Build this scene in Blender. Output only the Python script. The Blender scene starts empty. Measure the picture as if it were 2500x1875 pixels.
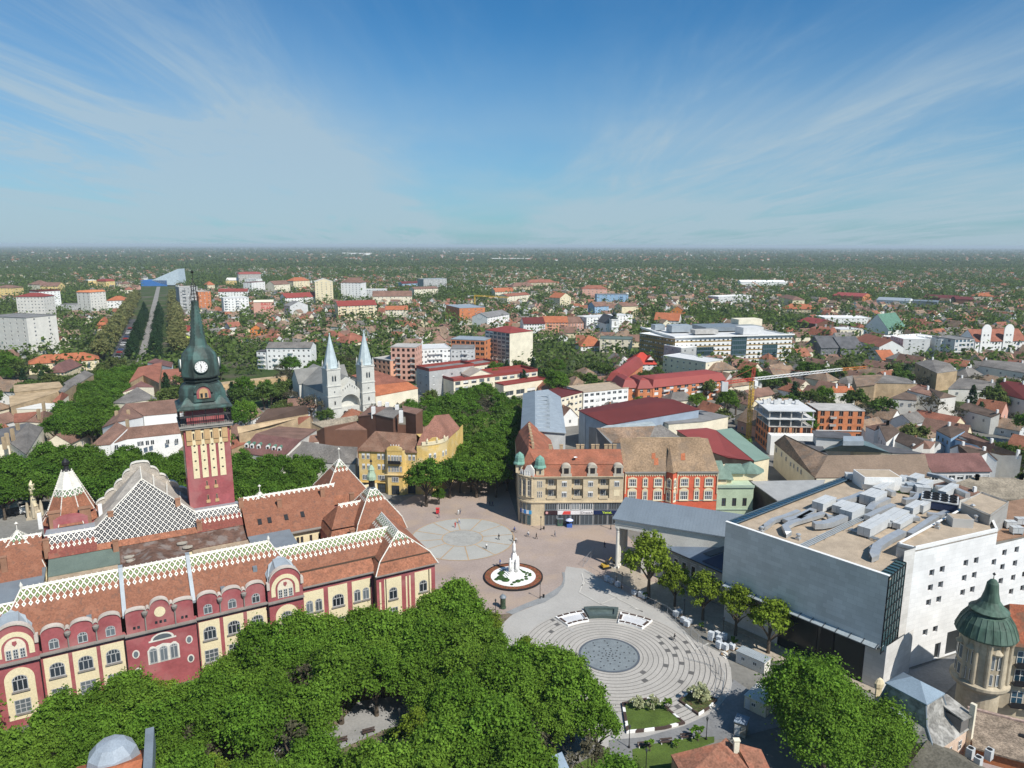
import bpy,bmesh,math,random
from mathutils import Vector,noise as mnoise
import numpy as np
random.seed(7)
R=math.radians
C=bpy.context.scene.collection
F=1734.0;PITCH=math.radians(11.05);ROLL=0.00228;H=83.0
cp,sp=math.cos(PITCH),math.sin(PITCH);cr,sr=math.cos(ROLL),math.sin(ROLL)
FW=(0,cp,-sp);U0=(0,sp,cp)
RT=(cr,sr*U0[1],sr*U0[2]);UP=(-sr,cr*U0[1],cr*U0[2])
def ray(u,v):
 a=(u-1250)/F;b=(937.5-v)/F
 return tuple(RT[i]*a+UP[i]*b+FW[i] for i in range(3))
def P(u,v,z=0):
 d=ray(u,v);t=(z-H)/d[2];return (d[0]*t,d[1]*t,z)
def proj(x,y,z):
 p=(x,y,z-H);c=sum(p[i]*RT[i] for i in range(3));e=sum(p[i]*UP[i] for i in range(3));f=sum(p[i]*FW[i] for i in range(3))
 return (1250+F*c/f,937.5-F*e/f)
def Zat(x,y,v):
 lo,hi=-50,200
 for _ in range(50):
  m=(lo+hi)/2
  if proj(x,y,m)[1]>v:lo=m
  else:hi=m
 return lo
class Fr:
 def __init__(s,o,deg):
  a=math.radians(deg);s.o=o;s.e1=(math.cos(a),math.sin(a));s.e2=(-math.sin(a),math.cos(a))
 def pl(s,u,v,t):# ray with plane t=const -> (s,z)
  d=ray(u,v);n=s.e2
  k=(t-(-(s.o[0])*n[0]-(s.o[1])*n[1]))/(d[0]*n[0]+d[1]*n[1])
  x,y,z=d[0]*k,d[1]*k,H+d[2]*k
  return round((x-s.o[0])*s.e1[0]+(y-s.o[1])*s.e1[1],1),round(z,1)
 def ps(s,u,v,c):# plane s=const -> (t,z)
  d=ray(u,v);n=s.e1
  k=(c+s.o[0]*n[0]+s.o[1]*n[1])/(d[0]*n[0]+d[1]*n[1])
  x,y,z=d[0]*k,d[1]*k,H+d[2]*k
  return round((x-s.o[0])*s.e2[0]+(y-s.o[1])*s.e2[1],1),round(z,1)
 def pz(s,u,v,z):
  p=P(u,v,z);x=p[0]-s.o[0];y=p[1]-s.o[1]
  return round(x*s.e1[0]+y*s.e1[1],1),round(x*s.e2[0]+y*s.e2[1],1)
 def w(s,a,b,z):return (s.o[0]+a*s.e1[0]+b*s.e2[0],s.o[1]+a*s.e1[1]+b*s.e2[1],z)
def C3(h):
 return tuple(((c/255)/12.92 if c/255 <=.04045 else ((c/255+.055)/1.055)**2.4) for c in h)
MATS={}
def nd(t,kind,**kw):
 n=t.nodes.new(kind)
 for k,v in kw.items():setattr(n,k,v)
 return n
def mat(name,rgb,rough=.85,var=.18,scale=.35,fine=.10,fscale=4.,spec=.25,metal=0.,stain=None,stretch=None):
 """diffuse-ish procedural surface: base colour broken up by a broad and a fine noise"""
 if name in MATS:return MATS[name]
 m=bpy.data.materials.new(name);m.use_nodes=True;t=m.node_tree;b=t.nodes['Principled BSDF']
 b.inputs['Roughness'].default_value=rough;b.inputs['Metallic'].default_value=metal
 b.inputs['Specular IOR Level'].default_value=spec
 g=nd(t,'ShaderNodeNewGeometry');mp=nd(t,'ShaderNodeMapping')
 t.links.new(g.outputs['Position'],mp.inputs['Vector'])
 if stretch:mp.inputs['Scale'].default_value=stretch
 n1=nd(t,'ShaderNodeTexNoise');n1.inputs['Scale'].default_value=scale;n1.inputs['Detail'].default_value=4
 n2=nd(t,'ShaderNodeTexNoise');n2.inputs['Scale'].default_value=fscale;n2.inputs['Detail'].default_value=2
 for n in (n1,n2):t.links.new(mp.outputs[0],n.inputs['Vector'])
 a=nd(t,'ShaderNodeMapRange');a.inputs[1].default_value=.3;a.inputs[2].default_value=.7;a.inputs[3].default_value=1-var;a.inputs[4].default_value=1+var
 c=nd(t,'ShaderNodeMapRange');c.inputs[1].default_value=.3;c.inputs[2].default_value=.7;c.inputs[3].default_value=1-fine;c.inputs[4].default_value=1+fine
 t.links.new(n1.outputs['Fac'],a.inputs[0]);t.links.new(n2.outputs['Fac'],c.inputs[0])
 mu=nd(t,'ShaderNodeMath',operation='MULTIPLY');t.links.new(a.outputs[0],mu.inputs[0]);t.links.new(c.outputs[0],mu.inputs[1])
 col=nd(t,'ShaderNodeVectorMath',operation='SCALE');col.inputs[0].default_value=rgb
 t.links.new(mu.outputs[0],col.inputs['Scale'])
 out=col.outputs[0]
 if stain:
  sc,amt,srgb=stain
  n3=nd(t,'ShaderNodeTexNoise');n3.inputs['Scale'].default_value=sc;n3.inputs['Detail'].default_value=6
  t.links.new(mp.outputs[0],n3.inputs['Vector'])
  r=nd(t,'ShaderNodeMapRange');r.inputs[1].default_value=.5;r.inputs[2].default_value=.62;r.inputs[3].default_value=0;r.inputs[4].default_value=amt
  t.links.new(n3.outputs['Fac'],r.inputs[0])
  mx=nd(t,'ShaderNodeMix',data_type='RGBA');mx.inputs[7].default_value=(*srgb,1)
  t.links.new(r.outputs[0],mx.inputs[0]);t.links.new(out,mx.inputs[6]);out=mx.outputs[2]
 t.links.new(out,b.inputs['Base Color'])
 m['rgb']=rgb;MATS[name]=m
 return m
class MB:
 def __init__(s):s.v=[];s.f=[];s.m=[];s.u={}
 def poly(s,pts,m=0,uv=None):
  i=len(s.v);s.v+=[tuple(p) for p in pts];s.f.append(tuple(range(i,i+len(pts))));s.m.append(m)
  if uv:s.u[len(s.f)-1]=uv
 def box(s,x0,x1,y0,y1,z0,z1,m=0,mt=None,bottom=True):
  P_=[(x0,y0,z0),(x1,y0,z0),(x1,y1,z0),(x0,y1,z0),(x0,y0,z1),(x1,y0,z1),(x1,y1,z1),(x0,y1,z1)]
  i=len(s.v);s.v+=P_
  fs=[(0,1,5,4),(1,2,6,5),(2,3,7,6),(3,0,4,7),(4,5,6,7)] + ([(3,2,1,0)] if bottom else [])
  for k,f in enumerate(fs):s.f.append(tuple(i+a for a in f));s.m.append(mt if (k ==4 and mt is not None) else m)
 def prism(s,pts,z0,z1,m=0,mt=None,bottom=True):
  n=len(pts);i=len(s.v);s.v+=[(x,y,z0) for x,y in pts]+[(x,y,z1) for x,y in pts]
  for k in range(n):
   j=(k+1) % n;s.f.append((i+k,i+j,i+n+j,i+n+k));s.m.append(m)
  s.f.append(tuple(range(i+n,i+2*n)));s.m.append(m if mt is None else mt)
  if bottom:s.f.append(tuple(range(i+n-1,i-1,-1)));s.m.append(m)
 def slab(s,pts,th,m=0,d=None):
  """any planar outline given thickness straight down (or along d)"""
  d=d or (0,0,-th);n=len(pts);i=len(s.v)
  s.v+=[tuple(p) for p in pts]+[(p[0]+d[0],p[1]+d[1],p[2]+d[2]) for p in pts]
  s.f.append(tuple(range(i,i+n)));s.m.append(m);s.f.append(tuple(range(i+2*n-1,i+n-1,-1)));s.m.append(m)
  for k in range(n):
   j=(k+1) % n;s.f.append((i+k,i+n+k,i+n+j,i+j));s.m.append(m)
 def lathe(s,prof,n=12,cx=0,cy=0,m=0,rot=0,sx=1,sy=1):
  i=len(s.v);k=len(prof)
  for a in range(n):
   th=rot+2*math.pi*a/n;ca,sa=math.cos(th)*sx,math.sin(th)*sy
   s.v+=[(cx+r*ca,cy+r*sa,z) for r,z in prof]
  for a in range(n):
   b=(a+1) % n
   for q in range(k-1):
    s.f.append((i+a*k+q,i+b*k+q,i+b*k+q+1,i+a*k+q+1));s.m.append(m if not isinstance(m,(list,tuple)) else m[q])
  for q,rev in ((0,True),(k-1,False)):
   if prof[q][0] > 1e-4:
    f=[i+a*k+q for a in range(n)];s.f.append(tuple(f[::-1] if rev else f));s.m.append(m if not isinstance(m,(list,tuple)) else m[min(q,k-2)])
 def tube(s,a,b,r0,r1=None,n=6,m=0):
  r1=r0 if r1 is None else r1;a=Vector(a);b=Vector(b);d=(b-a)
  if d.length < 1e-6:return
  d.normalize();p=d.orthogonal().normalized();q=d.cross(p);i=len(s.v)
  for c,r in ((a,r0),(b,r1)):
   for k in range(n):
    th=2*math.pi*k/n;s.v.append(tuple(c+(p*math.cos(th)+q*math.sin(th))*r))
  for k in range(n):
   j=(k+1) % n;s.f.append((i+k,i+j,i+n+j,i+n+k));s.m.append(m)
  s.f.append(tuple(range(i+n-1,i-1,-1)));s.m.append(m);s.f.append(tuple(range(i+n,i+2*n)));s.m.append(m)
 def wall(s,p0,p1,z0,z1,holes=(),depth=.25,m=0,mr=None):
  """vertical wall seen from its right-hand side p0->p1, with real openings and reveals"""
  mr=m if mr is None else mr
  dx,dy=p1[0]-p0[0],p1[1]-p0[1];L=math.hypot(dx,dy);dx /=L;dy /=L;nx,ny=-dy,dx
  def Q(a,z,d=0):return (p0[0]+dx*a+nx*d,p0[1]+dy*a+ny*d,z)
  holes=[h for h in holes if h[1] > h[0] and h[0] > .01 and h[1] < L-.01]
  xs=sorted({0,L,*[round(h[i],4) for h in holes for i in (0,1)]});zs=sorted({z0,z1,*[round(h[i],4) for h in holes for i in (2,3)]})
  zs=[z for z in zs if z0 <=z <=z1]
  for i in range(len(xs)-1):
   cx=(xs[i]+xs[i+1])/2;hs=[h for h in holes if h[0] < cx < h[1]]
   j=0
   while j < len(zs)-1:
    k=j;cz=(zs[j]+zs[j+1])/2
    if any(h[2] < cz < h[3] for h in hs):j+=1;continue
    while k+1 < len(zs)-1 and not any(h[2] < (zs[k+1]+zs[k+2])/2 < h[3] for h in hs):k+=1
    s.poly([Q(xs[i],zs[j]),Q(xs[i+1],zs[j]),Q(xs[i+1],zs[k+1]),Q(xs[i],zs[k+1])],m);j=k+1
  for a0,a1,b0,b1 in holes:
   s.poly([Q(a0,b0),Q(a0,b1),Q(a0,b1,depth),Q(a0,b0,depth)],mr);s.poly([Q(a1,b1),Q(a1,b0),Q(a1,b0,depth),Q(a1,b1,depth)],mr)
   s.poly([Q(a0,b1),Q(a1,b1),Q(a1,b1,depth),Q(a0,b1,depth)],mr);s.poly([Q(a1,b0),Q(a0,b0),Q(a0,b0,depth),Q(a1,b0,depth)],mr)
 def mesh(s,name,mats):
  me=bpy.data.meshes.new(name);me.from_pydata(s.v,[],s.f)
  for m in (mats if isinstance(mats,(list,tuple)) else [mats]):me.materials.append(m)
  if max(s.m,default=0) > 0:me.polygons.foreach_set('material_index',s.m)
  if s.u:
   uvl=me.uv_layers.new(name='UVMap')
   for fi,uv in s.u.items():
    p=me.polygons[fi]
    for k,li in enumerate(p.loop_indices):uvl.data[li].uv=uv[k]
  me.update();return me
 def build(s,name,mats,parent=None,loc=(0,0,0),rz=0,smooth=False):
  return link(name,s.mesh(name,mats),parent,loc,rz,smooth)
def link(name,me,parent=None,loc=(0,0,0),rz=0,smooth=False):
 if smooth:
  me.polygons.foreach_set('use_smooth',[True]*len(me.polygons))
 o=bpy.data.objects.new(name,me);C.objects.link(o);o.location=loc;o.rotation_euler=(0,0,rz)
 if parent:o.parent=parent
 return o
def thing(name,label,cat,loc=(0,0,0),rz=0,group=None):
 o=bpy.data.objects.new(name,None);C.objects.link(o);o.empty_display_size=.5
 o.location=loc;o.rotation_euler=(0,0,rz);o['label']=label;o['category']=cat
 if group:o['group']=group
 return o
def tag(o,label,cat,group=None):
 o['label']=label;o['category']=cat
 if group:o['group']=group
 return o
def struct(name,mb,m):
 o=mb.build(name,m);o['kind']='structure';return o
def copy_tree(src,label=None,loc=None,rz=None,sc=None):
 def rec(o,par):
  c=o.copy();C.objects.link(c)
  if par:c.parent=par
  for k in KIDS.get(o.name,[]):rec(k,c)
  return c
 if src.name not in KIDS:
  def fill(o):
   ks=[k for k in bpy.data.objects if k.parent ==o];KIDS[o.name]=ks
   for k in ks:fill(k)
  fill(src)
 c=rec(src,None)
 if label:c['label']=label
 if loc is not None:c.location=loc
 if rz is not None:c.rotation_euler=(0,0,rz)
 if sc is not None:c.scale=sc if isinstance(sc,(tuple,list)) else (sc,sc,sc)
 return c
KIDS={}
GLASS=None
def glass_mat(name,rgb,rough=.12):
 if name in MATS:return MATS[name]
 m=bpy.data.materials.new(name);m.use_nodes=True;t=m.node_tree;b=t.nodes['Principled BSDF']
 oi=nd(t,'ShaderNodeObjectInfo');r=nd(t,'ShaderNodeMapRange');r.inputs[3].default_value=.45;r.inputs[4].default_value=1.9
 t.links.new(oi.outputs['Random'],r.inputs[0])
 v=nd(t,'ShaderNodeVectorMath',operation='SCALE');v.inputs[0].default_value=rgb
 t.links.new(r.outputs[0],v.inputs['Scale']);t.links.new(v.outputs[0],b.inputs['Base Color'])
 b.inputs['Roughness'].default_value=rough;b.inputs['Specular IOR Level'].default_value=.6
 m['rgb']=rgb;MATS[name]=m;return m
WCACHE={}
def win_mesh(w,h,fr,gl,cols=2,rows=1,bar=.07,blind=0.,bmat=None,arch=0,sill=None,proud=.05):
 key=(round(w,2),round(h,2),fr.name,gl.name,cols,rows,round(bar,3),blind,bmat.name if bmat else '',arch,sill.name if sill else '',proud)
 if key in WCACHE:return WCACHE[key]
 b=MB();x0,x1=-w/2,w/2
 if arch:
  n=10;r=w/2;top=h-arch
  pts=[(x0,0),(x1,0)]+[(r*math.cos(math.pi*k/n),top+arch*math.sin(math.pi*k/n)) for k in range(n+1)]
  b.poly([(x,0,z) for x,z in pts],1)
  ring=pts[2:]
  for k in range(n):
   (xa,za),(xb,zb)=ring[k],ring[k+1]
   s1=1-bar/r
   b.poly([(xa,-proud,za),(xb,-proud,zb),(xb*s1,-proud,top+(zb-top)*s1),(xa*s1,-proud,top+(za-top)*s1)],0)
  b.box(x0,x0+bar,-proud,0,0,top,0);b.box(x1-bar,x1,-proud,0,0,top,0);b.box(x0+bar,x1-bar,-proud,0,0,bar,0)
  b.box(x0+bar,x1-bar,-proud*.9,0,top-bar/2,top+bar/2,0)
  for k in range(1,cols+2):
   x=x0+w*k/(cols+2);zt=top+arch*math.sqrt(max(0,1-(x/r)**2));b.box(x-bar*.35,x+bar*.35,-proud*.8,0,top,zt-.02,0)
  zt=top
 else:
  b.box(x0,x1,-.004,.02,0,h,1)
  b.box(x0,x0+bar,-proud,-.004,0,h,0);b.box(x1-bar,x1,-proud,-.004,0,h,0);b.box(x0+bar,x1-bar,-proud,-.004,0,bar,0);b.box(x0+bar,x1-bar,-proud,-.004,h-bar,h,0)
  zt=h
 for k in range(1,cols):
  x=x0+w*k/cols;b.box(x-bar/2,x+bar/2,-proud*.85,-.004,bar,zt-bar,0)
 for k in range(1,rows):
  z=zt*k/rows;b.box(x0+bar,x1-bar,-proud*.8,-.004,z-bar/2,z+bar/2,0)
 if blind:b.box(x0+bar,x1-bar,-proud*.7,-.006,zt*(1-blind),zt-bar,2)
 if sill:b.box(x0-.12,x1+.12,-proud-.16,0,-.14,0,3 if bmat else 2)
 ms=[fr,gl]+([bmat] if bmat else [])+([sill] if sill else [])
 me=b.mesh('window',ms);WCACHE[key]=me;return me
def put_win(par,p0,p1,a,z,me,depth=.2,name='window'):
 dx,dy=p1[0]-p0[0],p1[1]-p0[1];L=math.hypot(dx,dy);dx /=L;dy /=L
 return link(name,me,par,(p0[0]+dx*a-dy*depth,p0[1]+dy*a+dx*depth,z),math.atan2(dy,dx))
def roof_gable(b,x0,x1,y0,y1,z,rh,ov=.5,m=0,axis='x',mg=None):
 if axis =='x':
  ym=(y0+y1)/2;s=rh/(ym-y0);ze=z-ov*s*.6
  P4=[(x0-ov*.4,y0-ov,ze),(x1+ov*.4,y0-ov,ze),(x1+ov*.4,ym,z+rh),(x0-ov*.4,ym,z+rh)];Q4=[(x1+ov*.4,y1+ov,ze),(x0-ov*.4,y1+ov,ze),(x0-ov*.4,ym,z+rh),(x1+ov*.4,ym,z+rh)]
  tri=[[(x0,y1,z),(x0,y0,z),(x0,ym,z+rh-.1)],[(x1,y0,z),(x1,y1,z),(x1,ym,z+rh-.1)]]
 else:
  xm=(x0+x1)/2;s=rh/(xm-x0);ze=z-ov*s*.6
  P4=[(x0-ov,y1+ov*.4,ze),(x0-ov,y0-ov*.4,ze),(xm,y0-ov*.4,z+rh),(xm,y1+ov*.4,z+rh)];Q4=[(x1+ov,y0-ov*.4,ze),(x1+ov,y1+ov*.4,ze),(xm,y1+ov*.4,z+rh),(xm,y0-ov*.4,z+rh)]
  tri=[[(x0,y0,z),(x1,y0,z),(xm,y0,z+rh-.1)],[(x1,y1,z),(x0,y1,z),(xm,y1,z+rh-.1)]]
 b.slab(P4,.22,m);b.slab(Q4,.22,m)
 for t in tri:b.poly(t,m if mg is None else mg)
def roof_hip(b,x0,x1,y0,y1,z,rh,ov=.5,m=0,inset=None):
 x0 -=ov;x1+=ov;y0 -=ov;y1+=ov;W,D=x1-x0,y1-y0
 b.box(x0,x1,y0,y1,z-.22,z,m)
 if W >=D:
  i=D/2 if inset is None else inset;ym=(y0+y1)/2;a,c=(x0+i,ym,z+rh),(x1-i,ym,z+rh)
  b.poly([(x0,y0,z),(x1,y0,z),c,a],m);b.poly([(x1,y1,z),(x0,y1,z),a,c],m);b.poly([(x0,y1,z),(x0,y0,z),a],m);b.poly([(x1,y0,z),(x1,y1,z),c],m)
 else:
  i=W/2 if inset is None else inset;xm=(x0+x1)/2;a,c=(xm,y0+i,z+rh),(xm,y1-i,z+rh)
  b.poly([(x0,y1,z),(x0,y0,z),a,c],m);b.poly([(x1,y0,z),(x1,y1,z),c,a],m);b.poly([(x0,y0,z),(x1,y0,z),a],m);b.poly([(x1,y1,z),(x0,y1,z),c],m)
def text_mesh(body,size,m,font_scale_x=1.,bold=0):
 cu=bpy.data.curves.new('lettering','FONT');cu.body=body;cu.size=size;cu.align_x='CENTER';cu.extrude=.012;cu.offset=bold
 o=bpy.data.objects.new('lettering',cu);C.objects.link(o)
 bpy.context.view_layer.update()
 me=bpy.data.meshes.new_from_object(o.evaluated_get(bpy.context.evaluated_depsgraph_get()))
 bpy.data.objects.remove(o);me.materials.clear();me.materials.append(m)
 co=np.empty(len(me.vertices)*3);me.vertices.foreach_get('co',co);co=co.reshape(-1,3)
 co=np.stack([co[:,0]*font_scale_x,-co[:,2],co[:,1]],1);me.vertices.foreach_set('co',co.ravel());me.update()
 return me
NAMED=[]   # screen rectangles + footprints of hand-placed buildings,so that houses and trees keep off them
def foot(par_loc,rz,x0,x1,y0,y1,h,keep=.4):
 c,s=math.cos(rz),math.sin(rz)
 pts=[(par_loc[0]+c*x-s*y,par_loc[1]+s*x+c*y) for x,y in ((x0,y0),(x1,y0),(x1,y1),(x0,y1))]
 us=[];
 for x,y in pts:
  for z in (0,h):
   if y > 20:us.append(proj(x,y,z))
 NAMED.append((pts,min(u for u,v in us),max(u for u,v in us),min(v for u,v in us),max(v for u,v in us),min(p[1] for p in pts),keep))
STY={}
def block(name,label,cat,Lp,Rp,h,depth,wall,roof='flat',rcol=None,rh=3.,floors=4,bays=6,sb=3,ww=1.3,wh=1.4,fr=None,gl=None,
    blind=.35,z_sill=.95,base=0,balc=(),chim=0,ov=.5,group=None,sidewall=None,reg=True,parapet=.5,gmat=None,bcol=None,cols=2,top=None,inset=None,keep=.4,doors=0):
 """a building on its front edge Lp->Rp (world xy); x runs along the front, y goes away from it"""
 dx,dy=Rp[0]-Lp[0],Rp[1]-Lp[1];W=math.hypot(dx,dy);rz=math.atan2(dy,dx)
 t=thing(name,label,cat,(Lp[0],Lp[1],0),rz,group)
 fr=fr or MATS['white paint'];gl=gl or MATS['glass'];rcol=rcol or MATS['grey roof']
 fh=(h-base)/max(floors,1);b=MB()
 sidewall=sidewall or wall
 rnd=random.Random(label)
 def holes(L,n):
  out=[]
  if n <=0:return out
  w=min(ww,L/n*.75);hh=min(wh,fh*.7)
  for f in range(floors):
   for k in range(n):
    a=L*(k+.5)/n;z=base+f*fh+z_sill*min(1,fh/3)
    out.append((a-w/2,a+w/2,z,z+hh))
  return out
 hf,hs=holes(W,bays),holes(depth,sb)
 b.wall((0,0),(W,0),0,h,hf,.22,0);b.wall((W,0),(W,depth),0,h,hs,.22,1);b.wall((W,depth),(0,depth),0,h,(),.2,1);b.wall((0,depth),(0,0),0,h,hs,.22,1)
 b.poly([(0,0,h-.02),(W,0,h-.02),(W,depth,h-.02),(0,depth,h-.02)],0)
 b.build('wall',[wall,sidewall],t)
 def cells(p0,p1,hl,every=1):
  for (a0,a1,z0,z1) in hl[::every]:
   q=rnd.random()
   me=win_mesh(a1-a0,z1-z0,fr,gl,cols,1,.08,0 if q < .55 else (blind if q < .8 else min(.9,blind*1.8)),MATS['blind white'])
   put_win(t,p0,p1,(a0+a1)/2,z0,me,.2)
 cells((0,0),(W,0),hf);cells((W,0),(W,depth),hs if Lp[0] < 0 or dx*Lp[1]-dy*Lp[0] > 0 else []);cells((0,depth),(0,0),hs if Lp[0] > 0 else [])
 r=MB();chz=h
 if roof =='flat':
  p=parapet
  r.box(-.15,W+.15,-.15,.25,h,h+p);r.box(-.15,W+.15,depth-.25,depth+.15,h,h+p);r.box(-.15,.25,.25,depth-.25,h,h+p);r.box(W-.25,W+.15,.25,depth-.25,h,h+p)
  r.box(.25,W-.25,.25,depth-.25,h,h+.12,1)
  ro=r.build('roof',[top or rcol,rcol],t);chz=h+.1
 elif roof =='gable':roof_gable(r,0,W,0,depth,h,rh,ov,0,'x',1);ro=r.build('roof',[rcol,gmat or wall],t);chz=h+rh*.6
 elif roof =='gabley':roof_gable(r,0,W,0,depth,h,rh,ov,0,'y',1);ro=r.build('roof',[rcol,gmat or wall],t);chz=h+rh*.6
 elif roof =='hip':roof_hip(r,0,W,0,depth,h,rh,ov,0,inset);ro=r.build('roof',[rcol],t);chz=h+rh*.5
 elif roof =='mansard':
  i=min(1.6,depth*.2);z1=h+rh*.62
  o4=[(-ov,-ov),(W+ov,-ov),(W+ov,depth+ov),(-ov,depth+ov)];i4=[(i,i),(W-i,i),(W-i,depth-i),(i,depth-i)]
  for k in range(4):
   j=(k+1)%4;r.poly([(*o4[k],h),(*o4[j],h),(*i4[j],z1),(*i4[k],z1)])
  r.poly([(x,y,h-.01) for x,y in o4]);roof_hip(r,i,W-i,i,depth-i,z1,rh*.17,.0)
  ro=r.build('roof',[rcol],t);chz=h+rh*.8
 elif roof =='shed':
  r.slab([(-ov,-ov,h),(W+ov,-ov,h),(W+ov,depth+ov,h+rh),(-ov,depth+ov,h+rh)],.2);r.poly([(0,0,h-.2),(0,depth,h-.2),(0,depth,h+rh-.2)],1);r.poly([(W,depth,h-.2),(W,0,h-.2),(W,depth,h+rh-.2)],1)
  r.poly([(W,depth,h-.2),(0,depth,h-.2),(0,depth,h+rh-.2),(W,depth,h+rh-.2)],1);ro=r.build('roof',[rcol,wall],t)
 for k in range(chim):
  c=MB();x=W*(.12+.76*rnd.random());y=depth*(.3+.4*rnd.random());q=.35+.3*rnd.random()
  c.box(-q,q,-.3,.3,-1.2,1.5,0);c.box(-q-.08,q+.08,-.38,.38,1.5,1.65,0);c.build('chimney',[rnd.choice([MATS['chimney brick'],MATS['white paint'],MATS['concrete']])],ro,(x,y,chz))
 for bx,bw,f0,f1 in balc:
  me=BALC.get((round(bw,1),(bcol or wall).name))
  if not me:
   q=MB();q.box(-bw/2,bw/2,-1.2,0,0,.15,0);q.box(-bw/2,bw/2,-1.2,-1.1,.15,1.0,0);q.box(-bw/2,-bw/2+.1,-1.1,0,.15,1.0,0);q.box(bw/2-.1,bw/2,-1.1,0,.15,1.0,0)
   me=q.mesh('balcony',[bcol or wall]);BALC[(round(bw,1),(bcol or wall).name)]=me
  for f in range(f0,f1):link('balcony',me,t,(W*bx,-.003,base+f*fh))
 if reg:foot((Lp[0],Lp[1]),rz,0,W,0,depth,h,keep)
 t['w']=W
 return t,W
BALC={}
REG=dict(a=(0,560,.28255),b=(500,560,.28255),c=(1000,560,.28255),d=(1500,560,.22604),e=(1900,560,.27125),f=(0,800,.24108),g=(550,780,.24108),h=(800,950,.24108),
  i=(920,780,.22604),j=(1230,900,.24108),k=(1200,1020,.16876),l=(1480,1020,.19892),m=(1400,740,.24864),n=(1800,800,.31646),o=(2000,650,.22604),
  p=(1700,1050,.36166),q=(1800,1450,.31646),r=(2050,1350,.31646),s=(1000,1180,.22904),t=(1200,1400,.2863),u=(1480,1200,.25316),v=(0,1100,.13866),w=(600,1400,.2863),x=(0,0,1.13020))
def px(reg,x,y):o=REG[reg];return (o[0]+x*o[2],o[1]+y*o[2])
def bl(reg,xL,yL,xR,yR,yb,name,label,cat,depth,wall,h=None,**kw):
 """front eave from (xL,yL) to (xR,yR), ground under the left corner at yb (or height h)"""
 uL,vL=px(reg,xL,yL);uR,vR=px(reg,xR,yR)
 if h is None:
  _,vb=px(reg,xL,yb)
  u0=uL
  for _i in range(3):
   g=P(u0,vb,0);h=Zat(g[0],g[1],vL);u0+=uL-proj(g[0],g[1],h)[0]
  Lp=g[:2]
 else:Lp=P(uL,vL,h)[:2]
 Rp=P(uR,vR,h)[:2]
 return block(name,label,cat,Lp,Rp,h,depth,wall,**kw)
# =================camera,light,sky,air =================
sc=bpy.context.scene
cam=bpy.data.cameras.new('camera');cam.sensor_fit='HORIZONTAL';cam.sensor_width=36.;cam.lens=36.*F/2500;cam.clip_start=1;cam.clip_end=120000
co=bpy.data.objects.new('camera',cam);C.objects.link(co);co.location=(0,0,H)
from mathutils import Matrix
co.matrix_world=Matrix(((RT[0],UP[0],-FW[0],0),(RT[1],UP[1],-FW[1],0),(RT[2],UP[2],-FW[2],H),(0,0,0,1)))
sc.camera=co
SUN_DIR=Vector((.68*math.cos(R(48)),-.733*math.cos(R(48)),math.sin(R(48))))
sl=bpy.data.lights.new('sun','SUN');sl.energy=4.8;sl.angle=R(.53);sl.color=(1,.955,.88)
so=bpy.data.objects.new('sun',sl);C.objects.link(so);so.rotation_euler=SUN_DIR.to_track_quat('Z','Y').to_euler();so.location=(60,-60,200)
w=bpy.data.worlds.new('World');sc.world=w;w.use_nodes=True;t=w.node_tree;bg=t.nodes['Background']
sky=nd(t,'ShaderNodeTexSky',sky_type='NISHITA');sky.sun_disc=False;sky.sun_elevation=R(48);sky.sun_rotation=math.atan2(SUN_DIR.x,SUN_DIR.y);sky.altitude=100;sky.air_density=1.0;sky.dust_density=.6;sky.ozone_density=2.6
tc=nd(t,'ShaderNodeTexCoord');sx=nd(t,'ShaderNodeSeparateXYZ');t.links.new(tc.outputs['Generated'],sx.inputs[0])
def wm(op,a,b=None,c=None):
 n=nd(t,'ShaderNodeMath',operation=op)
 for k,v in enumerate((a,b,c)):
  if v is None:continue
  if isinstance(v,(int,float)):n.inputs[k].default_value=v
  else:t.links.new(v,n.inputs[k])
 return n.outputs[0]
zz=wm('MAXIMUM',sx.outputs[2],0.0);den=wm('ADD',zz,.055)
X=wm('DIVIDE',sx.outputs[0],den);Y=wm('DIVIDE',sx.outputs[1],den)
X=wm('ADD',X,wm('MULTIPLY',Y,.035))
def cnoise(fx,fy,scale,detail,rough,off,dist=0.):
 v=nd(t,'ShaderNodeCombineXYZ');t.links.new(wm('MULTIPLY',X,fx),v.inputs[0]);t.links.new(wm('MULTIPLY',Y,fy),v.inputs[1]);v.inputs[2].default_value=off
 n=nd(t,'ShaderNodeTexNoise');n.inputs['Scale'].default_value=scale;n.inputs['Detail'].default_value=detail;n.inputs['Roughness'].default_value=rough;n.inputs['Distortion'].default_value=dist
 t.links.new(v.outputs[0],n.inputs['Vector']);return n.outputs['Fac']
def ramp(x,a,b):
 n=nd(t,'ShaderNodeMapRange');n.clamp=True;n.interpolation_type='SMOOTHSTEP';n.inputs[1].default_value=a;n.inputs[2].default_value=b;t.links.new(x,n.inputs[0]);return n.outputs[0]
big=ramp(cnoise(.34,.15,1.,3,.5,3.7),.36,.66)
streak=ramp(cnoise(1.25,.24,1.,9,.68,8.1,1.1),.36,.82)
wisp=ramp(cnoise(4.2,.55,1.,6,.6,1.3,.9),.33,.8)
veil=ramp(cnoise(.5,.35,1.,5,.55,5.2),.3,.75)
left=ramp(wm('MULTIPLY',X,-1.),.30,1.45)                     # the cloud bank stands mainly to the left
right=wm('MULTIPLY',ramp(X,.3,1.3),ramp(sx.outputs[2],.34,.10))
side=wm('MAXIMUM',left,wm('MULTIPLY',right,.62))
cl=wm('ADD',wm('MULTIPLY',wm('ADD',wm('MULTIPLY',big,.46),.06),side),wm('MULTIPLY',wm('MULTIPLY',streak,wm('ADD',wm('MULTIPLY',side,.72),.10)),.95))
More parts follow.
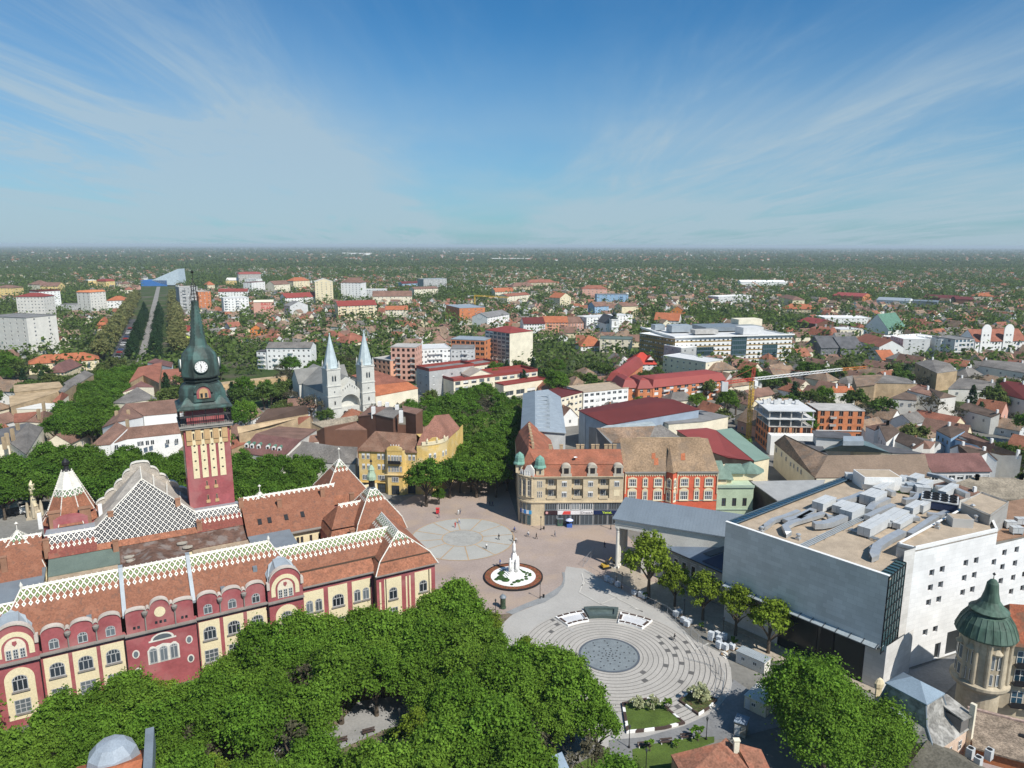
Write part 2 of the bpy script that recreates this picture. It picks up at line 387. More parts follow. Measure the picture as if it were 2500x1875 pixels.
cl=wm('ADD',cl,wm('MULTIPLY',wm('MULTIPLY',wisp,streak),wm('ADD',wm('MULTIPLY',side,.35),.10)))
low=ramp(sx.outputs[2],.30,.02)
cl=wm('ADD',cl,wm('MULTIPLY',wm('ADD',wm('MULTIPLY',veil,.45),.55),wm('MULTIPLY',low,.84)))
cl=wm('MULTIPLY',wm('MINIMUM',cl,1.),.84)
mx=nd(t,'ShaderNodeMix',data_type='RGBA');t.links.new(cl,mx.inputs[0]);mx.inputs[7].default_value=(4.9,6.3,7.3,1)
tint=nd(t,'ShaderNodeMix',data_type='RGBA',blend_type='MULTIPLY');tint.inputs[0].default_value=1;tint.inputs[7].default_value=(.37,.92,1.24,1)
t.links.new(sky.outputs[0],tint.inputs[6]);t.links.new(tint.outputs[2],mx.inputs[6])
t.links.new(mx.outputs[2],bg.inputs['Color']);bg.inputs['Strength'].default_value=.076
vs=sc.view_settings;vs.view_transform='Standard';vs.look='None';vs.exposure=.22;vs.gamma=1
sc.cycles.use_denoising=True;sc.cycles.max_bounces=5;sc.cycles.diffuse_bounces=3;sc.cycles.glossy_bounces=2;sc.cycles.transmission_bounces=3;sc.cycles.volume_bounces=0;sc.cycles.transparent_max_bounces=4
sc.cycles.caustics_reflective=False;sc.cycles.caustics_refractive=False
hz=MB();hz.box(-30000,30000,-2000,60000,-3,95)
HAZE=.70/9500
hm=bpy.data.materials.new('air');hm.use_nodes=True;ht=hm.node_tree
for n in list(ht.nodes):ht.nodes.remove(n)
ho=nd(ht,'ShaderNodeOutputMaterial');pv=nd(ht,'ShaderNodeVolumePrincipled');pv.inputs['Density'].default_value=HAZE;pv.inputs['Color'].default_value=(.70,.82,.90,1);pv.inputs['Anisotropy'].default_value=.0
ht.links.new(pv.outputs[0],ho.inputs['Volume'])
if HAZE:
 h=hz.build('haze',hm);h['kind']='stuff'
# =================shared materials =================
mat('white paint',(.78,.77,.74),.6,.05);mat('off white',(.66,.63,.57),.8,.08);mat('blind white',(.72,.72,.70),.7,.06);mat('cream plaster',(.72,.62,.42),.85,.10,.3);mat('pale cream',(.74,.67,.52),.85,.1,.3)
mat('concrete',(.42,.40,.37),.9,.15);mat('grey roof',(.20,.195,.19),.9,.2,.25);mat('dark grey roof',(.10,.10,.105),.9,.25,.3);mat('gravel roof',(.40,.32,.235),.95,.15,.5,.22,9)
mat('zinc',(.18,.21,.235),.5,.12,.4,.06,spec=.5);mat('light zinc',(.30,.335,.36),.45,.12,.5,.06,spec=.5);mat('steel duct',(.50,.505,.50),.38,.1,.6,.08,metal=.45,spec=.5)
mat('red tile',(.27,.105,.068),.9,.22,.22,.25,2.5);mat('brown tile',(.20,.115,.085),.9,.25,.2,.25,2.5);mat('old tile',(.25,.17,.115),.92,.3,.18,.3,2.,stain=(.35,.5,(.16,.14,.12)));mat('grey tile',(.17,.155,.14),.92,.3,.15,.25,2.);mat('orange tile',(.37,.125,.06),.9,.15,.3,.2,2.5)
mat('red sheet',(.25,.052,.042),.6,.1,.15);mat('dark red sheet',(.125,.027,.024),.7,.12,.12);mat('copper green',(.10,.20,.14),.6,.25,.5,.1);mat('dark copper',(.048,.068,.06),.55,.35,.6,.15,3.,stain=(.5,.5,(.085,.18,.16)),stretch=(1,1,.35))
mat('chimney brick',(.30,.16,.10),.95,.2);mat('brick orange',(.54,.20,.09),.9,.15,.4,.15,3.);mat('brown wood',(.06,.035,.022),.8,.2);mat('black iron',(.018,.018,.02),.5,.1);mat('dark door',(.03,.034,.036),.4,.1)
mat('grey wall',(.40,.40,.39),.9,.12);mat('light grey wall',(.58,.58,.57),.9,.08);mat('dark grey wall',(.17,.175,.18),.85,.15);mat('pink wall',(.62,.35,.27),.9,.08);mat('salmon wall',(.66,.34,.22),.9,.08);mat('yellow wall',(.70,.52,.22),.9,.08);mat('tan plaster',(.42,.31,.19),.95,.22,.3,.12,2.,stain=(.25,.45,(.28,.20,.12)))
mat('lime wall',(.55,.62,.10),.9,.08);mat('orange wall',(.70,.24,.07),.9,.08);mat('beige wall',(.55,.45,.31),.9,.1);mat('blue sheet',(.05,.17,.45),.5,.1);mat('blue wall',(.28,.42,.58),.8,.1);mat('brown render',(.15,.075,.05),.9,.1)
glass_mat('glass',(.030,.038,.046));glass_mat('blue glass',(.02,.055,.085),.08);glass_mat('teal glass',(.03,.062,.068),.1);glass_mat('pale glass',(.09,.105,.115),.12)
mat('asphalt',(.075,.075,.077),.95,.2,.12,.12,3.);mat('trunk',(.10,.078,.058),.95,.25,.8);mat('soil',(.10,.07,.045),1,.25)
# =================the ground and its sheets =================
def gpoly(reg,pts,z):return [P(*px(reg,x,y),z) if reg !='W' else (x,y,z) for x,y in pts]
def sheet(name,reg,pts,z,m):
 b=MB();b.poly(gpoly(reg,pts,z));o=b.build(name,m);o['kind']='structure'
 me=o.data
 if me.polygons[0].normal.z < 0:me.flip_normals()
 return o
def ground_mat():
 m=bpy.data.materials.new('open country');m.use_nodes=True;t=m.node_tree;b=t.nodes['Principled BSDF'];b.inputs['Roughness'].default_value=1;b.inputs['Specular IOR Level'].default_value=.05
 g=nd(t,'ShaderNodeNewGeometry')
 def nz(sc_,det=4,stretch=(1,1,1)):
  mp=nd(t,'ShaderNodeMapping');mp.inputs['Scale'].default_value=stretch;t.links.new(g.outputs['Position'],mp.inputs[0])
  n=nd(t,'ShaderNodeTexNoise');n.inputs['Scale'].default_value=sc_;n.inputs['Detail'].default_value=det;t.links.new(mp.outputs[0],n.inputs['Vector']);return n.outputs['Fac']
 def rp(f,stops):
  r=nd(t,'ShaderNodeValToRGB');e=r.color_ramp.elements
  for k,(p,c) in enumerate(stops):
   x=e[k] if k < 2 else e.new(p);x.position=p;x.color=(*c,1)
  t.links.new(f,r.inputs[0]);return r.outputs[0]
 near=rp(nz(.035,6),[(.34,(.035,.06,.017)),(.48,(.06,.085,.028)),(.58,(.09,.085,.055)),(.70,(.15,.135,.105))])
 far=rp(nz(.0016,7,(.55,1,1)),[(.36,(.032,.058,.022)),(.5,(.048,.075,.028)),(.60,(.075,.10,.036)),(.69,(.13,.135,.07))])
 sp=nd(t,'ShaderNodeSeparateXYZ');t.links.new(g.outputs['Position'],sp.inputs[0])
 mr=nd(t,'ShaderNodeMapRange');mr.inputs[1].default_value=900;mr.inputs[2].default_value=2200;t.links.new(sp.outputs[1],mr.inputs[0])
 mx=nd(t,'ShaderNodeMix',data_type='RGBA');t.links.new(mr.outputs[0],mx.inputs[0]);t.links.new(near,mx.inputs[6]);t.links.new(far,mx.inputs[7]);t.links.new(mx.outputs[2],b.inputs['Base Color'])
 return m
g=MB();g.poly([(-29000,-1900,0),(29000,-1900,0),(29000,59000,0),(-29000,59000,0)]);o=g.build('ground',ground_mat());o['kind']='structure'
M_PINK=mat('pink paving',(.33,.265,.23),.9,.10,.12,.10,2.,stain=(.10,.35,(.42,.31,.21)));M_GREY=mat('grey paving',(.37,.365,.335),.9,.08,.15,.06,2.,stain=(.09,.2,(.36,.35,.32)))
M_CONC=mat('pale concrete paving',(.385,.37,.345),.9,.08,.14,.06,2.,stain=(.12,.25,(.38,.36,.33)));M_RING=mat('stone setts',(.40,.375,.34),.9,.08,.2,.08,3.);M_JOINT=mat('dark joint',(.12,.115,.11),.9,.1);M_SLATEBAND=mat('slate band',(.25,.255,.255),.9,.12)
M_LINE=mat('ochre line',(.42,.29,.17),.9,.15);M_GRASS=mat('lawn grass',(.075,.115,.022),1,.25,.3,.3,6.);M_DIRT=mat('park soil',(.16,.125,.09),1,.3,.2,.25,2.,stain=(.15,.7,(.07,.10,.03)))
M_PATH=mat('path asphalt',(.27,.265,.255),.95,.15,.2,.1,2.)
sheet('city_pavement','W',[(-330,60),(330,60),(330,300),(120,420),(-180,420),(-330,330)],.02,mat('town pavement',(.20,.19,.17),.95,.25,.05,.12,1.,stain=(.03,.6,(.09,.09,.08))))
sheet('square_paving','W',[(-32,230),(-40,215),(-20,140),(-18,120),(2,118),(16,146),(40,160),(32,205),(2,206),(-2,240),(-15,262),(-26,262)],.045,M_PINK)
sheet('park_ground','W',[(-130,40),(-10,95),(8,118),(0,150),(-22,146),(-90,104),(-130,92)],.05,M_DIRT)
sheet('park_path','w',[(-60,1560),(560,1330),(780,1300),(960,1090),(1480,1020),(2000,1010),(2060,1120),(1900,1160),(1560,1215),(1190,1330),(980,1420),(800,1500),(600,1590),(-40,1700)],.075,M_PATH)
sheet('concrete_paving','t',[(620,0),(640,-60),(790,-40),(1000,80),(1500,345),(1760,600),(2040,800),(2060,1010),(2000,1240),(1300,1500),(1000,1500),(0,900),(0,520),(160,365),(210,335),(455,240),(560,175),(615,110),(628,55)],.07,M_CONC)
sheet('asphalt_path','t',[(1000,1420),(1300,1395),(1640,1300),(1900,1180),(2040,1010),(2060,900),(2300,1060),(2480,1300),(2100,1400),(1700,1440),(1250,1500),(1190,1700),(1000,1700)],.10,mat('grey asphalt',(.20,.20,.20),.95,.15,.15,.1,2.))
bb=MB();pin=[(625,-10),(628,55),(615,110),(560,180),(455,245),(300,295),(180,350)];pout=[(600,-12),(612,48),(596,96),(520,150),(415,208),(290,255),(120,330)]
for k in range(len(pin)-1):bb.poly([P(*px('t',*q),.13) for q in (pout[k],pout[k+1],pin[k+1],pin[k])])
o=struct('kerb_band',bb,M_SLATEBAND)
for p_ in o.data.polygons:pass
def disc(b,c,r,z,n=64,m=0):b.poly([(c[0]+r*math.cos(2*math.pi*k/n),c[1]+r*math.sin(2*math.pi*k/n),z) for k in range(n)],m)
def annulus(b,c,r0,r1,z,a0=0,a1=2*math.pi,n=72,m=0):
 for k in range(n):
  p,q=a0+(a1-a0)*k/n,a0+(a1-a0)*(k+1)/n
  b.poly([(c[0]+r0*math.cos(p),c[1]+r0*math.sin(p),z),(c[0]+r1*math.cos(p),c[1]+r1*math.sin(p),z),(c[0]+r1*math.cos(q),c[1]+r1*math.sin(q),z),(c[0]+r0*math.cos(q),c[1]+r0*math.sin(q),z)],m)
c2=(-14.2,192.6);b=MB();disc(b,c2,15.0,.085);annulus(b,c2,14.75,15.05,.11,m=1);annulus(b,c2,5.7,6.0,.11,m=1);disc(b,c2,5.7,.105,48,2)
for k in range(12):
 a=2*math.pi*(k+.35)/12;d=(math.cos(a),math.sin(a));n_=(-d[1]*.16,d[0]*.16)
 b.poly([(c2[0]+d[0]*r_+n_[0]*s_,c2[1]+d[1]*r_+n_[1]*s_,.115) for r_,s_ in ((6,1),(6,-1),(14.75,-1),(14.75,1))],1)
o=struct('paved_disc',b,[M_GREY,M_LINE,mat('disc granite',(.33,.325,.30),.9,.12,.5,.12,3.)])
c1=(20.2,133.1);b=MB();disc(b,c1,18.6,.115,96)
b.poly([(c1[0]+24.0*math.cos(R(a)),c1[1]+24.0*math.sin(R(a)),.113) for a in range(-72,4,4)]+[(c1[0]+18.5*math.cos(R(30)),c1[1]+18.5*math.sin(R(30)),.113),c1+(.113,)])
for k in range(17):
 r=6.9+1.02*k
 if r <=18.7:annulus(b,c1,r-.055,r+.055,.14,m=1,n=96)
 else:annulus(b,c1,r-.07,r+.07,.14,R(-70),R(-6+(23-r)*5),m=1)
rnd=random.Random(4)
for r_k,ang in [(1,-50),(3,-60),(4,-22),(5,5),(5,18),(6,-3),(6,28),(7,8),(7,-14),(8,-38),(8,22),(9,-24),(9,2),(10,14),(11,-50),(9,118),(8,128),(10,126),(7,140),(5,205),(11,82),(12,-60)]:
 r=6.9+1.02*r_k;annulus(b,c1,r+.08,r+.94,.145,R(ang),R(ang+62/r),m=1,n=4)
for a in (126,):
 d=(math.cos(R(a)),math.sin(R(a)));n_=(-d[1]*.3,d[0]*.3);b.poly([(c1[0]+d[0]*r_+n_[0]*s_,c1[1]+d[1]*r_+n_[1]*s_,.15) for r_,s_ in ((11,1),(11,-1),(18.4,-1),(18.4,1))],2)
struct('ringed_paving',b,[M_RING,M_JOINT,M_CONC])
sheet('lawn_strip','t',[(1200,1500),(1330,1460),(1700,1400),(1900,1390),(1900,1440),(1560,1560),(1540,1659),(1210,1659)],.125,M_GRASS)
sheet('lawn','t',[(700,1640),(1010,1480),(1000,1700),(680,1760)],.125,M_GRASS)
sheet('forecourt_paving','u',[(60,700),(160,720),(420,860),(1160,1120),(1580,1330),(1900,1560),(1900,1700),(1560,1620),(1200,1480),(900,1330),(560,1110),(300,960),(40,820)],.09,mat('beige paving',(.36,.31,.245),.95,.15,.3,.12,2.))
sheet('street','r',[(150,960),(400,880),(560,900),(900,780),(1000,900),(800,1100),(500,1100),(200,1060)],.10,M_PATH)
def road(name,pts,wd,z,m):
 b=MB()
 for k in range(len(pts)-1):
  a,c=Vector((*pts[k],0)),Vector((*pts[k+1],0));d=(c-a).normalized();n_=Vector((-d.y,d.x,0))*wd/2
  b.poly([(a-n_)[:2]+(z,),(c-n_)[:2]+(z,),(c+n_)[:2]+(z,),(a+n_)[:2]+(z,)])
 return struct(name,b,m)
AV0=P(345,888,0);AV1=P(387,700,0)
road('avenue',[AV0[:2],AV1[:2]],6.5,.05,mat('avenue asphalt',(.24,.225,.205),.95,.15,.05))
av_d=Vector((AV1[0]-AV0[0],AV1[1]-AV0[1])).normalized();av_n=Vector((av_d.y,-av_d.x))
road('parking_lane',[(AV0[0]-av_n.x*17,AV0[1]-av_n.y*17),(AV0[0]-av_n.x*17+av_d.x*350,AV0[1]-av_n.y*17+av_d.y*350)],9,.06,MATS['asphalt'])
road('street',[P(*px('b',458,372),0)[:2],P(*px('b',472,255),0)[:2]],34,.08,MATS['concrete'])
road('street',[P(*px('d',1690,690),0)[:2],P(*px('d',2050,600),0)[:2]],15,.08,MATS['concrete'])
road('street',[P(*px('b',1110,450),0)[:2],P(*px('b',1080,330),0)[:2]],14,.08,MATS['concrete'])
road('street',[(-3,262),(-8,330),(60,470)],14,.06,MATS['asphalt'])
for q in (((770,0),(785,60),(770,110),(750,165),(930,265),(1180,330)),((930,265),(1065,208),(800,75),(770,110)),((1060,208),(1290,330),(1190,290)),((1640,500),(1740,660),(1850,600))):road('paving_line',[P(*px('t',*r_),0)[:2] for r_ in q],.3,.16,mat('pale line',(.50,.48,.44),.9,.1))
# =================the town hall with patterned tile roofs =================
RED=mat('maroon plaster',(.32,.088,.092),.85,.18,.3,.10,2.,stain=(.20,.45,(.40,.19,.175)));CRM=mat('ivory panel',(.72,.62,.40),.85,.06);WHT=mat('glazed white tile',(.68,.645,.57),.5,.08,.6,.1,3.)
COP=mat('pale coping',(.52,.45,.39),.85,.15);GRYT=mat('weathered tile',(.40,.36,.31),.8,.2,.5,.2,3.);STONE=mat('grey stone trim',(.24,.215,.19),.9,.15);OLDB=mat('old masonry',(.38,.29,.20),.95,.25,.4,.15,2.);BEI=mat('sandstone',(.50,.33,.17),.9,.12)
def pattern(name,base,inner,p=1.03,q=1.62,depth=1.6,wl=.11,tassel=True,dot=(.30,.55,.25),full=False,base2=None):
 """tile roof whose courses near the ridge carry a white diamond lattice; uv = metres along / down from the ridge"""
 m=bpy.data.materials.new(name);m.use_nodes=True;t=m.node_tree;b=t.nodes['Principled BSDF'];b.inputs['Roughness'].default_value=.8;b.inputs['Specular IOR Level'].default_value=.3
 uv=nd(t,'ShaderNodeUVMap');sp=nd(t,'ShaderNodeSeparateXYZ');t.links.new(uv.outputs[0],sp.inputs[0])
 def f(op,*a):
  n=nd(t,'ShaderNodeMath',operation=op)
  for k,v in enumerate(a):
   if isinstance(v,(int,float)):n.inputs[k].default_value=v
   else:t.links.new(v,n.inputs[k])
  return n.outputs[0]
 u,d=sp.outputs[0],sp.outputs[1]
 U=f('DIVIDE',u,p);V=f('DIVIDE',f('SUBTRACT',d,.3),q)
 fa=f('FRACT',f('ADD',U,V));fb=f('FRACT',f('SUBTRACT',U,V))
 la=f('MINIMUM',fa,f('SUBTRACT',1.,fa));lb=f('MINIMUM',fb,f('SUBTRACT',1.,fb))
 line=f('LESS_THAN',f('MINIMUM',la,lb),wl)
 dotm=f('MULTIPLY',f('GREATER_THAN',la,.40),f('GREATER_THAN',lb,.40))
 fu=f('ABSOLUTE',f('SUBTRACT',f('FRACT',U),.5))            # 0 at the middle,.5 on the lattice columns
 zig=f('ADD',.3+depth,f('MULTIPLY',f('SUBTRACT',.5,fu),q if not full else 0))
 inside=f('LESS_THAN',d,zig)
 ridge=f('LESS_THAN',d,.32)
 td=f('ABSOLUTE',f('SUBTRACT',d,.3+depth+q*.5+.42));tas=f('ADD',f('DIVIDE',f('MULTIPLY',fu,p),.36),f('DIVIDE',td,.55))
 tw=f('LESS_THAN',tas,1.);tg=f('LESS_THAN',tas,.42)
 g=nd(t,'ShaderNodeNewGeometry')
 def nz(s,de):
  n=nd(t,'ShaderNodeTexNoise');n.inputs['Scale'].default_value=s;n.inputs['Detail'].default_value=de;t.links.new(g.outputs['Position'],n.inputs['Vector']);return n.outputs['Fac']
 def mixc(fac,a,c):
  n=nd(t,'ShaderNodeMix',data_type='RGBA')
  (t.links.new(fac,n.inputs[0]) if not isinstance(fac,float) else setattr(n.inputs[0],'default_value',fac))
  for k,v in ((6,a),(7,c)):
   if isinstance(v,tuple):n.inputs[k].default_value=(*v,1)
   else:t.links.new(v,n.inputs[k])
  return n.outputs[2]
 base2=base2 or tuple(c*.6 for c in base)
 col=mixc(f('MULTIPLY',f('SUBTRACT',nz(3.2,4),.32),2.6),base2,base)
 col=mixc(f('MULTIPLY',f('GREATER_THAN',nz(.45,5),.56),.35),col,(.33,.15,.09))
 col=mixc(f('MULTIPLY',f('GREATER_THAN',nz(1.2,6),.60),.5),col,(.13,.075,.055))
 lat=mixc(dotm,mixc(line,inner,(.74,.70,.62)),dot)
 col=mixc(inside,col,lat)
 if tassel and not full:
  col=mixc(tw,col,(.74,.70,.62));col=mixc(tg,col,(.10,.16,.09))
 col=mixc(ridge,col,(.76,.73,.66))
 t.links.new(col,b.inputs['Base Color']);m['rgb']=base;MATS[name]=m;return m
TILE=(.295,.122,.07)
PA=pattern('front roof tiles',TILE,(.15,.155,.07));PB=pattern('rear roof tiles',(.25,.075,.055),(.035,.036,.042),dot=(.6,.58,.52));PC=pattern('full lattice tiles',(.25,.075,.055),(.030,.031,.037),p=1.2,q=1.6,depth=60,wl=.075,full=True,dot=(.6,.58,.52))
PD=pattern('hip roof tiles',TILE,(.13,.15,.10),depth=1.3)
PE=pattern('tassel roof tiles',TILE,(.25,.07,.06),depth=-.6,q=.9,p=1.25,wl=.0)
mat('plain roof tiles',TILE,.85,.2,.5,.28,3.,stain=(.9,.45,(.15,.07,.045)))
T=Fr((-30.4,142.6),29.3)
hall=thing('town_hall','long maroon and ivory town hall with white diamond patterned tile roofs beside the park','town hall',(T.o[0],T.o[1],0),R(29.3))
def rf(b,pts,m,r0,r1):
 """roof face with uv: r0,r1 are two points on its ridge; u runs along the ridge, v is the distance down from it"""
 a=Vector(r0);e=(Vector(r1)-a).normalized();uv=[]
 for p in pts:
  d=Vector(p)-a;u=d.dot(e);uv.append((u+200.,(d-e*u).length))
 b.poly(pts,m,uv)
def cap(b,a,c,r=.16,m=0,studs=0):
 r *=.8
 b.tube(a,c,r,r,6,m)
 if studs:
  a,c=Vector(a),Vector(c);n=max(1,int((c-a).length/studs))
  for k in range(n+1):
   p=a+(c-a)*k/n;b.lathe([(.001,p.z-.05),(.15,p.z+.12),(.001,p.z+.36)],5,p.x,p.y,m)
def outline_wall(b,top,z0,y0,th,m,mc):
 for (xa,za),(xb,zb) in zip(top[:-1],top[1:]):
  if xb-xa < 1e-5:continue
  b.poly([(xa,y0,z0),(xb,y0,z0),(xb,y0,zb),(xa,y0,za)],m);b.poly([(xb,y0+th,z0),(xa,y0+th,z0),(xa,y0+th,za),(xb,y0+th,zb)],m)
  b.poly([(xa,y0-.25,za+.02),(xb,y0-.25,zb+.02),(xb,y0-.25,zb+.30),(xa,y0-.25,za+.30)],mc);b.poly([(xa,y0-.25,za+.30),(xb,y0-.25,zb+.30),(xb,y0+th+.1,zb+.30),(xa,y0+th+.1,za+.30)],mc)
  b.poly([(xa,y0+th+.1,za),(xa,y0+th+.1,za+.3),(xb,y0+th+.1,zb+.3),(xb,y0+th+.1,zb)],mc);b.poly([(xa,y0-.25,za+.02),(xa,y0,za+.02),(xb,y0,zb+.02),(xb,y0-.25,zb+.02)],mc)
def arcs(bays,zv,hump=.45):
 """scalloped parapet: an arc over each bay (x0,x1,ztop) with a little hump over each pier"""
 out=[]
 for i,(x0,x1,zt) in enumerate(bays):
  n=16;c,r=(x0+x1)/2,(x1-x0)/2
  out+=[(c-r*math.cos(math.pi*k/n),zv+(zt-zv)*math.sin(math.pi*k/n)**.85) for k in range(n+1)]
  if i < len(bays)-1:
   xb=bays[i+1][0];c2_,r2=(x1+xb)/2,(xb-x1)/2
   out+=[(c2_-r2*math.cos(math.pi*k/8),zv+hump*math.sin(math.pi*k/8)) for k in range(1,8)]
 return out
WF=mat('grey window frame',(.42,.42,.41),.7,.08)
def arched(w,h,arch=.8,cols=3):return win_mesh(w,h,WF,MATS['pale glass' if (int(w*10)+int(h*10))%2 else 'glass'],cols,1,.13,0,None,arch)
secs=[(-60.0,-46.9,0.0,'bays'),(-46.9,-34.8,-.45,'mid'),(-34.8,-21.5,0.0,'bays')]
CZ=12.35
fw=MB()
for x0,x1,t0,kind in secs:
 n=3;st=(x1-x0)/3
 if kind =='bays':bays=[(x0+st*k+.38,x0+st*(k+1)-.38,17.0) for k in range(3)];zv=15.7
 else:bays=[(x0+.35,x0+3.75,17.0),(x0+4.4,x1-4.4,18.1),(x1-3.75,x1-.35,17.0)];zv=16.4
 fw.box(x0,x1,t0,1.2,0,CZ,0)
 outline_wall(fw,arcs(bays,zv),CZ-.02,t0,.7,0,1)
for x0,x1 in ((-66.6,-60.0),(-21.5,-14.6)):
 fw.box(x0,x1,-.7,1.2,0,CZ,0);outline_wall(fw,[(x0,15.6)]+arcs([(x0+.25,x1-.25,19.2)],15.7)+[(x1,15.6)],CZ-.02,-.7,.7,0,1)
 for x in (x0+.15,x1-.15):fw.box(x-.28,x+.28,-1.05,.1,15.2,16.6,1)
fw.box(-82,-66.6,0,1.2,0,14,0)
fw.build('facade_wall',[RED,COP],hall)
c=MB()
for x0,x1,t0,kind in secs:c.box(x0,x1,t0-.75,t0,CZ-.15,CZ+.12,0);c.box(x0,x1,t0-.35,t0,CZ-.5,CZ-.15,0)
for x0,x1 in ((-66.6,-60.0),(-21.5,-14.6)):c.box(x0-.1,x1+.1,-1.45,-.7,CZ-.1,CZ+.17,0)
c.box(-14.5,.55,-.75,-.05,13.72,13.95,0);c.box(.2,14.6,-2.75,-2.05,13.42,13.65,0)
c.build('cornice',STONE,hall)
rr=MB();rr.wall((-14.6,0),(.55,0),0,13.8,(),.2,0);rr.wall((.55,-2),(14.1,-2),0,13.5,(),.2,0);rr.wall((14.1,-2),(14.1,34),0,13.5,(),.2,0);rr.wall((.55,0),(.55,-2),0,13.5,(),.2,1)
rr.build('right_wall',[RED,mat('bare brown render',(.16,.10,.07))],hall)
def panel(x,w,y,z0,z1,arch=0):
 b=MB()
 if arch:pts=[(x-w/2,z0),(x+w/2,z0)]+[(x+w/2*math.cos(math.pi*k/12),z1-arch+arch*math.sin(math.pi*k/12)) for k in range(13)]
 else:pts=[(x-w/2,z0),(x+w/2,z0),(x+w/2,z1),(x-w/2,z1)]
 b.slab([(px_,y-.06,pz) for px_,pz in pts],.06,0,(0,.055,0));b.build('panel',CRM,hall)
def wn(x,z,w,h,y,arch=.8,cols=3,sill=True):
 o=link('window',arched(w,h,arch,cols) if arch else win_mesh(w,h,WF,MATS['pale glass'],3,3,.12),hall,(x,y-.07,z))
 if sill:
  k=('sill',round(w,1))
  if k not in WCACHE:q=MB();q.box(-w/2-.2,w/2+.2,-.25,0,-.28,-.02);WCACHE[k]=q.mesh('sill',[STONE])
  link('sill',WCACHE[k],o)
for x0,x1,t0,kind in secs:
 st=(x1-x0)/3
 if kind =='bays':
  for k in range(3):
   x=x0+st*(k+.5);panel(x,3.75,0,1.6,11.3);wn(x,7.4,2.35,2.7,-.0,.9);wn(x,2.6,2.5,2.6,0,0);wn(x,12.75,1.55,2.0,0.06,.62,2,False)
  for k in (1,2):
   b=MB();x=x0+st*k;b.lathe([(.12,CZ+.1),(.12,14.4),(.5,15.1),(.55,15.5),(.2,15.7)],8,x,-.25);b.build('capital',STONE,hall)
 else:
  xm=(x0+x1)/2
  b=MB();b.slab([(xm+.95*math.cos(2*math.pi*k/20),-.53,15.6+1.0*math.sin(2*math.pi*k/20)) for k in range(20)],.06,0,(0,.07,0));b.build('medallion',CRM,hall)
  for dx in (-4.4,-3.7,-.75,0,.75,3.7,4.4):link('window',win_mesh(.42,.5,MATS['dark door'],MATS['glass'],1,1,.05),hall,(xm+dx,-.47,13.2 if abs(dx) > 1 else 13.35))
  for x in (xm-2.5,xm+2.5):
   b=MB();b.lathe([(.12,CZ+.1),(.12,15.2),(.5,15.9),(.55,16.3),(.2,16.5)],8,x,-.7);b.build('capital',STONE,hall)
  b=MB();b.slab([(xm+2.0*math.cos(math.pi*k/14),-.5,10.1+1.25*math.sin(math.pi*k/14)) for k in range(15)],.05,0,(0,.05,0));b.slab([(xm-2.35,-.5,9.8),(xm+2.35,-.5,9.8),(xm+2.35,-.5,10.1),(xm-2.35,-.5,10.1)],.05,0,(0,.05,0));b.build('lunette_surround',WHT,hall)
  b=MB();b.slab([(xm+1.6*math.cos(math.pi*k/14),-.56,10.15+.95*math.sin(math.pi*k/14)) for k in range(15)],.04,0,(0,.04,0));b.build('lunette',MATS['pale glass'],hall)
  b=MB();b.slab([(xm-2.7,-.5,5.4),(xm+2.7,-.5,5.4),(xm+2.7,-.5,8.2)]+[(xm+dx,-.5,z) for dx,z in ((2.2,8.9),(1.8,9.0),(1.3,8.75),(.9,8.9),(0,9.15),(-.9,8.9),(-1.3,8.75),(-1.8,9.0),(-2.2,8.9),(-2.7,8.2))],.05,0,(0,.05,0));b.build('window_surround',WHT,hall)
  for dx in (-1.75,0,1.75):link('window',arched(1.35,3.0,.5,2),hall,(xm+dx,-.56,5.6))
  for dx,z in ((-4.6,8.2),(4.5,8.6),(-4.5,4.6),(4.5,4.6)):
   b=MB();b.slab([(xm+dx+.62*math.cos(2*math.pi*k/14),-.5,z+.85*math.sin(2*math.pi*k/14)) for k in range(14)],.05,0,(0,.05,0));o=b.build('oval_surround',WHT,hall)
   b=MB();b.slab([(xm+dx+.4*math.cos(2*math.pi*k/14),-.56,z+.62*math.sin(2*math.pi*k/14)) for k in range(14)],.05,0,(0,.05,0));b.build('oval_window',MATS['pale glass'],o)
for x in (-63.3,-18.05):
 panel(x,4.4,-.7,1.5,11.2,2.2);wn(x,6.9,2.3,2.9,-.7,.9);wn(x,2.6,2.4,2.6,-.7,0)
 b=MB()
 for k in range(16):
  p_,q_=math.pi*k/16,math.pi*(k+1)/16
  b.slab([(x+r_*math.cos(a_),-.78,14.9+r_*1.08*math.sin(a_)) for r_,a_ in ((2.75,p_),(2.75,q_),(1.95,q_),(1.95,p_))],.05,0,(0,.07,0))
 for s_ in (-1,1):b.slab([(x+s_*1.95,-.78,13.4),(x+s_*2.75,-.78,13.4),(x+s_*2.75,-.78,14.9),(x+s_*1.95,-.78,14.9)],.05,0,(0,.07,0))
 b.build('arch_band',CRM,hall)
 b=MB();b.slab([(x+1.55*math.cos(math.pi*k/14),-.78,14.9+1.75*math.sin(math.pi*k/14)) for k in range(15)]+[(x-1.55,-.78,12.9),(x+1.55,-.78,12.9)],.05,0,(0,.07,0));b.build('tympanum',mat('ivory tympanum',(.72,.62,.48),.85,.08),hall)
 for dx in (-1.0,0,1.0):link('window',win_mesh(.78,1.75,WF,MATS['glass'],2,3,.12),hall,(x+dx,-.8,12.95))
 b=MB();b.slab([(x-.35,-.86,15.7),(x,-.86,15.25),(x+.35,-.86,15.7),(x+.3,-.86,16.2),(x-.3,-.86,16.2)],.05,0,(0,.06,0));b.build('shield',RED,hall)
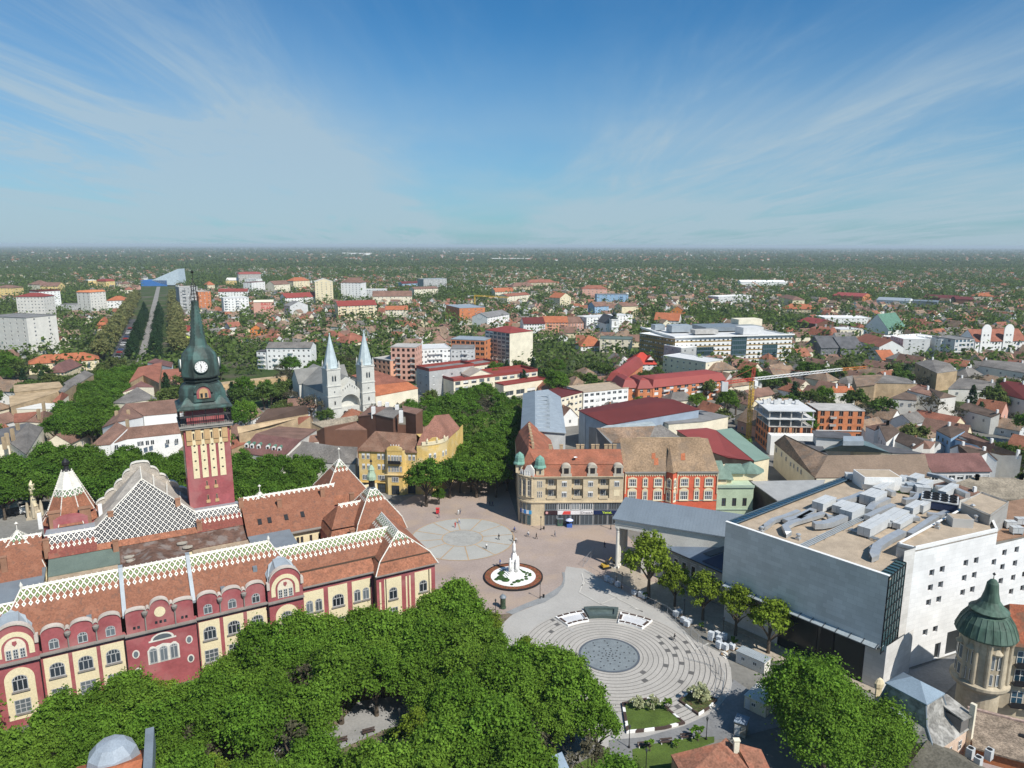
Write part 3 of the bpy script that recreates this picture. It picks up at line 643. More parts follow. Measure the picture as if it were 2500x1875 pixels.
for x,ws in ((-12.35,(-.95,.95)),(-7.3,(0,)),(-2.2,(-.95,.95))):
 panel(x,4.1,0,1.6,12.5)
 for d in ws:wn(x+d,7.8,1.45 if len(ws) ==2 else 2.5,2.7,0,.6 if len(ws) ==2 else .9,2 if len(ws) ==2 else 3);wn(x+d,2.6,1.5 if len(ws) ==2 else 2.4,2.6,0,0)
for x,w_ in ((4.2,3.9),(11.2,3.9)):
 panel(x,w_,-2,1.6,12.3);wn(x,7.4,1.9,2.7,-2,.8,2);wn(x,2.8,1.9,2.6,-2,0)
for x,w_ in ((1.35,.4),(7.3,.35),(8.1,.35)):panel(x,w_,-2,3,11.9)
for t_ in (2.5,8.0,16,22,28):
 w_=panel;b=MB();b.slab([(14.16,t_-1.6,1.6),(14.16,t_+1.6,1.6),(14.16,t_+1.6,12.2),(14.16,t_-1.6,12.2)],.05,0,(-.05,0,0));b.build('panel',CRM,hall)
 link('window',arched(1.9,2.8,.8,2),hall,(14.2,t_,7.3),math.pi/2)
for x,y in ((-60.05,-.95),(-46.95,-.7),(-34.75,-.7),(-21.5,-.95),(-.15,-.2),(2.6,-2.15),(12.6,-2.15)):
 b=MB();b.tube((x,y,0),(x,y,CZ),.09,.09,6);b.build('drainpipe',MATS['black iron'],hall)
b=MB();rz,rt=22.3,7.2
A,B_=(-62.3,rt,rz),(-19.4,rt,rz)
rf(b,[(-66.4,.8,15.6),(-15.0,.8,15.6),B_,A],0,A,B_);rf(b,[(-15.0,14.2,14.6),(-66.4,14.2,14.6),A,B_],0,A,B_)
rf(b,[(-66.4,14.2,14.6),(-66.4,.8,15.6),A],1,(-62.3,5,rz),(-62.3,9,rz));rf(b,[(-15.0,.8,15.6),(-15.0,14.2,14.6),B_],1,(-19.4,5,rz),(-19.4,9,rz))
A2_,B2_=(-90.,rt,20.),(-63.5,rt,20.);rf(b,[(-90,-.4,14),(-63.4,-.4,14),(-63.4,rt,20.),(-90,rt,20.)],0,A2_,B2_);rf(b,[(-63.4,14.4,14),(-90,14.4,14),A2_,B2_],0,A2_,B2_)
K,L_=(-19.,7.0,20.3),(7.4,7.0,20.3)
rf(b,[(-17,2.1,16.35),(5.4,2.1,16.35),(7.2,7.0,20.3),(-19,7.0,20.3)],0,K,L_)
rf(b,[(-15,-.45,13.9),(.9,-.45,13.9),(.9,1.9,16.0),(-15,1.9,16.0)],2,K,L_);b.poly([(-15,1.9,16.0),(3,1.9,16.0),(3,2.1,16.35),(-15,2.1,16.35)],3)
rf(b,[(6,14.2,14.6),(-19,14.2,14.6),K,L_],0,K,L_)
E1,E2=(7.3,2.3,20.9),(7.3,13.5,21.4)
rf(b,[(1.7,-1.2,16.1),(13.3,-1.2,16.1),E1],4,(5.5,2.3,20.9),(9,2.3,20.9))
rf(b,[(1.7,13,16.1),(1.7,-1.2,16.1),E1,E2],4,E1,E2);rf(b,[(13.3,-1.2,16.1),(13.3,13,16.1),E2,E1],2,E1,E2)
for q in ([(.3,-2.55,13.6),(14.7,-2.55,13.6),(13.5,-1.35,15.8),(1.5,-1.35,15.8)],[(14.7,-2.55,13.6),(14.7,13,13.6),(13.5,13,15.8),(13.5,-1.35,15.8)],[(.3,13,13.6),(.3,-2.55,13.6),(1.5,-1.35,15.8),(1.5,13,15.8)]):rf(b,q,2,(0,0,16),(1,0,16))
for q in ([(1.5,-1.35,15.8),(13.5,-1.35,15.8),(13.3,-1.2,16.1),(1.7,-1.2,16.1)],[(13.5,-1.35,15.8),(13.5,13,15.8),(13.3,13,16.1),(13.3,-1.2,16.1)],[(1.5,13,15.8),(1.5,-1.35,15.8),(1.7,-1.2,16.1),(1.7,13,16.1)]):b.poly(q,3)
b.poly([(14.7,13,13.6),(.3,13,13.6),(1.7,13,16.1),E2,(13.3,13,16.1)],3)
fr_=b.build('front_roof',[PA,PD,MATS['plain roof tiles'],MATS['brown wood'],PD],hall)
b=MB();cap(b,A,B_,.2,0,.9);cap(b,K,L_,.2,0,.9)
for a_,c_ in ((A,(-66.4,.8,15.6)),(B_,(-15,.8,15.6)),(E1,(1.7,-1.2,16.1)),(E1,(13.3,-1.2,16.1)),((1.7,-1.2,16.1),(.3,-2.55,13.6)),((13.3,-1.2,16.1),(14.7,-2.55,13.6)),(E1,E2)):cap(b,a_,c_,.17)
b.lathe([(.25,rz),(.3,rz+.5),(.001,rz+1.2)],6,A[0],A[1]);b.lathe([(.25,rz),(.3,rz+.5),(.001,rz+1.2)],6,B_[0],B_[1])
b.build('ridge_tiles',WHT,fr_)
for x in (-46.6,-34.9):
 b=MB();b.slab([(x-.35,.4,15.9),(x+.35,.4,15.9),(x+.35,rt,rz+.5),(x-.35,rt,rz+.5)],.5);b.box(x-.38,x+.38,rt-.2,rt+.5,rz-1,rz+.6);b.build('fire_wall',MATS['light zinc'],fr_)
for x,y,z in ((-52.2,1.3,16.6),(-29.5,1.3,16.6),(-23,3.3,18.6),(-63.9,1.4,16.6),(-18.2,1.4,16.6)):
 b=MB()
 if abs(x+63.9) < .1 or abs(x+18.2) < .1:
  for q in ([(x-3.2,-.4,15.9),(x+3.2,-.4,15.9),(x+3.2,-.2,16.6),(x+2.2,3.,18.9),(x,4.2,19.9),(x-2.2,3.,18.9),(x-3.2,-.2,16.6)],):b.slab(q,.5)
  b.slab([(x-2.9,-.1,16.2),(x-1.4,.0,19.0),(x-1.2,3.6,19.5),(x-3.1,2.4,17.4)],.15);b.slab([(x+2.9,-.1,16.2),(x+1.4,.0,19.0),(x+1.2,3.6,19.5),(x+3.1,2.4,17.4)],.15);b.slab([(x-1.4,-.1,19.0),(x+1.4,-.1,19.0),(x+1.2,3.7,19.6),(x-1.2,3.7,19.6)],.15)
  b.build('gable_roof',MATS['light zinc'],fr_)
 else:b.box(x-.4,x+.4,y-.3,y+.6,z-.9,z+.3);b.build('roof_vent',MATS['zinc'],fr_)
b=MB()
b.box(-60.3,-47.5,14.2,29.6,0,14.2,0);b.box(-47.5,-32.5,14.2,36,0,13.8,1);b.box(-32.5,-20.4,14.2,29.8,0,14.2,0);b.box(-19.8,-10.6,13.8,35,0,13.6,1);b.box(-70.5,-61.2,13.8,35,0,13.6,1)
b.box(-80,-61,34,36,0,14,1);b.box(-10.6,6,14,15,0,8,1)
b.build('court_wall',[OLDB,CRM],hall)
b=MB()
b.slab([(-60.4,29.4,14.4),(-47.0,29.4,14.4),(-47.0,34.6,16.2),(-60.4,34.6,16.2)],.3,0);b.slab([(-47,29.4,14.4),(-41,29.4,14.4),(-41,34.6,16.2),(-47,34.6,16.2)],.3,2);b.slab([(-41,29.6,14.4),(-20.6,29.6,14.4),(-20.6,34.6,16.2),(-41,34.6,16.2)],.3,2)
b.slab([(-47.6,14.6,13.9),(-40.7,14.6,16.4),(-40.7,31,16.4),(-47.6,31,13.9)],.25,2);b.slab([(-40.7,14.6,16.4),(-33.2,14.6,13.9),(-33.2,31,13.9),(-40.7,31,16.4)],.25,2)
b.slab([(-20.2,13.6,13.8),(-10.4,13.6,13.8),(-10.4,35.2,14.6),(-20.2,35.2,14.6)],.35,1);b.slab([(-71,13.6,13.8),(-61,13.6,13.8),(-61,35.2,14.6),(-71,35.2,14.6)],.35,1)
cr=b.build('court_roof',[mat('green sheet',(.12,.155,.13),.6,.12),MATS['zinc'],mat('rusty sheet',(.13,.075,.055),.8,.3,.4,.2,2.,stain=(.5,.5,(.26,.24,.22)),stretch=(1,1,1))],hall)
for k in range(11):
 b=MB();y=15.2+.55*k
 for s_ in (-1,1):b.slab([(-40.7,y,16.5),(-40.7,y+.2,16.5),(-40.7+s_*2.0,y+.9,15.8),(-40.7+s_*2.0,y+.7,15.8)],.05)
 if k % 3 ==0:b.build('ridge_pattern',WHT,cr)
for x,y,z in ((-45.2,30.5,14.9),(-44.8,28.4,14.8),(-34.4,31.6,15.4),(-33.4,29.9,14.9)):
 b=MB();b.lathe([(1.0,z),(1.0,z+.35),(.7,z+.4),(.7,z+.2),(.001,z+.2)],12,x,y,0,0,1.1,.6);b.build('oval_skylight',mat('pale curb',(.36,.33,.28)),cr)
for x,z in ((-56.5,11.4),(-51.2,11.3),(-29,11.9),(-26,11.9),(-23,11.9)):link('window',win_mesh(1.9,1.5,WF,MATS['glass'],4,2,.14),hall,(x,29.35,z-.3))
for x in (-58.8,-25.):b=MB();b.box(-.5,.5,-.45,0,0,.8);b.build('air_conditioner',MATS['white paint'],hall,(x,29.35,11.6))
b=MB();z0=20.2;Q0,Q1=(-61.,38.6,z0),(-20.5,38.6,z0)
rf(b,[(-60.4,34.4,16.3),(-51.2,34.4,16.3),(-51.2,38.6,z0),(-60.4,38.6,z0)],0,Q0,Q1);rf(b,[(-30.7,34.4,16.3),(-20.5,34.4,16.3),(-20.5,38.6,z0),(-30.7,38.6,z0)],0,Q0,Q1)
ap=(-41.,48.,27.3)
rf(b,[(-51.2,35.6,17.4),(-30.7,35.6,17.4),(-30.7,38.4,z0),ap,(-51.2,38.4,z0)],1,(-51.2,48.,27.3),(-30.,48.,27.3))
rf(b,[(-51.2,34.4,16.3),(-30.7,34.4,16.3),(-30.7,35.6,17.4),(-51.2,35.6,17.4)],2,(0,36,17),(1,36,17))
g1=(-41.,55.2,28.4)
b.poly([(-51.4,38.4,z0),ap,g1,(-52.6,55.2,17.5)],3);b.poly([ap,(-30.5,38.4,z0),(-29.4,55.2,17.5),g1],3)
b.poly([(-61,38.6,z0),(-51.2,38.6,z0),(-51.2,44.2,19.6),(-61,44.2,19.6)],4);b.poly([(-30.7,38.6,z0),(-20.4,38.6,z0),(-20.4,43,19.6),(-30.7,43,19.6)],4)
S0,S1=(-20.2,39.8,21.2),(7.4,39.8,21.2)
rf(b,[(-20.2,30.2,13.9),(0.5,30.2,13.9),(3.5,39.8,21.2),(-20.2,39.8,21.2)],5,S0,S1);rf(b,[(3.5,49,14),(-20.2,49,14),S0,(3.5,39.8,21.2)],5,S0,S1);b.poly([(.5,30.2,13.9),(2.5,49,14),(3.5,39.8,21.2)],2)
rf(b,[(-90,30,14),(-61.5,30,14),(-61.5,39.8,20.6),(-90,39.8,20.6)],5,(-90,39.8,20.6),(-61.5,39.8,20.6));rf(b,[(-61.5,49,14),(-90,49,14),(-90,39.8,20.6),(-61.5,39.8,20.6)],5,(-90,39.8,20.6),(-61.5,39.8,20.6))
H0,H1=(.8,26.6,20.2),(6.4,26.6,20.2)
rf(b,[(-2.2,22.6,15.6),(6.4,22.6,15.6),H1,H0],5,H0,H1);b.poly([(-2.2,31,15.6),(-2.2,22.6,15.6),H0],2);b.poly([(6.4,31,15.6),(-2.2,31,15.6),H0,H1],2);rf(b,[(-3,21.4,13.6),(6.6,21.4,13.6),(6.4,22.5,15.3),(-2.2,22.5,15.3)],2,H0,H1);b.poly([(-3,31,13.6),(-3,21.4,13.6),(-2.2,22.5,15.3),(-2.2,31,15.3)],2)
rr_=b.build('rear_roof',[PB,PC,MATS['plain roof tiles'],GRYT,MATS['light zinc'],PE],hall)
b=MB();cap(b,Q0,(-51.2,38.6,z0),.2,0,1.);cap(b,(-30.7,38.6,z0),Q1,.2,0,1.);cap(b,S0,(3.5,39.8,21.2),.2,0,1.);cap(b,H0,H1,.2,0,1.);cap(b,(-51.2,38.4,z0),ap,.18);cap(b,ap,(-30.7,38.4,z0),.18);cap(b,ap,g1,.2);cap(b,H1,(6.4,22.6,15.6),.15);cap(b,H1,(6.6,21.4,13.6),.12);cap(b,(-90,39.8,20.6),(-61.5,39.8,20.6),.2,0,1.);b.build('ridge_tiles',WHT,rr_)
for k,f_ in enumerate((.25,.5,.75)):# stepped courses on the grey slopes of the great gable
 b=MB()
 for s_ in (-1,1):
  a_=Vector((-41+s_*10.3,38.4,z0)).lerp(Vector(ap),f_);c_=Vector((-41+s_*11.6,55.2,17.5)).lerp(Vector(g1),f_);b.slab([a_+Vector((0,0,.05)),c_+Vector((0,0,.05)),c_+Vector((-s_*.35,0,.35)),a_+Vector((-s_*.35,0,.35))],.1)
 b.build('tile_course',WHT,rr_)
b=MB()                                                  # scalloped gable on the far front
top=[(-53.2,17.2)]
steps=[(-51.6,19.4),(-49.4,21.4),(-47.2,23.4),(-45.2,25.6),(-43.3,27.8)]
for (xa,za),(xb,zb) in zip([(-53.2,17.4)]+steps,steps+[(-42.6,29.3)]):top+=[(xa+(xb-xa)*(1-math.cos(math.pi/2*k/6)),za+(zb-za)*math.sin(math.pi/2*k/6)) for k in range(7)]
top+=[(-41.8,29.5)];full_=top+[(-82-x,z) for x,z in reversed(top)]
outline_wall(b,full_,12,55.2,.7,0,1);b.build('rear_gable',[GRYT,WHT],hall)
for x,y,z in ((-48.1,40.6,21.6),(-34.,40.8,22.2),(-60.6,36,19.2),(-47.6,33.5,17.2),(-30.2,35,17.8),(-20.2,38,20.6),(-11.4,36.4,19.4),(-.4,37.2,20.2),(-11.3,12.4,16.6),(-22.3,13.6,17.6),(-63.5,13.2,17.),(-68,33,18),(2.2,20.4,14.6),(5.6,31.5,19.6)):
 b=MB();b.box(-.55,.55,-.35,.35,-3.2,1.0);b.box(-.65,.65,-.45,.45,1.0,1.2);b.build('chimney',MATS['chimney brick'],rr_,(x,y,z))
for x in (-14.5,-10.5,-6.5,-16.8):b=MB();b.slab([(x-.45,33,16.25),(x+.45,33,16.25),(x+.45,34.2,17.17),(x-.45,34.2,17.17)],.2);b.build('skylight',MATS['black iron'],rr_)
for k,x in enumerate((-9.6,-8.6,-7.6,-5.4,-3.2)):link('window',win_mesh(.6,1.6,MATS['brown wood'],MATS['glass'],2,3,.08),hall,(x,30.6,10.4))
b=MB();b.wall((-20,30.7),(1.2,30.7),0,13.9,(),.2,0);b.wall((-3,21.8),(6.5,21.8),0,13.6,(),.2,0);b.wall((-3,31),(-3,21.8),0,13.6,(),.2,1);b.wall((-90,30.8),(-61.5,30.8),0,14,(),.2,0);b.wall((20,55),(-90,55),0,14,(),.2,0);b.wall((14.1,34),(14.1,55),0,13.5,(),.2,1);b.build('inner_wall',[CRM,RED],hall)
b=MB();b.slab([(-20.6,29.7,13.7),(1.4,29.7,13.7),(1.4,30.4,13.9),(-20.6,30.4,13.9)],.25);b.slab([(-3.3,20.9,13.5),(6.8,20.9,13.5),(6.8,21.6,13.6),(-3.3,21.6,13.6)],.25);b.build('gutter',STONE,rr_)
def pyramid(name,cx,cy,hx,hy,z0,z1,za,matp,flat=.0,fin=None,cupola=False):
 b=MB();f=flat;A_=[(cx-f,cy-f,za),(cx+f,cy-f,za),(cx+f,cy+f,za),(cx-f,cy+f,za)]
 k1=.86;I=[(cx-hx*k1,cy-hy*k1,z1),(cx+hx*k1,cy-hy*k1,z1),(cx+hx*k1,cy+hy*k1,z1),(cx-hx*k1,cy+hy*k1,z1)];O=[(cx-hx,cy-hy,z0),(cx+hx,cy-hy,z0),(cx+hx,cy+hy,z0),(cx-hx,cy+hy,z0)]
 for i in range(4):
  j=(i+1)%4;d=Vector(I[j])-Vector(I[i]);d.normalize();m_=(Vector(A_[i])+Vector(A_[j]))/2
  pts=[I[i],I[j],A_[j],A_[i]] if f else [I[i],I[j],A_[i]]
  rf(b,pts,0,m_-d,m_+d);b.poly([O[i],O[j],I[j],I[i]],1)
 b.poly(O[::-1],1)
 if f:b.poly(A_,2)
 o=b.build('pavilion_roof',[matp,MATS['plain roof tiles'],WHT],hall)
 b=MB()
 for i in range(4):cap(b,A_[i],I[i],.15,0,.6);cap(b,I[i],O[i],.14)
 if f and not cupola:b.lathe([(f*1.5,za-1.3),(f*1.2,za+.1),(.001,za+.5)],4,cx,cy,0,math.pi/4)
 b.build('ridge_tiles',WHT,o)
 b=MB();b.box(cx-hx*.93,cx+hx*.93,cy-hy*.93,cy+hy*.93,0,z0-.02,0);b.build('pavilion_wall',[RED],hall)
 if fin:b=MB();b.tube((cx,cy,za),(cx,cy,za+fin),.12,.06);b.lathe([(.05,za+fin-.3),(.4,za+fin),(.05,za+fin+.4)],6,cx,cy);b.build('finial',WHT,o)
 return o
pyramid('court',-15.3,40.2,4.8,5.4,14.6,16.4,21.6,PD,.25,1.9);pyramid('court',-65.9,40.2,4.8,5.4,14.6,16.4,21.6,PD,.25,1.9)
cp=pyramid('corner',9.3,26.2,6.6,6.6,13.6,16.4,23.2,PD,.75,None,True)
pyramid('corner',7.8,50,7.,7.,14,16.2,24.2,PD,.3,3.2)
b=MB();b.lathe([(.95,23.1),(.8,23.6),(.8,25.3),(1.25,25.4),(1.2,26.3),(.85,27.2),(.75,27.9),(.9,28.0),(.5,28.8),(.15,29.2),(.12,29.8),(.38,30.1),(.12,30.5),(.05,30.9),(.03,33)],8,9.3,26.2,[1,0,1,2,2,2,2,2,2,0,0,0,0,0,0]);b.build('lantern_cupola',[MATS['black iron'],MATS['pale glass'],mat('pale copper',(.33,.42,.30),.6,.2)],cp)
for y in (24.2,28.6):
 b=MB();n=12
 for k in range(n):
  p_,q_=math.pi*k/n,math.pi*(k+1)/n;b.slab([(15.4,y+r_*1.6*math.cos(a_),14.2+r_*2.3*math.sin(a_)) for r_,a_ in ((1,p_),(1,q_),(.72,q_),(.72,p_))],.1,0,(-.5,0,0))
 b.build('arched_parapet',WHT,hall)
b=MB();cx,cy=-56.2,49.8;s8=1/math.cos(math.pi/8)
prof=[(6.0*s8,19.8),(5.0*s8,21.4),(4.75*s8,21.8),(2.55*s8,28.0),(1.0*s8,31.2)]
mats_=[MATS['plain roof tiles'],WHT,PD]
for i in range(8):
 a0,a1=math.pi/8+i*math.pi/4,math.pi/8+(i+1)*math.pi/4
 pt=lambda r,a,z:(cx+r*math.cos(a),cy+r*math.sin(a),z)
 b.poly([pt(prof[0][0],a0,prof[0][1]),pt(prof[0][0],a1,prof[0][1]),pt(prof[1][0],a1,prof[1][1]),pt(prof[1][0],a0,prof[1][1])],0)
 r_=lambda f_:(prof[2][0]+(prof[4][0]-prof[2][0])*f_,prof[2][1]+(prof[4][1]-prof[2][1])*f_)
 for f0,f1,m_ in ((0,.42,0),(.42,.62,2),(.62,1,1)):
  (ra,za_),(rb,zb_)=r_(f0),r_(f1);p4=[pt(ra,a0,za_),pt(ra,a1,za_),pt(rb,a1,zb_),pt(rb,a0,zb_)]
  d=(Vector(p4[1])-Vector(p4[0])).normalized();m4=(Vector(p4[2])+Vector(p4[3]))/2-Vector((0,0,.0));rf(b,p4,m_,m4-d,m4+d)
sp_=b.build('spire_roof',mats_,hall)
b=MB()
for i in range(8):
 a0=math.pi/8+i*math.pi/4;cap(b,pt(prof[2][0],a0,prof[2][1]),pt(prof[4][0],a0,prof[4][1]),.13,0,.55);cap(b,pt(prof[0][0],a0,prof[0][1]),pt(prof[1][0],a0,prof[1][1]),.12)
b.build('ridge_tiles',WHT,sp_)
b=MB();b.lathe([(1.0,31.1),(.55,31.8),(.45,32.4),(.75,32.8),(.8,33.4),(.35,33.9),(.05,34.3)],10,cx,cy);b.build('finial',MATS['black iron'],sp_)
b=MB();b.lathe([(5.6*s8,0),(5.6*s8,19.8)],8,cx,cy,0,math.pi/8);b.box(cx-3.4,cx+3.4,44.1,44.5,18.5,21.6,0);b.slab([(cx+3.0*math.cos(math.pi*k/12),44.05,21.5+1.0*math.sin(math.pi*k/12)) for k in range(13)],.3,0,(0,.4,0));b.build('spire_drum',RED,hall)
for x in (-3.0,3.0):b=MB();b.box(cx+x-1.1,cx+x+1.1,44.2,45.2,19.6,23.2);b.box(cx+x-1.3,cx+x+1.3,44.0,45.4,23.2,23.5);b.build('chimney',MATS['chimney brick'],sp_)
for x in (-5.9,6.0):b=MB();b.box(cx+x-.4,cx+x+.4,45.2,45.9,19.6,23.3);b.build('chimney',MATS['white paint'],sp_)
foot((T.o[0],T.o[1]),R(29.3),-70,15,-2,56,22,0)
# =================clock tower =================
tx,ty,_=T.w(-26.05,47.2,0);tow=thing('clock_tower','tall maroon clock tower with ivory strips and a green copper onion spire','tower',(tx,ty,0),R(27.6))
def tz(y):return Zat(tx,ty,650+y*.36145)
hw=5.1
b=MB();b.box(-hw,hw,-hw,hw,0,39.6,0);b.build('shaft',RED,tow)
b=MB()
for a in range(4):
 c_,s_=math.cos(a*math.pi/2),math.sin(a*math.pi/2)
 for k in range(5):
  x=-4.0+2.0*k;w_=.62
  for (z0_,z1_,d_) in ((35.6,38.6,.2),(36.8,39.6,.38)):
   pts=[(x-w_,-hw-d_,z0_),(x+w_,-hw-d_,z0_),(x+w_,-hw-d_,z1_),(x-w_,-hw-d_,z1_)];b.slab([(p[0]*c_-p[1]*s_,p[0]*s_+p[1]*c_,p[2]) for p in pts],.2,0,(-d_*s_,d_*c_,0))
b.build('capital_band',BEI,tow)
for a in (0,1,3):
 for k in range(4):
  x=-3.0+2.0*k;b=MB();pts=[(x-.68,27.2),(x+.68,27.2)]+[(x+.68*math.cos(math.pi*q/8),38.6+.6*math.sin(math.pi*q/8)) for q in range(9)]
  c_,s_=math.cos(a*math.pi/2),math.sin(a*math.pi/2);b.slab([(px_*c_+(hw+.10)*s_,px_*s_-(hw+.10)*c_,pz) for px_,pz in pts],.1,0,(-.09*s_,.09*c_,0));o=b.build('strip',CRM,tow)
  if a ==0:
   for z in (29.4,31.6,33.8,35.4):q=MB();q.slab([(x+.25*math.cos(2*math.pi*j/10),-hw-.13,z+.2*math.sin(2*math.pi*j/10)) for j in range(10)],.03,0,(0,.02,0));q.build('porthole',MATS['black iron'],o)
   link('window',win_mesh(.42,1.6,BEI,MATS['glass'],1,1,.07),tow,(x,-hw-.12,36.9))
for x in (-1.0,1.0):
 for z in (25.0,21.4):link('window',win_mesh(.38,1.3,BEI,MATS['glass'],1,1,.05),tow,(x+.1,-hw-.02,z));q=MB();q.box(-.45,.45,-.18,0,-.75,-.02);q.build('ledge',BEI,tow,(x+.1,-hw-.001,z))
b=MB();b.box(-5.75,5.75,-5.75,5.75,39.6,40.1);b.box(-6.0,6.0,-6.0,6.0,40.1,40.5);b.build('cornice',mat('tower cornice',(.30,.28,.25),.9,.15),tow)
b=MB();b.box(-4.2,4.2,-4.2,4.2,40.5,44.6);b.build('gallery_core',RED,tow)
b=MB()
for a in range(4):
 c_,s_=math.cos(a*math.pi/2),math.sin(a*math.pi/2);rot=lambda x,y,z:(x*c_-y*s_,x*s_+y*c_,z)
 for z in (40.9,42.6,42.9):b.tube(rot(-5.7,-5.7,z),rot(5.7,-5.7,z),.09,.09,5)
 for k in range(25):x=-5.7+11.4*k/24;b.tube(rot(x,-5.7,40.5),rot(x,-5.7,42.9 if k%6 else 44.7),.05 if k%6 else .13,None,4)
b.build('gallery_railing',MATS['black iron'],tow)
DC=MATS['dark copper']
b=MB();b.lathe([(8.6,44.3),(8.7,44.6),(7.4,45.2),(6.0,46.6),(5.4,47.0)],4,0,0,0,math.pi/4);b.build('skirt_roof',DC,tow)
b=MB();s8=1/math.cos(math.pi/8);b.lathe([(4.5*s8,46.4),(4.5*s8,48.8)],8,0,0,0,math.pi/8);b.build('drum',RED,tow)
z_a,z_b,z_c=tz(888),tz(785),tz(738)
b=MB();b.lathe([(4.4*s8,z_a-.2),(5.2*s8,z_a),(5.15*s8,z_a+1.5),(4.7*s8,z_b-.8),(4.1*s8,z_b)],8,0,0,0,math.pi/8);b.build('lower_dome',[DC],tow)
b=MB();b.slab([(-1.55,-5.35,46.9),(1.55,-5.35,46.9),(1.55,-5.35,48.4)]+[(1.55*math.cos(math.pi*k/10),-5.35,48.4+1.5*math.sin(math.pi*k/10)) for k in range(11)],.3,0,(0,1.2,0));o=b.build('dormer',RED,tow)
b=MB();b.slab([(-1.0,-5.45,46.9),(1.0,-5.45,46.9),(1.0,-5.45,48.3)]+[(1.0*math.cos(math.pi*k/10),-5.45,48.3+1.0*math.sin(math.pi*k/10)) for k in range(11)],.1,0,(0,.09,0));b.build('surround',BEI,o)
for x in (-.5,.5):link('window',win_mesh(.62,1.2,BEI,MATS['glass'],1,1,.05),o,(x,-5.47,47.0))
b=MB()
for k in range(14):
 p_,q_=math.pi*k/14,math.pi*(k+1)/14;b.slab([(r_*math.cos(a_),-5.6,48.3+r_*math.sin(a_)) for r_,a_ in ((2.1,p_),(2.1,q_),(1.55,q_),(1.55,p_))],.1,0,(0,1.6,0))
b.build('hood',DC,o)
b=MB();b.lathe([(4.0*s8,z_b-.1),(3.55*s8,z_b+.3),(3.55*s8,z_b+.7),(3.9*s8,z_b+.8),(3.9*s8,z_b+1.1),(3.5*s8,z_b+1.2),(3.5*s8,z_c-.3),(4.25*s8,z_c),(4.25*s8,z_c+.3)],8,0,0,0,math.pi/8);b.build('neck',mat('black copper',(.025,.035,.033),.55,.3),tow)
zz_=[tz(y) for y in (735,660,615,590,560,530,480,420,340,260,238)];ww_=[4.25,4.2,4.05,3.75,2.9,2.0,1.62,1.35,1.05,.72,.85]
b=MB();b.lathe([(w_*s8,z_) for w_,z_ in zip(ww_,zz_)]+[(.4,zz_[-1]+.3)],8,0,0,0,math.pi/8);ob=b.build('onion_spire',DC,tow)
b=MB()
for i in range(8):
 a=math.pi/8+i*math.pi/4
 for k in range(10):
  z=zz_[6]+(zz_[9]-zz_[6])*k/9;r=(1.62+(.72-1.62)*k/9)*s8;b.box(r*math.cos(a)-.12,r*math.cos(a)+.12,r*math.sin(a)-.12,r*math.sin(a)+.12,z,z+.35)
b.build('crockets',DC,ob)
zc=tz(660)
for a in (0,1,3):
 c_,s_=math.cos(a*math.pi/2),math.sin(a*math.pi/2);rot=lambda x,y,z:(x*c_-y*s_,x*s_+y*c_,z)
 b=MB();b.slab([rot(1.42*math.cos(2*math.pi*k/28),-4.62,zc+1.42*math.sin(2*math.pi*k/28)) for k in range(28)],.1,0,(-.5*s_,.5*c_,0));o=b.build('clock_face',MATS['white paint'],tow)
 b=MB()
 for k in range(28):
  p_,q_=2*math.pi*k/28,2*math.pi*(k+1)/28;b.slab([rot(r_*math.cos(a_),-4.68,zc+r_*math.sin(a_)) for r_,a_ in ((1.6,p_),(1.6,q_),(1.42,q_),(1.42,p_))],.1,0,(-.3*s_,.3*c_,0))
 b.build('clock_rim',DC,o)
 b=MB()
 for k in range(12):
  an=math.pi*k/6;ca,sa=math.cos(an),math.sin(an);b.slab([rot(r_*ca-w_*sa,-4.66,zc+r_*sa+w_*ca) for r_,w_ in ((1.02,-.05),(1.3,-.05),(1.3,.05),(1.02,.05))],.02,0,(-.02*s_,.02*c_,0))
 b.build('numerals',MATS['black iron'],o)
 for an,ln,wd in ((R(90+17),.72,.085),(R(90+170),1.15,.06)):
  b=MB();ca,sa=math.cos(an),math.sin(an);b.slab([rot(r_*ca-w_*sa,-4.70,zc+r_*sa+w_*ca) for r_,w_ in ((-.2,-wd),(ln,-wd*.5),(ln,wd*.5),(-.2,wd))],.02,0,(-.02*s_,.02*c_,0));b.build('clock_hand',MATS['black iron'],o)
b=MB();zt=zz_[-1];ztip=tz(35)
b.tube((0,0,zt),(0,0,ztip),.12,.04,6)
for k in range(8):
 a=k*math.pi/4;ca,sa=math.cos(a),math.sin(a);prev=None
 for f_,r_ in ((0,.85),(.12,1.15),(.25,.75),(.38,.55),(.5,.65),(.62,.3)):
  p_=(r_*ca,r_*sa,zt+(ztip-zt)*f_)
  if prev:b.tube(prev,p_,.06,.06,4)
  prev=p_
for f_,r_ in ((.12,1.15),(.25,.75),(.5,.65)):
 for k in range(8):b.tube((r_*math.cos(k*math.pi/4),r_*math.sin(k*math.pi/4),zt+(ztip-zt)*f_),(r_*math.cos((k+1)*math.pi/4),r_*math.sin((k+1)*math.pi/4),zt+(ztip-zt)*f_),.05,.05,4)
b.lathe([(.05,ztip-.5),(.4,ztip-.1),(.05,ztip+.3)],8);b.build('iron_crown',MATS['black iron'],tow)
foot((tx,ty),R(27.6),-6,6,-6,6,60,0)
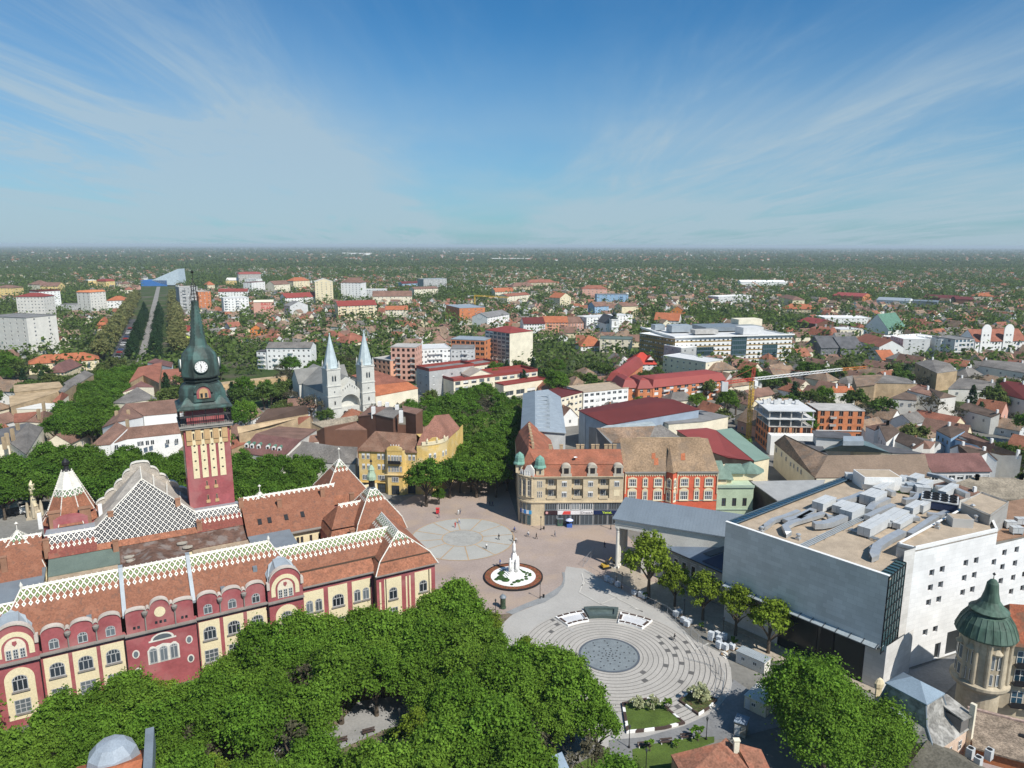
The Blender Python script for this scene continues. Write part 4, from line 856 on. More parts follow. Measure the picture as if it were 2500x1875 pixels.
# =================the square:monument,fountain,pools,furniture,people =================
W_=lambda reg,x,y,z=0:P(*px(reg,x,y),z)
MARB=mat('white marble',(.80,.79,.76),.6,.06,.8,.05);
mo=W_('s',1112,975);mon=thing('monument','slender white marble column monument on a stepped base in the round flower bed','monument',(mo[0],mo[1],.3),R(25))
b=MB()
for k in range(5):b.box(-3.1+.45*k,2.6-.45*k,-2.6+.45*k,2.2-.45*k,.22*k,.22*(k+1))
b.build('stepped_base',MARB,mon)
b=MB();b.lathe([(1.3,1.1),(1.25,1.5),(1.0,1.6),(.98,3.6),(1.1,3.7),(.85,4.0),(.78,5.2),(.62,5.5),(.5,6.0)],4,0,0,0,math.pi/4,1.1,.9);b.build('pedestal',MARB,mon)
b=MB();b.lathe([(.5,6.0),(.46,6.8),(.40,7.5),(.42,8.0),(.30,8.3),(.16,8.45),(.2,8.75),(.02,8.95)],10);b.build('figure',MARB,mon,smooth=True)
for x,y in ((-1.15,-.2),(1.15,.1),(.2,-1.1)):b=MB();b.lathe([(.42,1.1),(.45,2.4),(.36,3.4),(.38,3.9),(.2,4.2),(.22,4.5),(.02,4.7)],8,x,y);b.build('statue',MARB,mon,smooth=True)
fc=W_('s',1105,1003);fb=thing('flower_bed','round bed of white gravel, clipped shrubs and a red flower border around the white monument','flower bed',(fc[0],fc[1],.05))
b=MB();b.lathe([(7.55,0),(7.55,.42),(7.25,.42),(7.25,.3)],64);b.build('kerb',MATS['black iron'],fb)
b=MB();annulus(b,(0,0),5.7,7.25,.345);b.build('flower_border',mat('red flowers',(.22,.07,.04),1,.35,1.6,.5,5.,stain=(2.2,.7,(.06,.09,.02))),fb)
b=MB();disc(b,(0,0),5.72,.36,48);b.build('white_gravel',mat('white gravel',(.74,.73,.70),.95,.08,1.,.15,8.),fb)
SHR=mat('clipped shrub',(.035,.075,.02),1,.35,1.5,.5,5.)
rnd=random.Random(3)
for x,y,r in [(-3,1.2,1.0),(-2.2,2.6,.7),(-3.2,-1.4,1.1),(-1.9,-2.4,1.0),(-4.2,-2,.6),(2.4,1.6,.9),(1.6,2.8,.8),(3.1,.7,.5),(3.6,1.7,.45),(4.2,.3,.5),(3.2,-.5,.5),(3.3,-1.7,.5),(1.2,-3,.7),(2.2,-2.3,.5),(.2,-3.6,.5),(-.4,-4.7,.45),(4.3,1.2,.4),(.6,3.9,.6)]:
 b=MB();n=9;b.lathe([(r*.9,.3),(r,.3+r*.18),(r*.8,.3+r*.42),(r*.3,.3+r*.6),(.01,.3+r*.62)],n,x,y,0,rnd.random())
 b.v=[(vx+rnd.uniform(-.12,.12)*r,vy+rnd.uniform(-.12,.12)*r,vz+rnd.uniform(0,.12)*r) for vx,vy,vz in b.v];b.build('shrub',SHR,fb)
ft=thing('fountain','round blue grey fountain plate dotted with water jets in the ringed paving','fountain',(c1[0],c1[1],.12))
b=MB();b.lathe([(6.25,0),(6.25,.12),(5.85,.12),(5.85,.05)],64);b.build('rim',mat('rim slate',(.10,.115,.135),.5,.1),ft)
b=MB();disc(b,(0,0),5.85,.06,56);b.build('plate',mat('fountain plate',(.20,.225,.235),.45,.12,.7,.12,4.),ft)
b=MB();b.lathe([(.19,0),(.17,.03),(.01,.035)],7);jm=b.mesh('jet',[mat('jet cap',(.045,.05,.055),.5,.1)])
for r,n,o_ in ((0,1,0),(.75,6,.2),(1.5,8,.5),(2.3,10,.1),(3.3,10,.4),(4.3,9,.2),(5.2,12,.1)):
 for k in range(n):a=2*math.pi*(k+o_)/n;link('jet',jm,ft,(r*math.cos(a),r*math.sin(a),.065))
def pool(label,cols,r0,r1,a0,a1,h,mo_,mi_,seat):
 o=thing('basin',label,'basin',(c1[0],c1[1],.1));b=MB();n=8;rm=(r0+r1)/2
 A=lambda r,k,z:(r*math.cos(R(a0+(a1-a0)*k/n)),r*math.sin(R(a0+(a1-a0)*k/n)),z)
 def block_(ra,rb,ka,kb,z0,z1,m):
  kk=[ka+(kb-ka)*j/6 for j in range(7)];b.slab([A(ra,k,z1) for k in kk]+[A(rb,k,z1) for k in reversed(kk)],z1-z0,m)
 block_(r0,r0+.8,0,n,0,h,0);block_(r1-.8,r1,0,n,0,h,0);block_(r0+.8,r1-.8,0,.9,0,h,0);block_(r0+.8,r1-.8,n-.9,n,0,h,0);b.build('wall',mo_,o)
 b=MB();block_(r0+.8,r1-.8,.9,n-.9,0,h*.35,0);b.build('floor',mi_,o)
 if seat:
  for ra,rb in ((r0+.1,r0+.65),(r1-.65,r1-.1)):
   for ka in (.3,2.2,4.1,6.0):b=MB();block_(ra,rb,ka,ka+1.6,h,h+.07,0);b.build('seat',seat,o)
  for ka in (.1,n-.8):
   b=MB();block_(r0+1.2,r1-1.2,ka,ka+.7,h,h+.07,0);b.build('seat',seat,o)
SEAT=mat('dark seat wood',(.075,.05,.042),.7,.15)
pool('empty white basin with dark wooden seats left of the dark pool',0,13.4,17.9,102,125,.45,MARB,mat('basin floor',(.55,.55,.56),.7,.1),SEAT)
pool('dark green stone pool between the two white basins',0,14.6,18.9,76,100.5,.75,mat('dark green stone',(.075,.10,.095),.35,.12),mat('pool water',(.10,.13,.12),.15,.2,.6),None)
pool('empty white basin with dark wooden seats right of the dark pool',0,12.9,17.5,49,74,.45,MARB,MATS['basin floor'],SEAT)
def bed(label,reg,pts,h=.45,grass=True):
 o=thing('planted_bed',label,'planted bed',(*W_(reg,*pts[0])[:2],.1));cx_,cy_=o.location[:2]
 Q=[W_(reg,x,y)[:2] for x,y in pts];n=len(Q)
 ctr=(sum(q[0] for q in Q)/n,sum(q[1] for q in Q)/n);I=[(q[0]+(ctr[0]-q[0])*.1,q[1]+(ctr[1]-q[1])*.1) for q in Q]
 b=MB()
 for k in range(n):
  j=(k+1)%n;a_,c_=Vector((*Q[k],0)),Vector((*Q[j],0));m_=max(2,int((c_-a_).length/1.3));ia,ic=Vector((*I[k],0)),Vector((*I[j],0))
  for q in range(m_):
   f0,f1=q/m_,(q+1)/m_;ps=[a_.lerp(c_,f0),a_.lerp(c_,f1),ia.lerp(ic,f1),ia.lerp(ic,f0)]
   b.slab([(p.x-cx_,p.y-cy_,h) for p in ps],h,1 if q%3 ==1 else 0)
 b.build('edge_wall',[SEAT,MARB],o)
 b=MB();b.poly([(x-cx_,y-cy_,h*.7) for x,y in I]);me=b.mesh('planting',[M_GRASS if grass else mat('dark bedding',(.07,.085,.03),1,.4,1.2,.5,4.,stain=(1.5,.5,(.14,.05,.04)))])
 if me.polygons[0].normal.z < 0:me.flip_normals()
 link('planting',me,o);return o
bed('lawn bed with dark and white bench edging below the ringed paving','t',[(1110,1120),(1250,1095),(1395,1065),(1520,1180),(1650,1290),(1480,1335),(1300,1358),(1150,1372)])
bed('small dark planted bed beside the paved rings with shrubs','t',[(1595,1098),(1665,1040),(1725,1015),(1925,1090),(1860,1160),(1765,1222)],grass=False)
LAMP=None
def lamp(reg,x,y,label,h=4.2,two=False):
 p=W_(reg,x,y);o=thing('street_lamp',label,'street lamp',(p[0],p[1],.08),0,'black lanterns around the square')
 b=MB();b.lathe([(.2,0),(.2,.25),(.1,.4),(.07,.9),(.06,h-.8),(.09,h-.7),(.03,h-.6)],8);b.build('post',MATS['black iron'],o)
 b=MB();b.lathe([(.1,h-.62),(.22,h-.15),(.24,h-.1),(.05,h+.12),(.02,h+.25)],6);b.build('lantern',mat('lantern glass',(.05,.055,.055),.2,.1),o);return o
for reg,x,y,l in [('s',1390,1230,'black lantern post on the pink paving just below the flower bed'),('k',713,1625,'black lantern post in front of the beige corner building'),('k',1724,1615,'black lantern post near the blue shop sign'),('w',1313,1338,'black lantern post beside the park path benches'),('t',820,1700,'black lantern post on the grass near the blue sheet roof'),('t',1315,1700,'black lantern post on the grass beside the red tiled roof'),('u',100,880,'black lantern post under the tree at the portico'),('t',1640,370,'black lantern post between the street trees'),('t',1972,530,'black lantern post behind the pallet stacks'),('t',1830,1420,'black lantern post on the dark asphalt path'),('t',1172,1490,'short black post lamp on the asphalt path'),('s',2145,490,'black lantern post close to the portico shadow'),('w',2130,370,'black lantern post at the lower edge of the pink square'),('t',1110,130,'black lantern post beside the wrapped pallets')]:lamp(reg,x,y,l)
p=W_('s',995,1330);ac=thing('advertising_column','dark green advertising column with a domed cap at the park edge','advertising column',(p[0],p[1],.05))
b=MB();b.lathe([(.75,0),(.75,.3),(.62,.35),(.62,2.6)],14);b.build('drum',mat('dark green poster',(.05,.075,.045),.7,.3,1.2,.3,3.),ac);b=MB();b.lathe([(.78,2.6),(.8,2.8),(.5,3.2),(.1,3.4),(.02,3.8)],14);b.build('cap',MATS['zinc'],ac)
def bench(reg,x,y,rz,label,white=False):
 p=W_(reg,x,y);o=thing('park_bench',label,'bench',(p[0],p[1],.08),rz,'park benches');m=SEAT
 b=MB()
 for k in range(3):b.box(-1.1,1.1,-.25+.17*k,-.12+.17*k,.43,.48)
 b.build('seat',m,o);b=MB()
 for k in range(2):b.box(-1.1,1.1,.27,.31,.55+.2*k,.7+.2*k)
 b.build('backrest',m,o)
 for x_ in (-.9,.9):b=MB();b.box(x_-.06,x_+.06,-.25,.28,0,.43);b.box(x_-.05,x_+.05,.28,.33,0,.9);b.build('leg',MATS['white paint'] if white else MATS['black iron'],o)
for x,y,l in ((815,1448,'dark park bench at the lower end of the shaded path'),(1050,1368,'dark park bench between two tree trunks on the shaded path'),(1480,1217,'dark park bench right of the lantern on the shaded path')):bench('w',x,y,R(24),l)
for x,y,l in ((1300,1485,'white legged bench left of three on the lower lawn'),(1490,1455,'white legged bench in the middle of the lower lawn row'),(1662,1412,'white legged bench in tree shade right on the lower lawn')):bench('t',x,y,R(8),l,True)
for reg,x,y,l in [('s',1428,1222,'small black litter bin beside the lantern below the flower bed'),('k',757,1615,'small black litter bin beside the lantern before the corner building'),('s',130,250,'small black litter bin near the yellow building trees')]:
 p=W_(reg,x,y);b=MB();b.lathe([(.22,0),(.26,.75),(.28,.8),(.2,.82),(.2,.7),(.01,.7)],8);tag(b.build('litter_bin',MATS['black iron'],None,(p[0],p[1],.08)),l,'litter bin')
p=W_('k',990,1560);o=thing('newspaper_kiosk','small green kiosk box in front of the shop windows','kiosk',(p[0],p[1],.05))
b=MB();b.box(-.75,.75,-.6,.6,0,2.2);b.build('body',mat('kiosk green',(.06,.12,.085),.6,.15),o);b=MB();b.box(-.9,.9,-.75,.75,2.2,2.35);b.build('roof',MATS['zinc'],o);b=MB();b.box(-.5,.5,-.62,-.6,.9,1.9);b.build('window',MATS['glass'],o)
p=W_('k',1125,1575);o=thing('parasol','blue and white ice cream parasol over a freezer by the shop front','parasol',(p[0],p[1],.05))
b=MB();b.tube((0,0,0),(0,0,2.4),.04);b.build('pole',MATS['white paint'],o);b=MB();b.lathe([(1.25,1.95),(1.2,2.05),(.6,2.4),(.02,2.6)],8,0,0,[0,1,1]);b.build('canopy',[mat('parasol blue',(.05,.12,.40),.7,.1),mat('parasol white',(.55,.60,.75),.7,.1)],o)
b=MB();b.box(-.8,.8,-.9,-.1,0,1.0);b.build('freezer',MATS['parasol blue'],o)
WRAP=mat('wrapped blocks',(.58,.61,.64),.5,.22,2.2,.25,5.,spec=.5)
PAL=[('t',1868,575,1.9),('t',1925,560,1.5),('t',1985,570,1.4),('t',1938,640,1.4),('t',1992,655,1.2),('t',2048,650,1.1),('t',1940,600,1.5),('t',1572,370,1.2),('t',1602,350,1.0),('t',1635,425,1.2),('t',1665,455,1.2),('t',1690,430,1.0),('t',985,70,1.3),('t',1020,85,1.0),('t',1075,115,1.1),('t',1275,205,1.2),('t',1300,215,1.0),('t',1215,185,.9)]
for k,(reg,x,y,h_) in enumerate(PAL):
 p=W_(reg,x,y);rq=random.Random(k);b=MB();o=thing('block_pallet',None or '','pallet',(p[0],p[1],.09),R(-50+rq.uniform(-12,12)),'wrapped pallets of blocks along the building site')
 for q in range(3):b.box(-.6,.6,-.5+.42*q,-.38+.42*q,0,.12)
 b.box(-.6,.6,-.5,.5,.12,.16);b.build('pallet_base',mat('pallet wood',(.30,.20,.11),.9,.2),o);b=MB();b.box(-.56,.56,-.47,.47,.16,.16+h_);b.v=[(x_+rq.uniform(-.05,.05),y_+rq.uniform(-.05,.05),z_+rq.uniform(-.05,.04)) for x_,y_,z_ in b.v];b.build('wrapped_blocks',WRAP,o)
 where=['tallest in the upper left of the big cluster','upper middle of the big cluster','upper right of the big cluster behind','front left of the big cluster','front middle of the big cluster','lowest at the right end of the big cluster','centre of the big cluster','left in the group under the third tree','small one behind the group of the third tree','front left below the third tree','front tip of the middle group','right and small in the middle group','big one at the square end by the portico','small one beside the portico end','alone under the first street tree','pair half by the second trunk','smaller half of the pair by the second trunk','low one beside the flower tub'][k]
 o['label']='wrapped grey block pallet, '+where
for k,(x,y,l) in enumerate([(2115,655,'heap of broken boards beside the last pallet'),(1990,700,'loose rubble on the paving beside the site hut')]):
 p=W_('t',x,y);rq=random.Random(k+5);b=MB();o=thing('debris_heap',l,'debris',(p[0],p[1],.09))
 for q in range(9):
  bb_=MB();a_,c_,d_=rq.uniform(.3,.9),rq.uniform(.1,.4),rq.uniform(.05,.25);bb_.box(-a_,a_,-c_,c_,0,d_);bb_.build('board',MATS['pallet wood'] if q%2 else MATS['off white'],o,(rq.uniform(-.8,.8),rq.uniform(-.5,.5),.1*q*.5),rq.uniform(0,3))
p=W_('s',2090,905);o=thing('compact_excavator','small yellow excavator digging in the portico shadow','excavator',(p[0],p[1],.05),R(20));YM=mat('machine yellow',(.50,.32,.05),.6,.15)
for s_ in (-1,1):b=MB();b.box(-1.2,1.2,s_*.75-.2,s_*.75+.2,0,.55);b.build('track',MATS['black iron'],o)
b=MB();b.box(-1.1,.6,-.75,.75,.6,1.2);b.build('body',YM,o);b=MB();b.box(-.2,.7,-.75,.1,1.2,2.3);b.build('cab',MATS['glass'],o);b=MB();b.tube((.6,.4,1.2),(1.8,.4,2.6),.16,.13);b.tube((1.8,.4,2.6),(2.8,.4,1.2),.13,.1);b.build('boom',YM,o);b=MB();b.lathe([(.1,.5),(.4,.6),(.45,1.1),(.2,1.25)],6,2.85,.4);b.build('bucket',MATS['black iron'],o)
def hut(reg,x,y,x2,y2,d,h_,label,m,mr,ribs=True,wins=2):
 a_,c_=W_(reg,x,y),W_(reg,x2,y2);L=math.hypot(c_[0]-a_[0],c_[1]-a_[1]);o=thing('site_container',label,'container',(a_[0],a_[1],.1),math.atan2(c_[1]-a_[1],c_[0]-a_[0]))
 b=MB();b.box(0,L,0,d,0,h_);b.build('body',m,o);b=MB();b.box(-.1,L+.1,-.1,d+.1,h_,h_+.1)
 n=int(L/.35)
 for k in range(n):b.box(L*(k+.3)/n,L*(k+.6)/n,-.08,d+.08,h_+.1,h_+.16)
 b.build('roof',mr,o)
 for k in range(wins):link('window',win_mesh(.8,.7,MATS['white paint'],MATS['glass'],2,1,.06),o,(L*(k+.6)/(wins+.4),-.01,1.1))
 b=MB();b.box(L*.05,L*.05+.9,-.05,0,.05,2.05);b.build('door',MATS['light grey wall'],o)
hut('p',265,1570,455,1655,2.6,2.5,'white site cabin with ribbed roof beside the big theatre tree',MATS['off white'],MATS['light zinc'],2)
hut('q',50,880,215,960,5.5,2.5,'white market cabin with pale roof half under the big tree',mat('cabin cream',(.60,.55,.42),.8,.1),mat('pale roof foil',(.62,.60,.55),.7,.15),True,1)
hut('q',-30,1090,60,1120,2.4,2.5,'weathered metal cabin with blue grey roof by the asphalt path',mat('rusty cabin',(.36,.33,.27),.8,.2,.8,.15,3.,stain=(.9,.6,(.16,.09,.05))),mat('cabin roof blue',(.22,.27,.33),.6,.25),True,1)
def fence(reg,pts,label,h_=1.9):
 Q=[W_(reg,*p) for p in pts];o=thing('mesh_fence',label,'fence',(*Q[0][:2],.1));
 for k in range(len(Q)-1):
  a_,c_=Vector(Q[k])-Vector(Q[0]),Vector(Q[k+1])-Vector(Q[0]);n=max(1,round((c_-a_).length/3.2))
  for q in range(n):
   p0,p1=a_.lerp(c_,q/n),a_.lerp(c_,(q+1)/n-.02);b=MB();u_=Vector((0,0,1))
   b.tube(p0,p0+u_*h_,.04,None,4);b.tube(p1,p1+u_*h_,.04,None,4);b.tube(p0+u_*h_,p1+u_*h_,.035,None,4);b.tube(p0+u_*.25,p1+u_*.25,.035,None,4)
   for j in range(1,7):b.tube(p0.lerp(p1,j/7)+u_*.25,p0.lerp(p1,j/7)+u_*h_,.012,None,3)
   b.build('fence_panel',mat('galvanised',(.30,.31,.32),.5,.1),o)
fence('t',[(830,0),(1010,100),(1290,250),(1500,350),(1640,480),(1760,590),(1840,700)],'galvanised mesh fence along the street trees of the theatre')
fence('t',[(1700,750),(1890,800),(1985,930),(1960,1100)],'galvanised mesh fence standing across the outer paved rings')
fence('s',[(1850,890),(1975,750)],'short galvanised fence panel near the excavator')
SKIN=mat('skin',(.45,.27,.19),.6,.05);HAIRS=[mat('dark hair',(.03,.02,.015),.7,.1),mat('fair hair',(.30,.20,.10),.7,.1)]
def person(reg,x,y,face,label,top,legs,stride=.32,hair=0,bike=False):
 p=W_(reg,x,y);o=thing('person',label,'person',(p[0],p[1],.11),face)
 s=stride;z0=.98
 if bike:hips=(0,0,1.02);J=[hips,(0,.10,1.28),(0,.2,1.48),(0,.24,1.62),(.10,.0,.98),(.12,.32,.72),(.12,.16,.32),(.12,.28,.28),(-.10,.0,.98),(-.12,.30,.86),(-.12,.1,.5),(-.12,.22,.46),(.2,.18,1.42),(.24,.34,1.22),(.2,.55,1.12),(-.2,.18,1.42),(-.24,.34,1.22),(-.2,.55,1.12)]
 else:J=[(0,0,z0),(0,.02,1.24),(0,.04,1.47),(0,.06,1.57),(.10,0,.94),(.11,s*.55,.52),(.11,s*.75,.08),(.11,s*.75+.17,.03),(-.10,0,.94),(-.11,-s*.15,.5),(-.11,-s,.1),(-.11,-s+.16,.03),(.2,.03,1.43),(.25,-s*.5,1.16),(.24,-s*.4+.08,.92),(-.2,.03,1.43),(-.25,s*.4,1.16),(-.24,s*.5+.1,.94)]
 rad=[.15,.145,.13,.06,.105,.075,.05,.045,.105,.075,.05,.045,.07,.05,.038,.07,.05,.038]
 E_=[(0,1),(1,2),(2,3),(0,4),(4,5),(5,6),(6,7),(0,8),(8,9),(9,10),(10,11),(2,12),(12,13),(13,14),(2,15),(15,16),(16,17)]
 hd=Vector(J[3]);b=MB();i0=len(b.v)
 for a_,c_ in E_:b.tube(J[a_],J[c_],rad[a_],rad[c_],7,0 if a_ in (1,2,12,13,15,16) or c_ in (1,2) else 1)
 for j,r_ in zip(J,rad):b.lathe([(.001,j[2]-r_),(r_*.7,j[2]-r_*.7),(r_,j[2]),(r_*.7,j[2]+r_*.7),(.001,j[2]+r_)],7,j[0],j[1],1 if j[2] < 1.05 else 0)
 h=hd+Vector((0,.02,.14));b.lathe([(.001,h.z-.13),(.06,h.z-.11),(.085,h.z-.03),(.09,h.z+.03),(.07,h.z+.1),(.001,h.z+.13)],9,h.x,h.y,2,0,.9,1.1)
 b.lathe([(.02,h.z-.03),(.025,h.z-.01),(.01,h.z+.02)],5,h.x,h.y+.10,2)
 for s_ in (14,17):q=J[s_];b.lathe([(.001,q[2]-.14),(.035,q[2]-.1),(.035,q[2]),(.001,q[2]+.02)],6,q[0],q[1],2)
 b.build('body',[top,legs,SKIN],o,smooth=True)
 q=MB();q.lathe([(.1,h.z+.01),(.1,h.z+.06),(.075,h.z+.125),(.001,h.z+.15)],9,h.x,h.y-.02);q.build('hair',HAIRS[hair],o,smooth=True)
 return o
CL={n:mat('cloth '+n,c,.9,.1) for n,c in dict(white=(.7,.7,.68),navy=(.03,.04,.10),blue=(.06,.10,.32),red=(.45,.05,.04),black=(.015,.015,.018),grey=(.2,.2,.2),denim=(.06,.09,.16),pink=(.5,.25,.28),beige=(.4,.32,.22)).items()}
for reg,x,y,f_,l,tp,lg,hr in [('s',315,372,2.6,'person in light pink top walking behind the red pushcart','pink','grey',0),('s',520,338,0,'person dressed all in white standing with another in dark clothes','white','white',0),('s',540,330,.5,'person in dark clothes beside the one dressed in white','grey','denim',0),('s',527,430,-1,'person in white and blue stepping onto the grey disc','white','blue',1),('s',487,475,.3,'person in red walking on the grey disc','red','red',0),
  ('s',952,605,1,'person in black walking on the right part of the grey disc','black','black',0),('s',1100,620,2,'person in dark clothes at the edge of the grey disc','grey','black',0),('s',1350,595,-1.2,'person in black walking alone on the pink paving','black','black',0),('s',1550,572,1.6,'person in grey walking right on the pink paving','grey','denim',0),('s',818,705,.2,'person in a dark skirt with white top on the grey disc','white','black',1),
  ('s',965,880,1.4,'person in blue crouched at the flower bed edge','blue','denim',0),('s',885,245,2,'person in navy in the shade of the street trees','navy','navy',0),('s',855,245,2.2,'person in black in the shade beside the one in navy','black','navy',0),('k',1535,1550,3,'person in black standing before the blue shop sign','black','black',0),('t',1558,580,-2,'person in dark clothes walking across the outer paved rings','black','grey',0),('s',2078,690,1,'person in dark clothes within the portico shadow','navy','black',0)]:person(reg,x,y,f_,l,CL[tp],CL[lg],.32,hr)
def bicycle(reg,x,y,f_,label):
 p=W_(reg,x,y);o=thing('bicycle',label,'bicycle',(p[0],p[1],.1),f_)
 for y_ in (-.5,.55):
  b=MB()
  for k in range(16):a0,a1=2*math.pi*k/16,2*math.pi*(k+1)/16;b.tube((0,y_+.33*math.cos(a0),.33+.33*math.sin(a0)),(0,y_+.33*math.cos(a1),.33+.33*math.sin(a1)),.025,None,4)
  b.build('wheel',MATS['black iron'],o)
 b=MB();b.tube((0,-.5,.33),(0,-.15,.75),.025);b.tube((0,-.15,.75),(0,.4,.8),.025);b.tube((0,.4,.8),(0,0,.33),.025);b.tube((0,-.5,.33),(0,0,.33),.02);b.tube((0,.55,.33),(0,.42,.95),.025);b.tube((0,-.15,.75),(0,0,.33),.025);b.build('frame',MATS['zinc'],o)
 b=MB();b.tube((-.25,.42,.98),(.25,.42,.98),.02);b.build('handlebar',MATS['black iron'],o);b=MB();b.box(-.08,.08,-.32,-.05,.88,.94);b.tube((0,-.17,.75),(0,-.17,.9),.02);b.build('saddle',MATS['black iron'],o)
for reg,x,y,f_,l,tp,lg in [('s',1112,525,-1.9,'in a blue jacket at the rim of the grey disc','blue','navy'),('s',1258,572,-1.9,'in a white shirt on the pink paving','white','denim'),('s',1125,642,-1.2,'in a white shirt riding off the grey disc','white','black')]:
 person(reg,x,y,f_,'person '+l+' on a bicycle',CL[tp],CL[lg],0,0,True);bicycle(reg,x,y,f_,'bicycle ridden by the person '+l)
p=W_('s',300,330);o=thing('pushcart','small red vending pushcart on the paving above the grey disc','pushcart',(p[0],p[1],.05))
b=MB();b.box(-.5,.5,-.4,.4,.4,1.5);b.build('box',mat('cart red',(.55,.04,.05),.5,.1),o);b=MB();b.box(-.6,.6,-.5,.5,1.9,2.0);b.tube((-.45,-.3,1.5),(-.45,-.3,1.9),.03);b.tube((.45,.3,1.5),(.45,.3,1.9),.03);b.build('roof',MATS['cart red'],o)
for s_ in (-1,1):b=MB();b.tube((s_*.5,0,.3),(s_*.56,0,.3),.3,.3,10);b.build('wheel',MATS['black iron'],o)
# =================the modern theatre =================
SLAB=bpy.data.materials.new('stone cladding');SLAB.use_nodes=True
def cladding(m,base,lo,hi):
 t=m.node_tree;b=t.nodes['Principled BSDF'];b.inputs['Roughness'].default_value=.75
 g=nd(t,'ShaderNodeTexCoord');br=nd(t,'ShaderNodeTexBrick');uv=nd(t,'ShaderNodeUVMap')
 br.inputs['Scale'].default_value=1;br.inputs['Brick Width'].default_value=1.9;br.inputs['Row Height'].default_value=.95;br.inputs['Mortar Size'].default_value=.018;br.inputs['Bias'].default_value=0
 br.inputs['Color1'].default_value=(*lo,1);br.inputs['Color2'].default_value=(*hi,1);br.inputs['Mortar'].default_value=(*[c*.8 for c in lo],1);br.offset=.37
 t.links.new(uv.outputs[0],br.inputs['Vector'])
 n=nd(t,'ShaderNodeTexNoise');n.inputs['Scale'].default_value=.22;n.inputs['Detail'].default_value=4;ge=nd(t,'ShaderNodeNewGeometry');t.links.new(ge.outputs['Position'],n.inputs['Vector'])
 r=nd(t,'ShaderNodeMapRange');r.inputs[1].default_value=.3;r.inputs[2].default_value=.7;r.inputs[3].default_value=.9;r.inputs[4].default_value=1.08;t.links.new(n.outputs['Fac'],r.inputs[0])
 s=nd(t,'ShaderNodeVectorMath',operation='SCALE');t.links.new(br.outputs['Color'],s.inputs[0]);t.links.new(r.outputs[0],s.inputs['Scale']);t.links.new(s.outputs[0],b.inputs['Base Color'])
cladding(SLAB,None,(.57,.55,.515),(.67,.65,.615))
SLAB_SUNLIT=bpy.data.materials.new('sunlit stone cladding');SLAB_SUNLIT.use_nodes=True  # same stone as the front; the wing's sunlight is put into a paler colour
cladding(SLAB_SUNLIT,None,(.72,.715,.70),(.80,.795,.78))
def cwall(b,p0,p1,z0,z1,holes=(),d=.5,m=0,mr=None):
 """clad wall with uv in metres"""
 k=len(b.f);b.wall(p0,p1,z0,z1,holes,d,m,mr);L=math.hypot(p1[0]-p0[0],p1[1]-p0[1]);ex,ey=(p1[0]-p0[0])/L,(p1[1]-p0[1])/L
 for fi in range(k,len(b.f)):b.u[fi]=[((b.v[v][0]-p0[0])*ex+(b.v[v][1]-p0[1])*ey+30,b.v[v][2]) for v in b.f[fi]]
Th=Fr((46.6,146.0),-49.5);TL=lambda x,y,z=0:Th.pz(*proj(x,y,z),z)
def lw(reg,x,y,z):return Th.pz(*px(reg,x,y),z)
the=thing('theatre','big modern theatre with a blank pale stone front and silver ducts covering its flat roof','theatre',(46.6,146.0,0),R(-49.5))
ZT=24.0;cB=(33.9,0.)
W0=lw('p',1355,765,26);W1=lw('p',1480,795,26);W2=lw('p',2035,670,26);W3=lw('p',1990,575,26);W4=lw('p',1790,530,26)
FL=(2.3,51.5)
b=MB()
cwall(b,(0,0),cB,9.6,ZT);b.poly([(0,0,9.6),cB+(9.6,),(33.9,1.6,9.6),(0,1.6,9.6)][::-1],0)
cwall(b,FL,(0,0),8.0,ZT-.9);cwall(b,(0,1.6),(6,1.6),0,9.6);cwall(b,(6,1.6),(13,1.6),0,9.6);cwall(b,(30.6,1.6),(34.4,1.6),0,9.6)
cwall(b,(34.4,1.6),(35.2,12),0,9.6);cwall(b,(33.0,9.0),(W1[0],W1[1]),0,26)
cwall(b,(W1[0]+.0,W1[1]),(W0[0],W0[1]),ZT-1,26)
b.build('stone_wall',[SLAB],the)
dW=(W2[0]-W1[0],W2[1]-W1[1]);LW=math.hypot(*dW);eW=(dW[0]/LW,dW[1]/LW);far=(W1[0]+eW[0]*60,W1[1]+eW[1]*60)
tw_=MB();
def wing_sz(reg,x,y):# pixel -> (distance along the wing wall,z)
 f=Fr(Th.w(W1[0],W1[1],0)[:2],math.degrees(math.atan2(Th.w(*W2,0)[1]-Th.w(*W1,0)[1],Th.w(*W2,0)[0]-Th.w(*W1,0)[0])));return f.pl(*px(reg,x,y),0)
holes=[];hw_=[]
for x,y in [(1590,965),(1660,942),(1820,900),(1888,882),(2008,893),(2080,830),(2163,807),(1580,1065),(1648,1045),(1808,1000),(1875,980),(2066,925),(2150,902),(1567,1165),(1635,1145),(1797,1098),(1862,1078),(2055,1020),(2138,997),(1545,1367),(1613,1345),(1850,1180),(2125,1093),(2212,975),(2200,1068)]:
 s_,z_=wing_sz('p',x,y);holes.append((s_-.68,s_+.68,z_-.72,z_+.72));hw_.append((s_,z_-.72))
for x,y,w_,h_ in ((1330,1575,.0,0),):
 pass
s_,z_=wing_sz('r',420,870)
def snap(v):return round(v*20)/20
holes=[tuple(snap(q) for q in h_) for h_ in holes]
dr=[(9.2,10.9,0.05,3.6),(12.5,17.0,.05,5.4)]
cwall(tw_,W1,far,0,22.6,[h_ for h_ in holes]+dr,.55,0,0)
cwall(tw_,W1,(W1[0]+eW[0]*LW,W1[1]+eW[1]*LW),22.6,26);cwall(tw_,W2,W3,22,26);cwall(tw_,W0,W1,22,26);cwall(tw_,W4,W0,22,26);cwall(tw_,W3,W4,22,26)
tw_.build('wing_wall',[SLAB_SUNLIT],the)
wm_=win_mesh(1.36,1.44,mat('bronze frame',(.06,.04,.035),.5,.1),MATS['glass'],1,1,.09)
